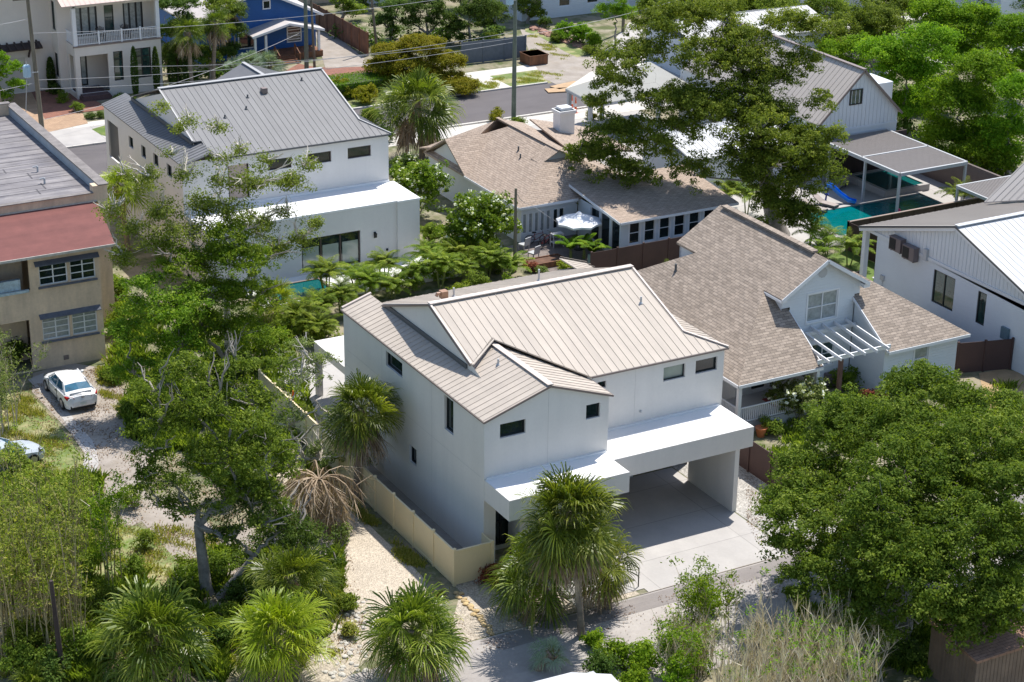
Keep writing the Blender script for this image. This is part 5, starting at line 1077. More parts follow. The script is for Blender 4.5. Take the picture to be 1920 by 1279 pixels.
# ================================================================ cars
def car(label, x, y, rz, paint, name='parked_car'):
    t = thing(name, label, 'car', (0, 0, 0))
    # stations: y, half width, belt z, floor z, roof half width, roof z
    st = [(-2.28, .60, .62, .38, None), (-2.2, .80, .88, .25, None), (-1.95, .90, .98, .2, None), (-1.55, .93, 1.02, .2, None), (-1.0, .93, .98, .18, None), (-.2, .92, .94, .18, None), (.6, .92, .92, .18, None), (1.05, .92, .9, .18, None), (1.6, .9, .8, .2, None), (2.0, .84, .7, .22, None), (2.22, .62, .58, .3, None)]
    b = MB(); rings = []
    for y_, hw, zb, zf, _ in st: rings.append([(-hw*.93, y_, zf), (-hw, y_, (zf+zb)*.5), (-hw*.97, y_, zb-.1), (-hw*.82, y_, zb), (0, y_, zb+.05), (hw*.82, y_, zb), (hw*.97, y_, zb-.1), (hw, y_, (zf+zb)*.5), (hw*.93, y_, zf)])
    n = 9
    for r0, r1 in zip(rings[:-1], rings[1:]):
        for k in range(n-1): b.face([r0[k], r1[k], r1[k+1], r0[k+1]])
        b.face([r0[0], r0[n-1], r1[n-1], r1[0]])
    b.face(rings[0][::-1]); b.face(rings[-1]);
    # greenhouse
    gl = [(-1.72, .74, .995, .0), (-1.15, .66, 1.26, 0), (-.75, .62, 1.36, 0), (-.1, .62, 1.4, 0), (.35, .62, 1.36, 0), (1.05, .74, .93, 0)]
    g_ = MB(); bw = [.80, .80, .80, .80, .80, .80]
    P_ = [[(-.80, y_, .93), (-hw*.97, y_, zt-.03), (0, y_, zt+.02), (hw*.97, y_, zt-.03), (.80, y_, .93)] for y_, hw, zt, _ in gl]
    rf = MB()
    for r0, r1 in zip(P_[:-1], P_[1:]):
        for k in (0, 3): g_.face([r0[k], r1[k], r1[k+1], r0[k+1]])
        first, last = r0 is P_[0] or r0 is P_[1] and False, r1 is P_[-1]
        tgt = g_ if (r0 is P_[0] or last) else rf
        for k in (1, 2): tgt.face([r0[k], r1[k], r1[k+1], r0[k+1]])
    def lift(p, d=.012): return (p[0]*1.015, p[1], p[2]+d)
    for s_ in (1, -1):     # pillars
        for pa, pb, wd in (((.80*s_, -1.72, .97), (.63*s_, -.95, 1.34), .12), ((.80*s_, 1.05, .93), (.61*s_, .35, 1.37), .07), ((.805*s_, -.35, .93), (.615*s_, -.25, 1.38), .06)): rf.beam(lift(pa), lift(pb), wd, .03, up=(s_, 0, .6))
        rf.beam((.62*s_, -.95, 1.33), (.62*s_, .36, 1.36), .06, .05)
    b.obj('body', M[paint], t, True).data.materials[0] = M[paint]; rf.obj('roof', M[paint], t); g_.obj('window_glass', M['carglass'], t)
    for s_ in (1, -1):
        for y_ in (-1.4, 1.35):
            wh = MB(); wh.tube([(s_*.78, y_, .33), (s_*.94, y_, .33)], .33, 18); w_ = wh.obj('wheel', M['tyre'], t)
            rm = MB(); rm.tube([(s_*.93, y_, .33), (s_*.948, y_, .33)], .22, 14); rm.obj('rim', M['rim'], w_)
        lm = MB(); lm.hexa([(s_*.45, -2.24, .72), (s_*.84, -2.13, .74), (s_*.9, -1.9, .82), (s_*.5, -2.17, .80)][::s_], [(s_*.47, -2.23, .84), (s_*.84, -2.12, .9), (s_*.91, -1.85, .93), (s_*.52, -2.15, .92)][::s_]); lm.obj('tail_light', M['redlamp'], t)
        hl = MB(); hl.hexa([(s_*.5, 2.18, .52), (s_*.8, 2.06, .55), (s_*.86, 1.8, .66), (s_*.6, 1.9, .66)][::s_], [(s_*.5, 2.14, .64), (s_*.8, 2.02, .7), (s_*.86, 1.75, .76), (s_*.6, 1.85, .78)][::s_]); hl.obj('headlight', M['glass'], t)
        MB().lathe((s_*1.0, .78, .95), [(.03, -.03), (.1, .02), (.1, .1), (.03, .14)], 8).obj('wing_mirror', M[paint], t)
    sm = MB()
    for s_ in (1, -1):
        for y_ in (-.62, .72): sm.box((s_*.905, y_, .3), (s_*.936, y_+.018, .93))
        sm.box((s_*.905, -.62, .28), (s_*.936, .74, .3)); sm.box((s_*.91, -.5, .74), (s_*.945, -.34, .77))
    sm.box((-.72, -2.13, .985), (.72, -2.11, 1.0)); sm.box((-.75, 1.08, .935), (.75, 1.1, .945)); sm.obj('panel_gap', M['tyre'], t)
    MB().box((-.09, -2.24, .8), (.09, -2.215, .9)).obj('badge', M['rim'], t)
    MB().box((-.7, -2.25, .22), (.7, -2.15, .42)).obj('rear_valance', M['tyre'], t); MB().box((-.17, -2.295, .44), (.17, -2.27, .58)).obj('number_plate', M['plate'], t); MB().beam((0, -2.0, 1.05), (0, -1.9, 1.05), 1.2, .04).obj('spoiler', M[paint], t)
    t.location = (x, y, .02); t.rotation_euler.z = rz; return t
car('white two door coupe with blue tinted rear window parked beside the tan building', -10.95, 27.1, R(1), 'carwhite')
q = at(30, 895); car('silver blue car mostly hidden behind the bamboo at the left edge', q.x-.4, q.y+1.3, R(-75), 'carsilver')
# yellow rocks row, gravel stones
rnd = random.Random(3)
def rock(mb, p, r, rnd):
    n = 7; pr = []
    for i, (f, z) in enumerate(((.55, 0), (1, .3), (.8, .75), (.3, 1))): pr.append([(p[0]+r*f*rnd.uniform(.8, 1.2)*math.cos(k*2*math.pi/n), p[1]+r*f*rnd.uniform(.8, 1.2)*math.sin(k*2*math.pi/n), p[2]+z*r*.8) for k in range(n)])
    for a, b in zip(pr[:-1], pr[1:]):
        for k in range(n): mb.face([a[k], a[(k+1) % n], b[(k+1) % n], b[k]])
    mb.face(pr[-1])
a, b = Vector((-2.19, -1.67, 0)), Vector((-2.46, -5.5, 0)); n = 26
ORD = 'first second third fourth fifth sixth seventh eighth ninth tenth eleventh twelfth thirteenth fourteenth fifteenth sixteenth seventeenth eighteenth nineteenth twentieth twenty-first twenty-second twenty-third twenty-fourth twenty-fifth last'.split()
for i in range(n):
    p = a.lerp(b, i/(n-1))+Vector((rnd.uniform(-.14, .14), 0, 0)); mb = MB(); rock(mb, p, rnd.uniform(.1, .17), rnd)
    solo(mb, 'edging_rock', M['rock'], ORD[i]+' yellow edging rock counted from the cream fence to the alley', 'rock', tuple(p), 'yellow edging rocks')
st = MB()
for i in range(260):
    if rnd.random() < .6: q = at(rnd.uniform(595, 700), rnd.uniform(1120, 1275))
    else: q = at(rnd.uniform(840, 1000), rnd.uniform(1000, 1200))
    rock(st, (q.x, q.y, .0), rnd.uniform(.04, .15) if q.x < -5 else rnd.uniform(.02, .05), rnd)
o = solo(st, 'loose_stones', M['rockg'], 'loose pale stones scattered on the gravel', 'stones'); o['kind'] = 'stuff'
st = MB()
for i in range(160):
    q = at(rnd.uniform(1005, 1120), 0); u_ = rnd.random(); p0, p1_ = (1000, 55), (1120, 98); q = at(p0[0]+(p1_[0]-p0[0])*u_+rnd.uniform(-6, 6), p0[1]+(p1_[1]-p0[1])*u_+rnd.uniform(-4, 4)); rock(st, (q.x, q.y, 0), rnd.uniform(.1, .35), rnd)
o = solo(st, 'bed_rocks', mat('reddish_rock', (.35, .2, .15), .9, .2, 3), 'reddish rocks edging the planting bed by the far driveway', 'stones'); o['kind'] = 'stuff'
solo(MB().lathe((19.6, 5.6, 0), [(.2, 0), (.32, .5), (.34, .52), (.28, .5), (.05, .45)], 14), 'flower_pot', M['terracotta'], 'orange terracotta pot at the corner of the porch railing', 'pot', (19.6, 5.6, 0))
q = at(958, 1147); solo(MB().lathe((q.x, q.y, 0), [(.12, 0), (.15, .2), (.1, .3)], 10), 'valve_cover', mat('teal_cap', (.02, .25, .2), .5, .05), 'small teal green capped pipe in the pale gravel', 'pipe', (q.x, q.y, 0))
# ================================================================ vegetation
NR = np.random.default_rng(11)
def unit(v): return v/np.maximum(np.linalg.norm(v, axis=-1, keepdims=True), 1e-9)
def rdir(n): return unit(NR.normal(size=(n, 3)))
def quads(name, V, UV, m, parent=None, off=(0, 0, 0), **tags):
    'V: (n,4,3) leaf quads, UV: (n,2) colour seeds'
    n = len(V); me = bpy.data.meshes.new(name)
    me.vertices.add(n*4); me.loops.add(n*4); me.polygons.add(n)
    me.vertices.foreach_set('co', (V-np.array(off)).astype(np.float32).ravel())
    me.loops.foreach_set('vertex_index', np.arange(n*4, dtype=np.int32))
    me.polygons.foreach_set('loop_start', np.arange(0, n*4, 4, dtype=np.int32)); me.polygons.foreach_set('loop_total', np.full(n, 4, dtype=np.int32))
    uvl = me.uv_layers.new(name='UVMap'); uvl.data.foreach_set('uv', np.repeat(UV, 4, axis=0).astype(np.float32).ravel())
    for x in (m if isinstance(m, (list, tuple)) else [m]): me.materials.append(x)
    me.update(); me.validate()
    return link(bpy.data.objects.new(name, me), parent, off=off, **tags)
def leaves(C, N, size, asp=.5, up=.35):
    'rhombic leaves at centres C, with normals leaning to N and up'
    n = len(C); nr = unit(N*.5+rdir(n)*.8+np.array([0, 0, up])); a = unit(np.cross(nr, rdir(n))); b = np.cross(nr, a)
    s = size*NR.uniform(.65, 1.3, (n, 1)); fold = nr*s*.12
    return np.stack([C-a*s*.5, C+b*s*asp*.5-fold, C+a*s*.5, C-b*s*asp*.5-fold], axis=1)
def puff(c, r, nsub, rs, per, size, flat=.75, asp=.5, hollow=.6, drop=.25):
    'one lump of foliage: leaf sprays spread over an ellipsoid'
    d = rdir(nsub); d[:, 2] = np.where((d[:, 2] < -.35) & (NR.random(nsub) < .7), -d[:, 2], d[:, 2])
    rr = NR.uniform(hollow, 1.05, (nsub, 1)); cc = np.array(c)+d*rr*np.array([r, r, r*flat])
    if r > 2.2*rs and flat > .5:      # second level: knobs of foliage standing off the mass, with gaps between
        nm = max(7, int(3.6*(r/max(.8, r*.34))**2*.32*4)); m = rdir(nm); m[:, 2] = np.where(m[:, 2] < -.2, -m[:, 2], m[:, 2]); mc = np.array(c)+m*NR.uniform(.55, 1.0, (nm, 1))*np.array([r, r, r*flat])*.85
        sel = NR.random(nsub) < .62; c0, d0 = cc, d; k_ = NR.integers(0, nm, nsub); d2 = rdir(nsub); d2[:, 2] = np.where(d2[:, 2] < -.1, -d2[:, 2]*.6, d2[:, 2]); cc = mc[k_]+d2*NR.uniform(.35, 1.0, (nsub, 1))*r*.38*NR.uniform(.75, 1.3, (nm, 1))[k_]; d = unit(d2+m[k_]*.35); cc = np.where(sel[:, None], cc, c0); d = np.where(sel[:, None], d, d0)
    keep = NR.random(nsub) > drop*NR.random(); cc = cc[keep]; d = d[keep]; k = len(cc)
    ce = np.repeat(cc, per, axis=0); de = np.repeat(d, per, axis=0)
    off = rdir(k*per)*np.cbrt(NR.random((k*per, 1)))*rs*np.repeat(NR.uniform(.55, 1.3, (k, 1)), per, axis=0); off[:, 2] *= .6
    C = ce+off; V = leaves(C, unit(off)*1.3+de*.5, size, asp, .55)
    cl = np.repeat(NR.random((k, 1))*.65+NR.random()*.35, per, axis=0)
    return V, np.hstack([NR.random((len(C), 1)), cl]), cc
def limb(mb, a, b, r0, r1, wob=.12, n=5, sag=0.):
    a, b = Vector(a), Vector(b); L_ = (b-a).length; pts = [a]; rad = [r0]
    for i in range(1, n+1):
        t = i/n; p = a.lerp(b, t); w_ = wob*L_*math.sin(math.pi*t)
        p += Vector((random.uniform(-w_, w_), random.uniform(-w_, w_), random.uniform(-w_, w_)*.6+sag*math.sin(math.pi*t)*L_)) if i < n else Vector()
        pts.append(p); rad.append(r0+(r1-r0)*t)
    mb.tube(pts, rad, 6 if r0 > .08 else 4, cap=False); return pts
def tree(label, bpx, lumps, leaf, name='oak_tree', bark='bark', tr=.35, dens=1., size=.17, group=None, fork=.35, rs=.5, per=46, twigs=3, bare=0, lean=None, cat='tree', base=None, forkpx=None, flat=.75, hollow=.55, asp=.5, drop=.35):
    '''bpx: photo pixel of the foot; lumps: (px,py,rpx[,back]) foliage masses standing at the foot's distance (+back metres)'''
    random.seed(len(label)*7+int(lumps[0][0])); b = at(*bpx) if base is None else Vector((*base, 0)); t = thing(name, label, cat, tuple(b), group)
    L_ = []
    for l in lumps:
        c = over(l[0], l[1], b, l[3] if len(l) > 3 else 0.); r = l[2]*mpp(c); c.z = max(c.z, r*.5); L_.append((c, r))
    top = sum((c for c, r in L_), Vector())/len(L_); zt = top.z
    mb = MB(); fk = Vector((b.x+(top.x-b.x)*fork+(lean[0] if lean else 0), b.y+(top.y-b.y)*fork+(lean[1] if lean else 0), max(.6, zt*fork)))
    if forkpx: fk = over(forkpx[0], forkpx[1], b)
    mb.tube([tuple(b-Vector((0, 0, .1))), tuple(b.lerp(fk, .12)), tuple(b.lerp(fk, .5)+Vector((random.uniform(-.1, .1), random.uniform(-.1, .1), 0))), tuple(fk)], [tr*1.5, tr*1.08, tr*.95, tr*.8], 9)
    Vs, Us = [], []; nl = len(L_)
    order = sorted(range(nl), key=lambda i: (L_[i][0]-fk).length); done = [(fk, tr*.7)]
    for i in order:
        c, r = L_[i]; src, rad = min(done, key=lambda q: (q[0]-c).length+(.0 if q[0] is fk else r*.35)); r0 = min(rad, .1+r*.1)
        p = limb(mb, src, c, r0, r0*.45, .1, 6, .05); done.append((p[-1], r0*.5)); done.append((p[3], r0*.7))
        ns = max(6, int(dens*5.5*(r/rs)**2*.8)); V, U, cc = puff(c, r, ns, rs, per, size, flat, asp, hollow, drop); Vs.append(V); Us.append(U)
        for k in range(min(len(cc), int(twigs*max(1, r)*2.5))): limb(mb, c, cc[random.randrange(len(cc))], r0*.35, .012, .14, 4)
    for k in range(bare):
        c, r = L_[random.randrange(nl)]; d = Vector(rdir(1)[0]); d.z = abs(d.z)+.3; e = c+d.normalized()*r*random.uniform(1.1, 2.1); p = limb(mb, c, e, .075, .018, .08, 6)
        for j in range(3): q = p[random.randrange(2, 5)]; limb(mb, q, q+(Vector(rdir(1)[0])*.6+d.normalized()*.7)*r*.6, .028, .008, .08, 3)
    mb.obj('trunk', M[bark], t, True)
    quads('crown', np.concatenate(Vs), np.concatenate(Us), leaf, t, tuple(b)); return t
def shrub(label, px, py, rpx, leaf, name='shrub', dens=1., size=.13, group=None, h=1., rs=.28, per=40, wx=1., flowers=0, cat='shrub', z=None):
    'px,py: photo pixel of the middle of the bush'
    c = at(px, py, 0); r = rpx*mpp(c); c = at(px, py, r*h*.75); b = (c.x, c.y, 0); t = thing(name, label, cat, b, group)
    nb = 4; Vs, Us = [], []
    for k in range(nb):
        o = NR.uniform(-.45, .45, 3)*r*np.array([wx, wx, .5*h]); V, U, cc = puff(np.array([c.x, c.y, r*h*.62])+o, r*.68, max(6, int(dens*2.2*(r/rs)**2)), rs, per, size, h*1.05, .5, .35, .2); V[..., 2] = np.maximum(V[..., 2], .03); Vs.append(V); Us.append(U)
    mb = MB(); random.seed(int(px)); 
    for k in range(6): a_ = k*1.05; mb.tube([(c.x, c.y, 0), (c.x+math.cos(a_)*r*.3, c.y+math.sin(a_)*r*.3, r*h*.5), (c.x+math.cos(a_)*r*.6, c.y+math.sin(a_)*r*.6, r*h)], [.04, .03, .01], 4)
    mb.obj('stem', M['bark'], t); quads('foliage', np.concatenate(Vs), np.concatenate(Us), leaf, t, b)
    if flowers:
        A = np.concatenate(Vs); idx = NR.choice(len(A), flowers); C = A[idx].mean(axis=1)+NR.normal(size=(flowers, 3))*.05+np.array([-.08, -.14, .12]); C = np.repeat(C, 5, axis=0)+NR.normal(size=(flowers*5, 3))*.045
        quads('blossoms', leaves(C, np.tile([0, 0, 1.], (len(C), 1)), .19, .8), NR.random((len(C), 2)), L_FLOWER, t, b)
    return t
# ---------------- fan palm (sabal): petioles, folded fans with drooping tips, dead skirt
def fan_crown(seed, nf=52, R_=1.08, pet=.95, nseg=30, wid=.038, lo=-.75, droop=.68):
    rg = np.random.default_rng(seed); Q, U, P = [], [], []
    for i in range(nf):
        az = i*2.39996+rg.uniform(-.6, .6); u_ = (i+.5)/nf; el = math.radians(86)-(math.radians(86)-lo)*u_**.85+rg.uniform(-.22, .22); pl = pet*rg.uniform(.65, 1.35)*(.55+.45*min(1, u_*2.2))
        d = np.array([math.cos(az)*math.cos(el), math.sin(az)*math.cos(el), math.sin(el)]); up = np.array([0, 0, 1.]); sd = unit(np.cross(d, up+1e-3)); nrm = np.cross(sd, d)
        tip = d*pl-up*.18*pl*math.cos(el)**2; P.append((tip*.02, tip)); cs = rg.random(); rr = R_*rg.uniform(.7, 1.2); dd = unit(d-up*.22)
        tw = rg.uniform(-1.1, 1.1); nrm = np.cross(sd, dd); sd, nrm = sd*math.cos(tw)+nrm*math.sin(tw), nrm*math.cos(tw)-sd*math.sin(tw)
        for k in range(nseg):
            a = (k/(nseg-1)-.5)*2*2.15+rg.uniform(-.11, .11); ln = rr*(1-.28*abs(a)/2.15)*rg.uniform(.78, 1.1)
            e = unit(dd*math.cos(a)+sd*math.sin(a)+nrm*(.24*abs(math.sin(a))+.05)); w_ = np.cross(e, nrm)*wid*rr*.5
            base = tip+e*.05; m1 = tip+e*ln*.55; m2 = tip+e*ln*.82-up*droop*ln*.13; m3 = tip+e*ln*.97-up*droop*ln*rg.uniform(.3, .5)
            Q.append([base-w_*.35, base+w_*.35, m1+w_, m1-w_]); Q.append([m1-w_, m1+w_, m2+w_*.75, m2-w_*.75]); Q.append([m2-w_*.75, m2+w_*.75, m3+w_*.1, m3-w_*.1])
            c_ = cs*.8+.2*rg.random(); v = rg.random()
            U += [(c_*.85, v*.6), (c_, v*.7), (min(1, c_+.25), v)]
    return np.array(Q), np.array(U), P
def dead_skirt(seed, n=26, L0=1.2):
    rg = np.random.default_rng(seed); Q, U = [], []
    for i in range(n):
        az = rg.uniform(0, 6.28); out = rg.uniform(.25, .6); st = np.array([math.cos(az)*.2, math.sin(az)*.2, -.2-rg.random()*.5]); hub = st+np.array([math.cos(az)*out, math.sin(az)*out, -L0*rg.uniform(.3, .7)]); w0 = unit(np.cross(hub-st, [0, 0, 1.]))*.02
        Q.append([st-w0, st+w0, hub+w0, hub-w0]); U.append((.5, rg.random())); cs = rg.random()
        for k in range(14):
            e = unit(np.array([math.cos(az)*.25, math.sin(az)*.25, -1.])+rg.normal(size=3)*.28); ln = L0*rg.uniform(.45, .9); w_ = unit(np.cross(e, rg.normal(size=3)))*.022; q = hub+e*ln*.6; q2 = hub+e*ln+np.array([0, 0, -.1]); Q.append([hub-w_*.5, hub+w_*.5, q+w_, q-w_]); Q.append([q-w_, q+w_, q2+w_*.2, q2-w_*.2]); U += [(cs, rg.random())]*2
    return np.array(Q), np.array(U)
def pet_obj(P, c, parent, m, off):
    mb = MB()
    for a, b in P: mid = (a+b)/2+np.array([0, 0, .08]); mb.tube([tuple(np.array(c)+a), tuple(np.array(c)+mid), tuple(np.array(c)+b)], [.022, .016, .012], 4, cap=False)
    return mb.obj('petiole', m, parent, off=off)
def sabal(label, foot, crown, rpx, leaf=None, seed=1, skirt=20, tr=.17, nf=52, name='fan_palm', group=None, trunk=True, lo=-.75, hfix=None):
    'foot: photo pixel of the base, crown: photo pixel of the crown heart'
    b = at(*foot); c = over(crown[0], crown[1], b) if hfix is None else at(crown[0], crown[1], hfix)
    if hfix is not None: b = Vector((c.x, c.y, 0))
    r = rpx*mpp(c); s_ = r/1.95; t = thing(name, label, 'palm tree', tuple(b), group)
    Q, U, P = fan_crown(seed, nf, lo=lo); Q = Q*s_+np.array(c); quads('fronds', Q, U, leaf or L_PALM, t, tuple(b)); pet_obj([(a*s_, e*s_) for a, e in P], c, t, MATS['petiole'], tuple(b))
    if c.z > .6:
        mb = MB(); h = c.z; pts = [(b.x, b.y, -.05)]; rd = [tr*1.3]
        for i in range(1, 7): u_ = i/6; pts.append((b.x+(c.x-b.x)*u_**1.4, b.y+(c.y-b.y)*u_**1.4, h*u_)); rd.append(tr*(1 if i < 5 else 1.35))
        mb.tube(pts, rd, 10); mb.obj('trunk', M['palmtrunk'], t, True)
        bt = MB(); rg = random.Random(seed)
        for k in range(46):
            a_ = k*2.4; z = h-.15-k*.035*s_*1.3; 
            if z < h*.4: break
            x_, y_ = c.x+math.cos(a_)*tr*1.2, c.y+math.sin(a_)*tr*1.2; bt.beam((x_, y_, z), (x_+math.cos(a_)*.16, y_+math.sin(a_)*.16, z+.26), .09, .03, up=(math.cos(a_), math.sin(a_), .3))
        bt.obj('frond_boots', M['boot'], t)
    if skirt:
        Q, U = dead_skirt(seed+50, skirt); quads('dead_skirt', Q*s_+np.array(c), U, L_DEAD, t, tuple(b))
    return t
mat('petiole', (.17, .2, .05), .6, .1)
# ---------------- feather palm
def feather_palm(label, foot, hgt, nfr=14, L0=1.7, leaf=None, seed=1, stems=1, name='areca_palm', group=None, spread=.5, el0=86, el1=30, base=None, lw=.034, ll=.4):
    rg = np.random.default_rng(seed); b = at(*foot) if base is None else Vector((*base, 0)); t = thing(name, label, 'palm', tuple(b), group); Q, U = [], []; mb = MB()
    for s_ in range(stems):
        a_ = rg.uniform(0, 6.28); k_ = 0 if stems == 1 else rg.uniform(.1, spread); h = hgt*rg.uniform(.7, 1.1); c = np.array([b.x+math.cos(a_)*k_*1.2, b.y+math.sin(a_)*k_*1.2, h])
        mb.tube([(b.x+math.cos(a_)*k_*.4, b.y+math.sin(a_)*k_*.4, -.05), tuple(c)], [.05 if stems > 1 else .12, .04 if stems > 1 else .09], 6)
        for i in range(nfr):
            az = i*2.4+rg.uniform(-.3, .3)+s_; el = math.radians(el0+(el1-el0)*((i+.5)/nfr)+rg.uniform(-8, 8)); ln = L0*rg.uniform(.8, 1.15); d = np.array([math.cos(az), math.sin(az), 0]); pts = []; p = c.copy(); cs = rg.random()
            for j in range(9): pts.append(p.copy()); e2 = el-(j/8)**1.3*1.5; p = p+(d*math.cos(e2)+np.array([0, 0, math.sin(e2)]))*ln/8
            sd = unit(np.cross(d, [0, 0, 1.]))
            mb.tube([tuple(x) for x in pts[::2]], [.018, .014, .01, .008, .005], 3, cap=False)
            for j in range(34):
                u_ = .12+.88*j/34; f = u_*8; i0 = min(7, int(f)); q = pts[i0]+(pts[i0+1]-pts[i0])*(f-i0); tg = unit(pts[i0+1]-pts[i0]); lf = ll*L0/1.7*math.sin(math.pi*min(1, .18+u_*.8))**.6
                for sg in (-1, 1):
                    e = unit(sd*sg*.85+tg*.55+np.array([0, 0, .25-.4*u_])+rg.normal(size=3)*.06); w_ = unit(np.cross(e, np.array([0, 0, 1.])+.2*tg))*lw*.5; m1 = q+e*lf*.5; m2 = q+e*lf-np.array([0, 0, .25*lf]); Q.append([q-w_*.4, q+w_*.4, m1+w_, m1-w_]); Q.append([m1-w_, m1+w_, m2+w_*.1, m2-w_*.1]); v = rg.random(); U += [(cs, v*.7), (cs, v)]
    mb.obj('stem', MATS['petiole'], t); quads('fronds', np.array(Q), np.array(U), leaf or L_PALM, t, tuple(b)); return t

# ---- foreground and middle oaks, laurels
tree('big dark live oak in front of the grey gravel, bottom right, largest crown', (1690, 1195), [(1500, 960, 95, 2), (1600, 830, 110, 6), (1740, 760, 100, 8), (1560, 800, 60, 7), (1700, 900, 120, 1), (1840, 850, 110, 3), (1480, 1040, 60, 0), (1570, 1080, 85, -2), (1690, 1050, 110, -3), (1820, 1010, 120, -2), (1900, 930, 90, 0), (1780, 1150, 60, -4), (1510, 890, 70, 4), (1640, 970, 90, -2), (1890, 760, 45, 8), (1650, 1150, 60, -4), (1500, 990, 80, 0), (1520, 1090, 60, -2), (1600, 1140, 60, -3), (1740, 1100, 90, -4), (1870, 1120, 80, -3), (1660, 1000, 110, 2), (1780, 950, 120, 3), (1560, 950, 90, 3), (1860, 780, 60, 7), (1700, 830, 100, 5), (1850, 1040, 90, 6), (1700, 1080, 90, 5), (1600, 1040, 80, 5), (1900, 1010, 70, 5), (1880, 1170, 60, -3), (1790, 1180, 46, -4), (1910, 860, 60, 5)], L_OAKD, tr=.42, size=.155, dens=1.5, rs=.42, per=56, drop=.4, twigs=1, fork=.3)
tree('dark oak crown cut by the bottom right corner above the shed', (1950, 1240), [(1900, 1120, 80, 0), (1930, 1210, 60, -1), (1860, 1060, 50, 0), (1920, 1040, 60, 1)], L_DARK, tr=.3, size=.15, rs=.4, per=50, dens=1.3, fork=.35)
tree('pale barked oak with twin trunks in the sandy lot, lower left', (388, 1112), [(330, 905, 78, 0), (430, 870, 95, .5), (300, 800, 68, 1), (390, 770, 80, 1), (480, 760, 62, 1.5), (500, 850, 62, .5), (370, 960, 60, 0), (455, 930, 58, 0), (290, 740, 48, 2), (350, 700, 50, 2.5), (440, 700, 48, 2), (280, 855, 40, 1), (520, 690, 35, 2), (510, 930, 45, 0), (480, 800, 50, -1), (300, 950, 34, 0), (270, 900, 30, 0), (420, 1010, 36, -.5), (480, 985, 40, -.5), (540, 880, 40, 1)], L_OAK, bark='bark', tr=.26, size=.15, dens=.95, rs=.36, per=40, drop=.6, twigs=4, bare=26, forkpx=(372, 985), hollow=.3)
tree('second slimmer trunked oak just right of the twin trunked oak', (412, 1118), [(470, 960, 45, .3), (440, 1010, 36, .3), (520, 1000, 45, .6), (560, 990, 40, 1), (600, 1010, 30, 1)], L_DARK, tr=.16, size=.12, rs=.34, per=40, dens=.9, bare=4, fork=.6)
tree('tall thin foliaged laurel with pale bare branches against the grey roofed house', (430, 720), [(470, 350, 48, 0), (410, 345, 28, 0), (355, 235, 26, 0), (410, 240, 20, 1), (320, 290, 22, 0), (545, 345, 40, 1), (590, 420, 24, 1), (560, 450, 30, 1), (430, 410, 55, 0), (300, 400, 42, -1), (250, 430, 36, -1), (360, 440, 52, -1), (490, 420, 45, 1), (235, 330, 26, -1), (300, 205, 14, 0), (575, 310, 26, 2), (270, 350, 30, 0), (350, 330, 30, 0), (520, 470, 36, 1), (210, 400, 28, -1), (300, 460, 44, -1), (370, 390, 44, 0), (230, 480, 36, -1), (420, 300, 26, 0), (330, 240, 18, 0), (470, 430, 46, 1), (540, 400, 20, 1), (380, 500, 44, -1), (280, 330, 34, -1), (500, 300, 20, 1), (450, 280, 20, 1)], L_OLIVE, name='laurel_tree', bark='palebark', tr=.22, size=.14, rs=.6, per=58, dens=1.9, drop=.45, twigs=6, bare=60, forkpx=(425, 560), hollow=.05)
tree('dense glossy green laurel in the middle of the left thicket', (420, 740), [(430, 500, 72, 0), (470, 560, 55, 0), (400, 560, 60, -.5), (340, 500, 52, -.5), (480, 490, 45, 0), (380, 620, 60, -1), (450, 630, 55, -1), (420, 450, 48, 0)], L_LAUREL, name='laurel_tree', tr=.2, size=.15, rs=.42, per=50, dens=1.2, drop=.25, bare=6)
tree('bright green broad laurel next to the tan building corner', (300, 780), [(300, 590, 70, 0), (240, 640, 52, -.5), (340, 650, 60, 0), (270, 540, 45, .5), (250, 700, 42, -.5), (320, 720, 48, -.5), (360, 570, 50, .5)], L_LAUREL, name='laurel_tree', tr=.2, size=.15, rs=.42, per=50, dens=1.2, drop=.25)
tree('scrubby grey green oak between the laurels and the cream fence', (560, 900), [(560, 720, 50, 0), (600, 690, 42, .5), (540, 800, 50, -.5), (600, 860, 42, 0), (640, 850, 34, 0), (500, 880, 40, -1), (560, 660, 36, 1), (620, 780, 26, 0), (690, 870, 20, .5)], L_GREY, tr=.14, size=.11, rs=.32, per=36, dens=.8, bare=22, twigs=5, drop=.5, bark='palebark')
tree('olive shrubby oak below the dead palm', (500, 1075), [(500, 1020, 46, 0), (560, 1020, 40, 0), (455, 1050, 32, 0), (600, 1040, 26, 0), (630, 1060, 22, 0), (535, 960, 36, 0)], L_DARK, tr=.12, size=.12, rs=.32, per=40, dens=1., bare=5)
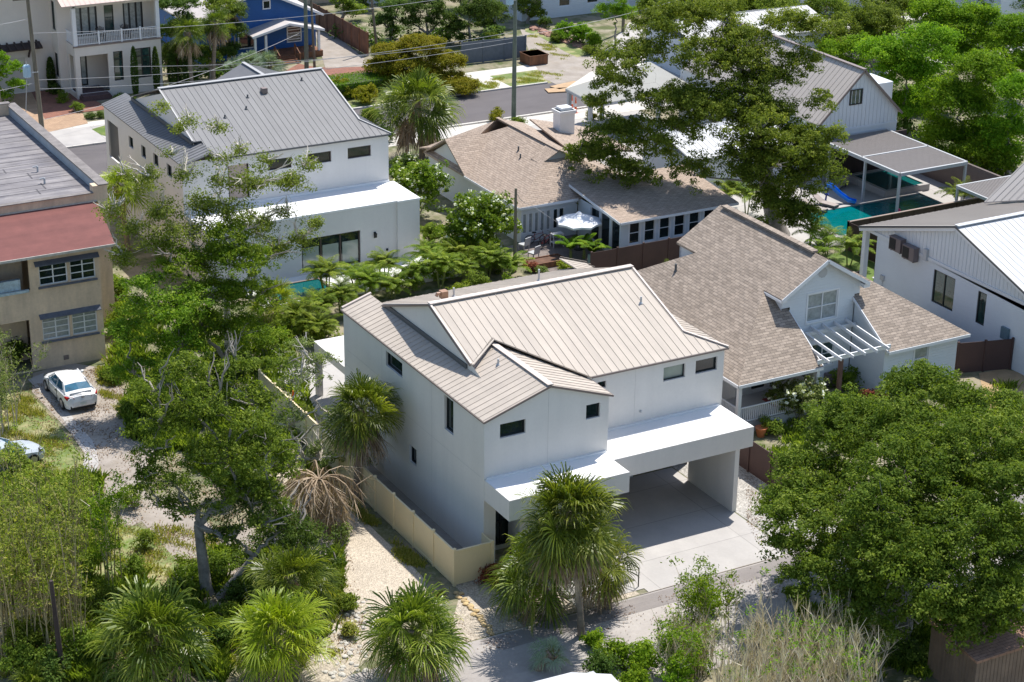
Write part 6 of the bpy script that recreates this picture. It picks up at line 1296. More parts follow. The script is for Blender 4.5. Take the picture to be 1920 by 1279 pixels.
tree('huge old oak with leaning grey trunk standing between the cottage and the pool', (1458, 440), [(1160, 170, 58, 1), (1210, 110, 52, 2), (1250, 200, 62, 0), (1320, 120, 72, 1), (1400, 90, 62, 2), (1190, 250, 46, 1), (1125, 310, 58, .5), (1105, 365, 46, .5), (1150, 260, 60, 0), (1200, 340, 50, 0), (1090, 290, 34, 1), (1270, 260, 60, -1), (1160, 130, 60, 1), (1230, 60, 60, 3), (1480, 60, 60, 3), (1440, 320, 70, -2), (1520, 330, 66, -2), (1540, 270, 56, -2), (1450, 390, 56, -2), (1500, 410, 46, -2), (1400, 300, 66, -1), (1440, 230, 66, 0), (1390, 130, 66, 1), (1380, 190, 70, 0), (1300, 200, 70, 0), (1230, 290, 52, 0), (1300, 330, 50, -1), (1340, 230, 72, -1), (1450, 160, 60, 1), (1480, 290, 76, -2), (1500, 350, 52, -2), (1420, 250, 66, -2), (1540, 190, 30, 0), (1480, 400, 34, -2), (1400, 340, 42, -2), (1540, 60, 45, 3), (1340, 40, 60, 4), (1270, 40, 56, 4), (1120, 200, 30, 1), (1500, 120, 46, 2), (1170, 320, 32, 1), (1530, 300, 32, -2)], L_OAK, tr=.6, size=.18, rs=.48, per=54, dens=1.3, drop=.4, twigs=2, bare=8, forkpx=(1425, 275), hollow=.45)
tree('golden flowering flat topped tree before the dark hedge across the street', (792, 165), [(735, 100, 38, 0), (790, 85, 42, 0), (835, 115, 38, 0), (770, 125, 40, -1), (715, 125, 32, 0), (845, 150, 34, -1), (700, 155, 28, -1), (868, 190, 32, -2), (850, 180, 30, -2), (800, 140, 36, -1), (735, 150, 28, -1)], L_GOLD, name='golden_tree', tr=.2, size=.16, rs=.4, per=60, dens=2.2, flat=.45)
tree('round bright green tree beside the dark pole, top centre', (1152, 92), [(1155, 30, 30, 0), (1135, 22, 20, 0), (1175, 24, 20, 0), (1155, 0, 22, 0)], L_BRIGHT, name='round_tree', tr=.12, size=.14, rs=.34, per=44, dens=1.2)
tree('green street tree at the left edge before the balcony house', (10, 200), [(15, 130, 28, 0), (-10, 150, 26, 0), (30, 160, 20, 0), (0, 110, 20, 0), (12, 180, 18, 0)], L_BRIGHT, name='street_tree', tr=.1, size=.16, rs=.36, per=44, dens=1.1)
# trees in the top right wood
wood = [((1700, 250), [(1700, 150, 62), (1650, 110, 48), (1740, 90, 52), (1690, 210, 50)], 'bright crowned tree directly right of the steep beige gable'),
        ((1800, 300), [(1800, 200, 70), (1850, 140, 60), (1770, 260, 46), (1850, 260, 50)], 'tall bright green tree above the cabana corner'),
        ((1890, 330), [(1890, 250, 48), (1915, 180, 50), (1870, 290, 34)], 'bright green tree at the right edge above the second pergola'),
        ((1790, 170), [(1790, 60, 52), (1750, 30, 42), (1840, 40, 44), (1800, 110, 44)], 'tree at the top edge in the right hand wood, rounded crown'),
        ((1890, 190), [(1880, 90, 45), (1910, 60, 40), (1900, 130, 40)], 'tree in the top right corner of the wood'),
        ((1640, 130), [(1610, 60, 46), (1650, 40, 42), (1570, 90, 34), (1640, 90, 36)], 'olive green tree behind the beige gable roof ridge'),
        ((1520, 90), [(1500, 40, 40), (1550, 20, 42), (1460, 20, 36)], 'olive green tree at the top edge behind the big oak'),
        ((1700, 90), [(1690, 20, 40), (1730, 5, 34), (1650, 5, 34)], 'tree at the very top edge left of the rounded crown')]
for i, (b_, l_, lb) in enumerate(wood):
    tree(lb, b_, [(x, y, r*1.12) for x, y, r in l_], L_BRIGHT if i in (0, 1, 2, 3, 4) else L_OAK, name='forest_tree', tr=.22, size=.2, rs=.65, per=80, dens=2.0, drop=.15, group='trees of the wood at top right', twigs=1)
dk = [((735, 75), [(745, 20, 34), (720, 45, 26)], 'dark tree above the timber fence, leftmost of the dark row'), ((800, 80), [(800, 15, 38), (830, 40, 30), (775, 45, 26)], 'dark tree in the middle of the row over the slate fence'), ((880, 85), [(880, 30, 36), (910, 15, 32), (860, 60, 26)], 'dark tree left of the transformer pole'), ((930, 60), [(930, 30, 28), (910, 60, 20)], 'small dark tree right behind the transformer pole'), ((990, 45), [(985, 12, 24), (1005, 25, 18)], 'green tree right of the transformer pole'), ((690, 20), [(690, -5, 24), (660, -8, 22)], 'dark tree top clipped by the top edge over the timber fence')]
for b_, l_, lb in dk: tree(lb, b_, l_, L_DARK if 'dark' in lb else L_OAK, name='shade_tree', tr=.18, size=.17, rs=.45, per=60, dens=1.9, group='row of shade trees across the street', twigs=1)
gt = [((345, 160), [(345, 50, 34), (330, 100, 28), (360, 110, 30), (350, 10, 26)], 'leafy tree behind the fan palms, nearest the balcony house'), ((395, 150), [(395, 60, 34), (385, 110, 30), (405, 10, 28)], 'leafy tree in the middle of the garden beside the blue cottage'), ((440, 125), [(440, 60, 24), (430, 95, 24), (445, 20, 20)], 'leafy tree covering the left end of the blue cottage'), ((318, 150), [(312, 60, 20), (312, 110, 18), (315, 10, 22)], 'slim leafy tree against the balcony house wall')]
for b_, l_, lb in gt: tree(lb, b_, l_, L_OAK if 'middle' in lb else L_DARK, name='garden_tree', tr=.14, size=.18, rs=.42, per=55, dens=1.8, group='garden trees beside the blue cottage', twigs=1)
mt = [((640, 40), [(640, -5, 24), (665, 20, 20)], 'tree behind the timber fence end'), ((860, 20), [(855, -10, 30), (900, -5, 30)], 'top edge tree left of the transformer pole'), ((1230, 40), [(1230, 10, 34), (1260, 60, 28)], 'tree right of the dark pole against the white buildings'), ((1300, 60), [(1300, 0, 40), (1360, 10, 40)], 'tree at the top edge above the big oak'), ((1430, 40), [(1430, -5, 44), (1400, 30, 30)], 'tree at the top edge right of the big oak top'), ((1600, 170), [(1590, 130, 34), (1560, 100, 30), (1610, 90, 34)], 'green tree against the beige gable ridge'), ((1740, 210), [(1730, 200, 46), (1710, 240, 30), (1760, 180, 40)], 'green tree beside the steep gable eave'), ((1830, 330), [(1830, 290, 44), (1790, 300, 30), (1870, 310, 30)], 'low green tree right behind the cabana'), ((1860, 60), [(1850, 0, 40), (1900, 10, 36)], 'top edge tree at the far right')]
for b_, l_, lb in mt: tree(lb, b_, l_, L_OAK if l_[0][0] < 1580 else L_BRIGHT, name='shade_tree', tr=.18, size=.2, rs=.55, per=70, dens=1.9, drop=.15, twigs=1)
# ---- palms
sabal('tall fan palm standing before the carport, with a curved pale trunk', (1090, 1192), (1063, 958), 124, seed=1, skirt=46, tr=.14, nf=96, lo=-1.35)
sabal('lower fan palm with bluish fronds left of the tall curved palm', (1030, 1150), (1008, 1062), 104, seed=2, skirt=22, nf=56, lo=-1.)
sabal('fan palm half hidden right behind the tall curved palm', (1140, 1140), (1130, 1045), 86, seed=3, skirt=22, nf=46, lo=-1.)
sabal('fan palm close to the west wall of the white house', (668, 935), (678, 765), 92, seed=4, skirt=34, nf=58, tr=.16, lo=-1.)
sabal('bushy fan palm in the bottom row, left of the yellowish pair', (290, 1279), (290, 1188), 130, seed=5, skirt=12, nf=62, leaf=L_PALM)
sabal('yellowish fan palm in the bottom row with pale flower sprays', (528, 1279), (525, 1185), 116, seed=6, skirt=8, nf=54, leaf=L_PALMY)
sabal('green fan palm rising just behind the yellowish one', (545, 1190), (548, 1085), 100, seed=7, skirt=8, nf=50)
sabal('round fan palm with grey skirt by the gravel and yellow rocks', (775, 1279), (775, 1180), 116, seed=8, skirt=26, nf=66)
sabal('fan palm tip cut by the bottom left corner', (60, 1300), (60, 1290), 70, seed=9, skirt=0, nf=36)
sabal('shaggy fan palm between the grey roof and the pink shingle cottage', (792, 300), (782, 190), 88, seed=10, skirt=34, nf=62, tr=.22)
sabal('light green fan palm behind the tan building parapet', (240, 470), (222, 350), 58, seed=12, skirt=8, nf=40, leaf=L_PALMY)
sabal('fan palm between the thin laurel and the plunge pool', (520, 600), (515, 560), 60, seed=13, skirt=14, nf=36, leaf=L_PALMY)
sabal('small fan palm lying low at the alley edge by the bush', (1010, 1255), (1035, 1225), 48, seed=14, skirt=0, nf=20, leaf=L_PALMB)
for k, (fx, fy, cx, cy, r, lb) in enumerate(((360, 170, 352, 60, 42, 'tall shaggy fan palm right of the balcony house'), (400, 160, 405, 40, 38, 'tall fan palm in the middle of the group before the blue cottage'), (335, 160, 325, 95, 30, 'short fan palm behind the cypress columns'), (430, 120, 430, 10, 34, 'fan palm nearest the blue cottage gable'))):
    sabal(lb, (fx, fy), (cx, cy), r, seed=20+k, skirt=26, nf=36, group='fan palms beside the blue cottage')
for k, (x, y, r, lb) in enumerate(((470, 115, 34, 'left'), (505, 118, 34, 'right'), (440, 125, 24, 'small leftmost'))):
    sabal(f'{lb} silvery blue fan palm in front of the blue cottage porch', (x, y+18), (x, y), r, seed=30+k, skirt=0, nf=34, leaf=L_PALMB, name='silver_palm', group='silver palms by the cottage')
# dead palm
def dead_palm():
    b = at(606, 992); c = over(598, 898, b); t = thing('dead_palm', 'dead palm with drooping brown fronds hanging over the shell lot', 'palm tree', tuple(b)); s_ = 100*mpp(c)/1.5
    MB().tube([tuple(b), ((b.x+c.x)/2+.1, (b.y+c.y)/2, c.z*.5), tuple(c)], [.18, .15, .16], 8).obj('trunk', M['palmtrunk'], t, True)
    Qs, Us = [], []
    rg = np.random.default_rng(8)
    for i in range(64):
        az = rg.uniform(0, 6.28); el = rg.uniform(-.9, .6); d = np.array([math.cos(az), math.sin(az), 0]); p = np.array(c); L_ = s_*rg.uniform(1.0, 1.9)
        pts = [p.copy()]
        for j in range(5): e = el-j*.45; p = p+(d*math.cos(e)+np.array([0, 0, math.sin(e)]))*L_/5; pts.append(p.copy())
        cs = rg.random()
        for j in range(5):
            w_ = np.cross(d, [0, 0, 1.])*.03; Qs.append([pts[j]-w_, pts[j]+w_, pts[j+1]+w_, pts[j+1]-w_]); Us.append((cs, .3))
        for j in range(44):
            f = rg.uniform(1., 5); i0 = min(4, int(f)); q = pts[i0]+(pts[i0+1]-pts[i0])*(f-i0); e = unit(rg.normal(size=3)*.35+np.array([0, 0, -.9])+d*.35); w_ = unit(np.cross(e, rg.normal(size=3)))*.02; ln = rg.uniform(.5, 1.1)*s_*.6; Qs.append([q-w_, q+w_, q+e*ln+w_*.3, q+e*ln-w_*.3]); Us.append((cs, rg.random()))
    quads('fronds', np.array(Qs), np.array(Us), L_DEAD, t, tuple(b))
dead_palm()
# areca and other feather palms along the terrace
ar = [(590, 600), (640, 590), (690, 570), (735, 560), (780, 545), (825, 540), (870, 530), (915, 520), (615, 560), (670, 545), (720, 530), (560, 630), (600, 640), (850, 515), (800, 520), (950, 520)]
places = ['beside the plunge pool', 'second along the terrace edge', 'third along the terrace edge', 'near the middle of the terrace edge', 'below the annex corner', 'right of the annex corner', 'below the clipped hedge', 'nearest the garden post', 'between terrace and plunge pool', 'close behind the terrace row, left', 'close behind the terrace row, middle', 'leftmost before the flat lanai roof', 'low one in front of the lanai roof', 'behind the hedge foot', 'under the annex corner wall', 'at the far right end under the post']
for k, (x, y) in enumerate(ar): feather_palm('areca palm '+places[k], (x, y), .9+.3*(k % 3), 12, 1.45, L_ARECA, 40+k, 4, group='areca palms along the white terrace')
for k, (x, y, lb) in enumerate(((1370, 395, 'feather palm by the sunroom roof left of the oak trunk'), (1400, 405, 'feather palm touching the left side of the oak trunk'), (1515, 465, 'feather palm left one behind the shingle ridge'), (1550, 480, 'feather palm middle one behind the shingle ridge'), (1590, 500, 'feather palm right one beside the white porch post'), (1535, 500, 'low feather palm behind the shingle ridge vent'), (1245, 600, 'feather palm squeezed between the two roofs'), (1262, 620, 'small feather palm between the two roofs, lower one'))):
    feather_palm(lb, (x, y), 1.2 if k < 6 else 2.2, 11, 1.7, L_ARECA, 70+k, 2 if k < 6 else 1, 'feather_palm', 'feather palms in the right hand yards')
feather_palm('yellow green palm by the second pergola', (1800, 400), 1.2, 12, 1.8, L_ARECA, 90, 2, 'feather_palm')
for k, (x, y) in enumerate(((1070, 488), (1095, 485), (1110, 492))): feather_palm(('left', 'middle', 'right')[k]+' banana plant beside the white parasol', (x, y), .6, 7, 1.5, L_BRIGHT, 95+k, 1, 'banana_plant', 'banana plants on the cottage patio', lw=.16, ll=.36, el0=85, el1=45)
# ---- shrubs
shrub('white flowering frangipani bush left of the cottage wall', 898, 430, 80, L_LAUREL, flowers=200, size=.2, h=1.05, rs=.4, name='flowering_shrub')
shrub('white flowering bush at the annex side, beneath the shaggy palm', 783, 352, 64, L_LAUREL, flowers=130, size=.2, h=1.2, rs=.4, name='flowering_shrub')
shrub('second white flowering bush close to the annex corner', 760, 315, 34, L_DARK, flowers=30, size=.18, h=1.2, rs=.35, name='flowering_shrub')
shrub('white flowering shrub before the porch railing', 1500, 745, 56, L_GREY, flowers=90, size=.15, h=1.1, rs=.3, name='flowering_shrub')
def hedge(label, x0, y0, x1, y1, h, leaf, rz=0., name='hedge'):
    t = thing(name, label, 'hedge', ((x0+x1)/2, (y0+y1)/2, 0)); n = int((x1-x0)*(y1-y0)*420+(x1-x0+y1-y0)*h*700); C = NR.uniform((x0, y0, .1), (x1, y1, h), (n, 3)); f = NR.integers(0, 4, n)
    C[:, 2] = np.where(f == 0, h+NR.normal(0, .04, n), C[:, 2]); C[:, 1] = np.where(f == 1, y0+NR.normal(0, .04, n), C[:, 1]); C[:, 0] = np.where(f == 2, x0+NR.normal(0, .04, n), C[:, 0])
    quads('foliage', leaves(C, np.tile([0, -.3, 1.], (n, 1)), .11, .55), np.hstack([NR.random((n, 1)), NR.random((n, 1))*.6]), leaf, t, ((x0+x1)/2, (y0+y1)/2, 0))
    MB().box((x0+.12, y0+.12, 0), (x1-.12, y1-.12, h-.12)).obj('branches', M['darkbark'], t); return t
q = at(882, 485); hedge('clipped green box hedge between the flowering bush and areca palms', q.x-1.3, q.y-.8, q.x+1.5, q.y+1.1, 1.35, L_BRIGHT)
q = at(660, 200); hedge('long green hedge behind the grey metal roof', q.x-1, q.y+2, q.x+7, q.y+5, 1.4, L_BRIGHT)
sr = [(60, 1060, 46, L_BAMBOO, 'tangled bush behind the bamboo stand'), (120, 1100, 46, L_OAK, 'bush at the right flank of the bamboo stand'), (30, 1240, 50, L_OAK, 'bush at the bottom left corner'), (100, 1250, 44, L_DARK, 'dark bush at the foot of the dark post'), (195, 1210, 40, L_OAK, 'bush between the dark post and the bottom palm'), (150, 940, 34, L_BAMBOO, 'yellow green bush by the parking slab end'), (90, 930, 44, L_BAMBOO, 'yellow green bush hiding the silver car'), (20, 950, 46, L_OAK, 'bush under the silver car at the left edge'), (200, 1000, 26, L_GRASS, 'straw coloured weed clump by the sandy track'), (250, 1060, 30, L_OAK, 'bush at the edge of the dry lawn'), (330, 1100, 30, L_DARK, 'dark bush left of the twin trunked oak'), (455, 1110, 40, L_DARK, 'dark bush right of the twin trunks'), (430, 1150, 34, L_OAK, 'bush under the oak before the bottom palms'), (620, 1090, 26, L_OAK, 'weedy bush by the shell lot corner'), (660, 1180, 20, L_GRASS, 'weeds by the gravel track'), (230, 600, 40, L_LAUREL, 'laurel scrub by the tan building wall'), (215, 540, 34, L_LAUREL, 'upper laurel scrub by the tan building'), (500, 640, 50, L_LAUREL, 'laurel bush in the thicket centre'), (550, 610, 40, L_ARECA, 'yellow green bush beside the laurel'), (430, 690, 60, L_DARK, 'dark thicket bush under the laurels'), (330, 760, 46, L_DARK, 'dark thicket bush by the parking slab'), (610, 620, 30, L_ARECA, 'bright bush by the lanai roof'),
      (1060, 55, 26, L_BRIGHT, 'bright shrub before the white garage, left'), (1090, 62, 28, L_BRIGHT, 'bright shrub before the white garage, middle'), (1115, 75, 24, L_BRIGHT, 'bright shrub before the white garage, right'), (1050, 68, 16, L_OAK, 'low shrub among the reddish rocks'), (1105, 92, 14, L_OAK, 'low shrub by the yard sign'), (1000, 100, 13, L_OAK, 'conical shrub in the timber planter'), (1022, 42, 16, L_DARK, 'dark shrub at the head of the pale driveway'),
      (918, 70, 18, L_OAK, 'shrub at the slate fence under the poles'), (880, 92, 18, L_LAUREL, 'overhanging shrub on the slate fence'), (1110, 215, 13, L_GOLD, 'clipped golden shrub by the carport post'), (640, 165, 26, L_GOLD, 'golden green shrub left of the shaggy palm'), (690, 175, 26, L_GOLD, 'golden shrub under the flat topped tree'), (700, 215, 26, L_OAK, 'green shrub by the roof corner of the grey roofed house'), (720, 250, 22, L_DARK, 'dark shrub at the foot of the shaggy palm'),
      (930, 215, 17, L_GOLD, 'olive bush at the foot of the street pole, left'), (975, 228, 15, L_OAK, 'olive bush at the foot of the street pole, right'),
      (170, 217, 9, L_DARK, 'clipped ball shrub left one by the brick driveway'), (188, 215, 9, L_DARK, 'clipped ball shrub right one by the brick driveway'), (222, 184, 13, L_DARK, 'clipped ball shrub under the tall front window'), (246, 185, 10, L_DARK, 'small clipped ball beneath the cypress column'), (120, 180, 16, L_OAK, 'bush beside the dark front steps'), (100, 165, 16, L_DARK, 'dark bush along the brick driveway'), (140, 200, 14, L_OAK, 'low bush at the end of the front steps'),
      (1370, 345, 16, L_OAK, 'bush at the corner of the sunroom roof'), (1310, 350, 14, L_BRIGHT, 'bright bush behind the sunroom ridge'), (1440, 460, 16, L_DARK, 'dark bush at the foot of the oak trunk'),
      (1540, 690, 26, L_LAUREL, 'leafy bush below the pergola slats'), (1590, 710, 30, L_LAUREL, 'leafy bush under the wing window, left'), (1660, 715, 28, L_BRIGHT, 'bright bush under the wing window, middle'), (1720, 705, 26, L_BRIGHT, 'bright bush under the wing window, right'), (1770, 725, 24, L_OAK, 'bush in front of the brown gate'), (1640, 745, 26, L_BROWN, 'bronze leaved bush before the white wing'), (1600, 760, 34, L_OAK, 'green bush before the pergola courtyard'), (1905, 760, 34, L_GREY, 'grey green shrub by the sandy path'), (1440, 800, 22, L_OAK, 'bush by the terracotta pot'),
      (1455, 870, 26, L_OAK, 'bush at the brown fence beside grey gravel'), (1900, 640, 16, L_FLOWER, 'white flowering shrub against the board house'),
      (930, 495, 22, L_OAK, 'bush left of the garden post'), (1000, 500, 16, L_BROWN, 'bronze plant in the raised bed'), (1015, 508, 13, L_GREY, 'grey plant in the raised bed'), (1060, 495, 15, L_PALMY, 'yellow leafed plant before the parasol'), (810, 440, 26, L_OAK, 'bush at the annex corner'), (830, 470, 22, L_BRIGHT, 'bright bush right of the annex wall'),
      (928, 1075, 28, L_BROWN, 'wispy bronze bush by the house corner post'), (1120, 1250, 40, L_DARK, 'dark bush at the foot of the tall curved palm'),
      (1160, 1225, 44, L_BRIGHT, 'bright green bush left one in the alley foreground'), (1215, 1230, 38, L_BRIGHT, 'bright green bush middle one in the alley foreground'), (1180, 1270, 40, L_BRIGHT, 'bright green bush lowest one at the bottom edge'), (1120, 1195, 26, L_BRIGHT, 'bright green bush by the asphalt patch'),
      (60, 1180, 60, L_OAK, 'leafy undergrowth bush at the lower left edge'), (150, 1210, 50, L_OAK, 'leafy undergrowth bush right of the dark post'), (30, 1090, 46, L_BAMBOO, 'yellow green undergrowth at the left edge'), (190, 1130, 36, L_OAK, 'undergrowth bush left of the bottom row palm'), (410, 1190, 40, L_DARK, 'dark bush between the two bottom palms'), (650, 1130, 24, L_OAK, 'low bush right of the green fan palm'), (20, 600, 36, L_GREY, 'straggly bush over the tan building porch'), (20, 660, 34, L_OAK, 'green bush at the left edge beside the dark porch'),
      (215, 700, 24, L_OAK, 'low scrub at the coupe nose'), (240, 760, 24, L_OAK, 'low scrub right of the coupe'), (690, 640, 20, L_OAK, 'scrub by the flat lanai roof') , (560, 770, 30, L_OAK, 'scrub along the cream fence, upper end'), (620, 930, 26, L_GREY, 'grey scrub along the cream fence, lower end'), (1700, 1215, 40, L_DARK, 'shadowed bush beneath the big oak'), (1620, 1180, 44, L_DARK, 'dark bush at the left foot of the big oak')]
for k, (x, y, r, lf, lb) in enumerate(sr): shrub(lb, x, y, r, lf, size=.1+.0016*r if r < 40 else .14, rs=.26 if r < 30 else .34, h=.95, dens=1.0, per=36)
# cypress columns
for k, (x, y, w_, h, lb) in enumerate(((255, 182, 7, 88, 'slim cypress column between the tall front windows'), (295, 176, 7, 82, 'slim cypress column at the corner of the balcony house'), (325, 168, 9, 62, 'cypress column beyond the house corner, left of two'), (345, 166, 9, 60, 'cypress column beyond the house corner, right of two'), (98, 172, 8, 60, 'dark narrow cypress by the brick driveway'), (193, 150, 4, 34, 'small potted cypress in the porch'))):
    b = at(x, y); s_ = mpp(b); H_ = h*s_/.93; t = thing('cypress_column', lb, 'cypress', tuple(b)); n = 2600; u_ = NR.random((n, 1)); a_ = NR.uniform(0, 6.283, (n, 1)); rr = w_*s_*(np.sin(np.pi*np.clip(u_*.93+.07, 0, 1))**.45)*NR.uniform(.7, 1.05, (n, 1))
    C = np.hstack([b.x+np.cos(a_)*rr, b.y+np.sin(a_)*rr, .1+u_*H_]); N = np.hstack([np.cos(a_), np.sin(a_), a_*0+.4]); quads('foliage', leaves(C, N, .16, .4), np.hstack([NR.random((n, 1)), NR.random((n, 1))*.5]), L_DARK, t, tuple(b)); MB().tube([tuple(b), (b.x, b.y, H_*.95)], [.08, .02], 6).obj('trunk', M['darkbark'], t)
# ---- bamboo stand at the left, dry thicket bottom right
def culms(label, poly, n, hmin, hmax, leaf, bark, name, seed, per=22, lsz=.16, lean=.12, twig=10, green=.5, cat='bamboo', up_=.45, umin=.3, twm=None):
    rg = random.Random(seed); mb = MB(); C = []; pts0 = [at(*p) for p in poly]; cx = sum((p for p in pts0), Vector())/len(pts0); t = thing(name, label, cat, tuple(cx)); Q = []; UQ = []
    for i in range(n):
        a, b = rg.random(), rg.random(); e = pts0[0].lerp(pts0[1], a).lerp(pts0[3].lerp(pts0[2], a), b); h = rg.uniform(hmin, hmax); dx, dy = rg.gauss(0, lean)*h, rg.gauss(0, lean)*h
        P_ = [Vector((e.x+dx*u*u, e.y+dy*u*u, h*(u-.12*u*u*abs(rg.random())))) for u in (0, .25, .5, .75, 1)]; mb.tube(P_, [.028, .025, .02, .014, .006], 4, cap=False)
        for k in range(twig):
            u = rg.uniform(.25, 1); f = u*4; i0 = min(3, int(f)); p = P_[i0].lerp(P_[i0+1], f-i0); d = Vector((rg.gauss(0, up_), rg.gauss(0, up_), rg.uniform(.5, 1.3))).normalized()*rg.uniform(.3, .9); q = np.array(p+d); w_ = np.array([rg.gauss(0, .009), rg.gauss(0, .009), 0]); w_ += .004; pp = np.array(p); Q.append([pp-w_, pp+w_, q+w_*.4, q-w_*.4]); UQ.append((rg.random(), rg.random()))
            if rg.random() < green and u > umin:
                for j in range(per): C.append(q+np.array([rg.gauss(0, .16), rg.gauss(0, .16), rg.gauss(-.03, .11)]))
    mb.obj('culms', M[bark], t); quads('twigs', np.array(Q), np.array(UQ), L_DRY if twm is None else MATS[twm], t, tuple(cx))
    if C: C = np.array(C); quads('leaves', leaves(C, np.tile([0, 0, .5], (len(C), 1)), lsz, .35), NR.random((len(C), 2)), leaf, t, tuple(cx))
    return t
mat('bamboo_twig', (.26, .22, .1), .8, .2); MATS['culm'] = M['culm'] = mat('bamboo_culm', (.42, .34, .19), .7, .2, 3); M['drystem'] = mat('dry_stem', (.55, .47, .37), .85, .2, 4)
culms('tall feathery bamboo stand along the lower left edge', [(-20, 1150), (150, 1130), (170, 1240), (-20, 1270)], 170, 3.2, 6.6, L_BAMBOO, 'culm', 'bamboo', 1, green=.62, per=18, umin=.55, lean=.07, twig=8, lsz=.18, up_=.6, twm='bamboo_twig')
culms('thin bamboo stems in front of the hidden silver car', [(0, 1010), (170, 1000), (200, 1080), (0, 1100)], 60, 3.0, 6.0, L_BAMBOO, 'culm', 'bamboo', 2, green=.62, per=18, umin=.45, lean=.07, twig=8, lsz=.18, up_=.6, twm='bamboo_twig')
culms('sparse tall weedy stems with green tips between bamboo and oak', [(190, 1080), (230, 1080), (240, 1130), (190, 1130)], 9, 4.0, 6.0, L_BRIGHT, 'culm', 'weed_stems', 3, green=.7, per=34, lsz=.16)
culms('grey bare twiggy stems at the left edge near the tan building', [(-10, 790), (40, 790), (40, 830), (-10, 830)], 14, 3.0, 5.0, L_GREY, 'drystem', 'twiggy_shrub', 4, green=.5, per=18, twig=22, cat='shrub')
culms('dense dry straw coloured thicket in the bottom right foreground', [(1340, 1285), (1560, 1245), (1640, 1390), (1350, 1430)], 250, 2.0, 4.4, L_BRIGHT, 'drystem', 'dry_thicket', 5, green=.012, per=30, twig=30, lean=.09, up_=.28, cat='thicket')
culms('dry grass clump between the thicket and the bright bushes', [(1230, 1215), (1330, 1200), (1340, 1270), (1240, 1290)], 90, .9, 2.2, L_BRIGHT, 'drystem', 'dry_grass_clump', 6, green=.06, per=14, twig=16, lean=.12, cat='grass', up_=.3)
culms('sparse green sapling shoots before the driveway apron', [(1280, 1190), (1360, 1170), (1370, 1200), (1290, 1220)], 12, 1.6, 3.4, L_BRIGHT, 'culm', 'sapling', 7, green=.75, per=42, lsz=.15, cat='sapling')
culms('sparse green sapling shoots left of the dry thicket', [(1250, 1260), (1320, 1250), (1330, 1290), (1260, 1300)], 10, 1.4, 2.6, L_BRIGHT, 'culm', 'sapling', 8, green=.75, per=36, lsz=.15, cat='sapling')
culms('bare grey dead branches under the big oak by the shed', [(1560, 1270), (1660, 1250), (1670, 1290), (1570, 1300)], 26, 2.0, 4.2, L_GREY, 'palebark', 'dead_brush', 9, green=.1, twig=20, lean=.3, cat='brush')
# ---- ground cover: tufts in the lots, lawn blades
def tufts(label, name, polys, n, leaf, size=.22, seed=1, h=.25, sparse=1.):
    rg = np.random.default_rng(seed); C = []
    for pg_ in polys:
        P0 = [at(*p) for p in pg_]; k = n
        a, b = rg.random((k, 1)), rg.random((k, 1)); A, B, C_, D_ = [np.array(p) for p in P0]; e = (A*(1-a)+B*a)*(1-b)+(D_*(1-a)+C_*a)*b; nz = np.sin(e[:, :1]*1.7+3)*np.cos(e[:, 1:2]*1.3)+np.sin(e[:, :1]*4.1+e[:, 1:2]*2.9)*.6; C.append(e[(nz[:, 0] > -.1+.5*rg.random(len(e)))])
    e = np.concatenate(C); m = 5; e = np.repeat(e, m, axis=0)+rg.normal(size=(len(e)*m, 3))*np.array([.13, .13, 0]); k = len(e); az = rg.uniform(0, 6.28, k); hh = h*rg.uniform(.3, 1.2, (k, 1)); ln = rg.uniform(.2, .8, (k, 1)); d = np.stack([np.cos(az), np.sin(az), np.zeros(k)], 1); w_ = np.stack([-np.sin(az), np.cos(az), np.zeros(k)], 1)*size*.12
    top = e+d*hh*ln+np.array([0, 0, 1.])*hh; mid = e+d*hh*ln*.35+np.array([0, 0, .6])*hh; V = np.stack([e-w_*.6, e+w_*.6, mid+w_, top], 1)
    o = quads(name, V, rg.random((k, 2)), leaf, None, label=label, category='ground cover', kind='stuff'); return o
tufts('dry and green weed tufts growing over the left lots', 'weeds', [[(0, 730), (55, 745), (150, 870), (0, 950)], [(0, 900), (200, 960), (220, 1120), (0, 1100)], [(170, 985), (400, 990), (430, 1110), (170, 1150)], [(0, 1120), (250, 1120), (260, 1279), (0, 1279)], [(380, 1080), (650, 1080), (650, 1250), (380, 1250)], [(180, 650), (250, 690), (260, 800), (190, 740)], [(600, 830), (640, 900), (560, 980), (480, 960)], [(640, 930), (700, 980), (850, 1110), (820, 1120)]], 3000, L_GRASS, .2, 1, .2)
tufts('green undergrowth carpet beneath the left thicket', 'undergrowth', [[(120, 1090), (420, 1080), (420, 1279), (120, 1279)], [(0, 900), (190, 900), (200, 1100), (0, 1100)], [(400, 1040), (640, 1040), (620, 1200), (400, 1200)], [(230, 560), (560, 620), (600, 900), (200, 700)], [(240, 700), (520, 800), (520, 960), (240, 820)]], 6000, L_OAK, .5, 3, .6)
tufts('weeds under the big oak and by the alley', 'weeds', [[(1480, 1110), (1700, 1080), (1900, 1250), (1560, 1290)], [(1420, 760), (1900, 720), (1920, 900), (1440, 900)]], 6000, L_OAK, .4, 4, .4)
tufts('verge grass across the street', 'grass', [[(850, 160), (945, 145), (930, 165), (870, 178)], [(960, 140), (1060, 130), (1050, 150), (965, 158)], [(1000, 65), (1070, 105), (1055, 115), (985, 70)]], 1500, L_GRASS, .2, 5, .12)
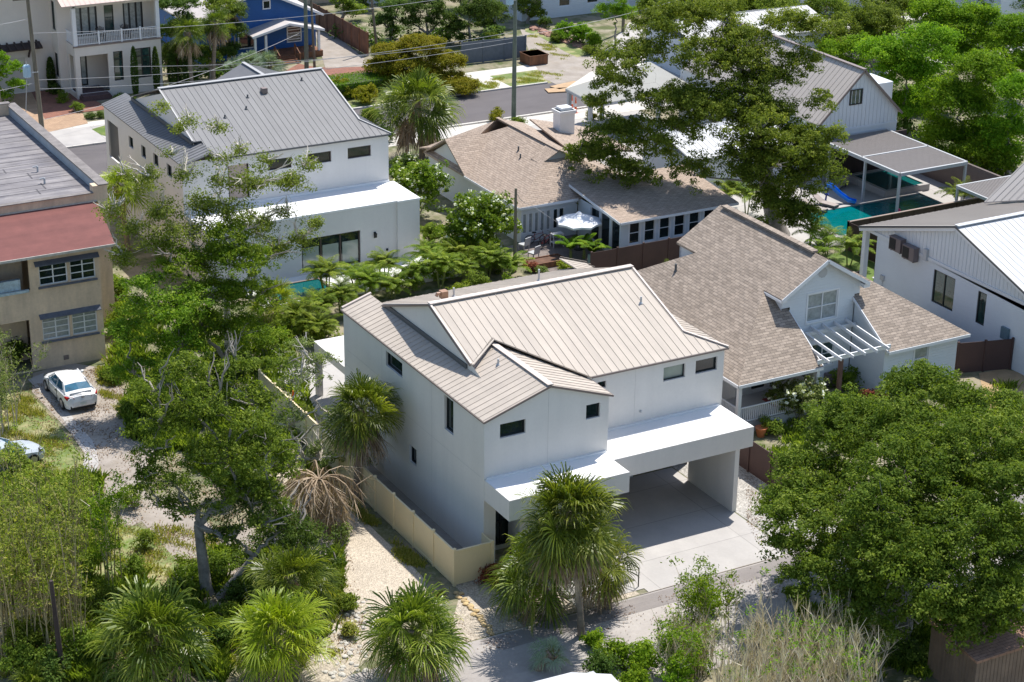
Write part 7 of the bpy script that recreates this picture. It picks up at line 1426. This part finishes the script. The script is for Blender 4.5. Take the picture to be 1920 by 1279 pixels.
def lump_mass(label, name, items, leaf, seed):
    'far background foliage that reads as one mass'
    Vs, Us = [], []
    for x, y, r in items: c = at(x, y, 0); rr = r*mpp(c); c.z = rr*.7; V, U, cc = puff(c, rr, int(5*(rr/.8)**2), .8, 40, .34, .8, .5, .5, .2); V[..., 2] = np.maximum(V[..., 2], .05); Vs.append(V); Us.append(U)
    o = quads(name, np.concatenate(Vs), np.concatenate(Us), leaf, None, label=label, category='foliage', kind='stuff')
lump_mass('dark understorey of the wood at top right', 'understorey', [(1690+k*28, 260+((k*37) % 60), 26) for k in range(9)]+[(1620+k*30, 60+((k*53) % 90), 30) for k in range(11)]+[(1560+k*40, -10, 34) for k in range(10)]+[(1300+k*40, 10, 30) for k in range(6)], L_DARK, 1)
lump_mass('dark shrubbery band across the street', 'shrubbery', [(640+k*26, 70+((k*31) % 24), 18) for k in range(12)]+[(320+k*20, 140+((k*17) % 20), 14) for k in range(7)]+[(600+k*45, -15, 26) for k in range(14)], L_DARK, 2)

# leaf litter lying on the lots, on the alley edge and under the trees
def litter(label, polys, n, size, seed, zz=.03):
    rg = np.random.default_rng(seed); C = []
    for pg_ in polys:
        A, B, C_, D_ = [np.array(at(*p)) for p in pg_]; a, b = rg.random((n, 1)), rg.random((n, 1)); e = (A*(1-a)+B*a)*(1-b)+(D_*(1-a)+C_*a)*b; nz = np.sin(e[:, 0]*2.1+1)*np.cos(e[:, 1]*1.9)+rg.normal(0, .5, n); C.append(e[nz > .1])
    e = np.concatenate(C); e[:, 2] = zz+rg.random(len(e))*.03; N = np.tile([0, 0, 4.], (len(e), 1)); quads('leaf_litter', leaves(e, N, size, .5, 1.), rg.random((len(e), 2)), L_LITTER, None, label=label, category='ground cover', kind='stuff')
L_LITTER = leafmat('leaf_litter', [(.06, .035, .018), (.14, .085, .045), (.24, .16, .085), (.36, .28, .17)], .05, .9)
litter('fallen brown leaves over the left lots', [[(0, 740), (180, 690), (330, 800), (0, 960)], [(0, 960), (330, 800), (640, 960), (200, 1130)], [(200, 1000), (640, 960), (700, 1230), (180, 1230)], [(0, 1100), (250, 1100), (250, 1279), (0, 1279)]], 9000, .1, 3)
litter('fallen leaves on the alley and the gravel', [[(620, 1230), (850, 1150), (1000, 1200), (700, 1279)], [(1130, 1150), (1430, 1060), (1480, 1110), (1150, 1230)], [(1395, 880), (1480, 960), (1440, 1060), (1400, 980)]], 1100, .08, 4)
for k, (x, y, r, lf, lb) in enumerate(((770, 525, 26, L_OAK, 'bush among the areca palms, left of the middle'), (820, 505, 28, L_LAUREL, 'bush among the areca palms under the hedge'), (900, 535, 30, L_OAK, 'bush among the areca palms left of the garden post'), (950, 535, 26, L_LAUREL, 'bush behind the areca palms at the garden post'), (860, 550, 26, L_ARECA, 'bright bush among the areca palms'), (1010, 530, 24, L_OAK, 'bush between the garden post and the raised bed'), (700, 600, 24, L_OAK, 'bush at the left end of the areca row'), (420, 1060, 44, L_OAK, 'leafy bush hiding the foot of the twin trunks, right side'), (345, 1085, 36, L_LAUREL, 'leafy bush at the foot of the twin trunks, left side'), (480, 1120, 40, L_OAK, 'bush between the oak foot and the yellowish palm'), (560, 990, 40, L_GREY, 'grey green bush under the oak branches'), (500, 930, 44, L_OAK, 'bush in the shade right of the oak crown'), (590, 1080, 34, L_OAK, 'bush left of the shell lot'), (250, 930, 30, L_OAK, 'bush at the left rim of the oak crown'), (420, 900, 50, L_DARK, 'shaded bush behind the twin trunks'), (640, 1000, 26, L_GREY, 'dry scrub beside the dead palm'), (220, 1160, 40, L_BAMBOO, 'yellow green bush by the bottom palm'), (20, 870, 40, L_BAMBOO, 'yellow green bush before the silver car, left part'), (95, 900, 36, L_BAMBOO, 'yellow green bush before the silver car, right part'), (200, 1120, 44, L_OAK, 'tangled green bush on the dry lawn'), (250, 1150, 36, L_DARK, 'dark bush just above the bottom row palm'), (160, 1060, 40, L_OAK, 'tall weedy bush near the sandy track end'), (270, 1010, 24, L_OAK, 'weedy bush on the sandy track'), (350, 1060, 26, L_OAK, 'weedy bush left of the twin trunks'), (10, 1010, 44, L_BAMBOO, 'yellow green bush at the left edge below the car'), (1310, 1225, 34, L_BRIGHT, 'bright shoots left of the straw thicket'), (1270, 1265, 40, L_BRIGHT, 'bright bush at the bottom edge left of the thicket'), (1420, 1190, 26, L_BRIGHT, 'bright shoots at the top of the straw thicket'), (1500, 1180, 34, L_OAK, 'green bush at the upper right of the straw thicket'), (1330, 1130, 24, L_BRIGHT, 'bright shoots by the driveway apron'), (1560, 1250, 40, L_OAK, 'bush right of the straw thicket'))): shrub(lb, x, y, r, lf, size=.13, rs=.3, h=1.15, dens=.7, per=34)
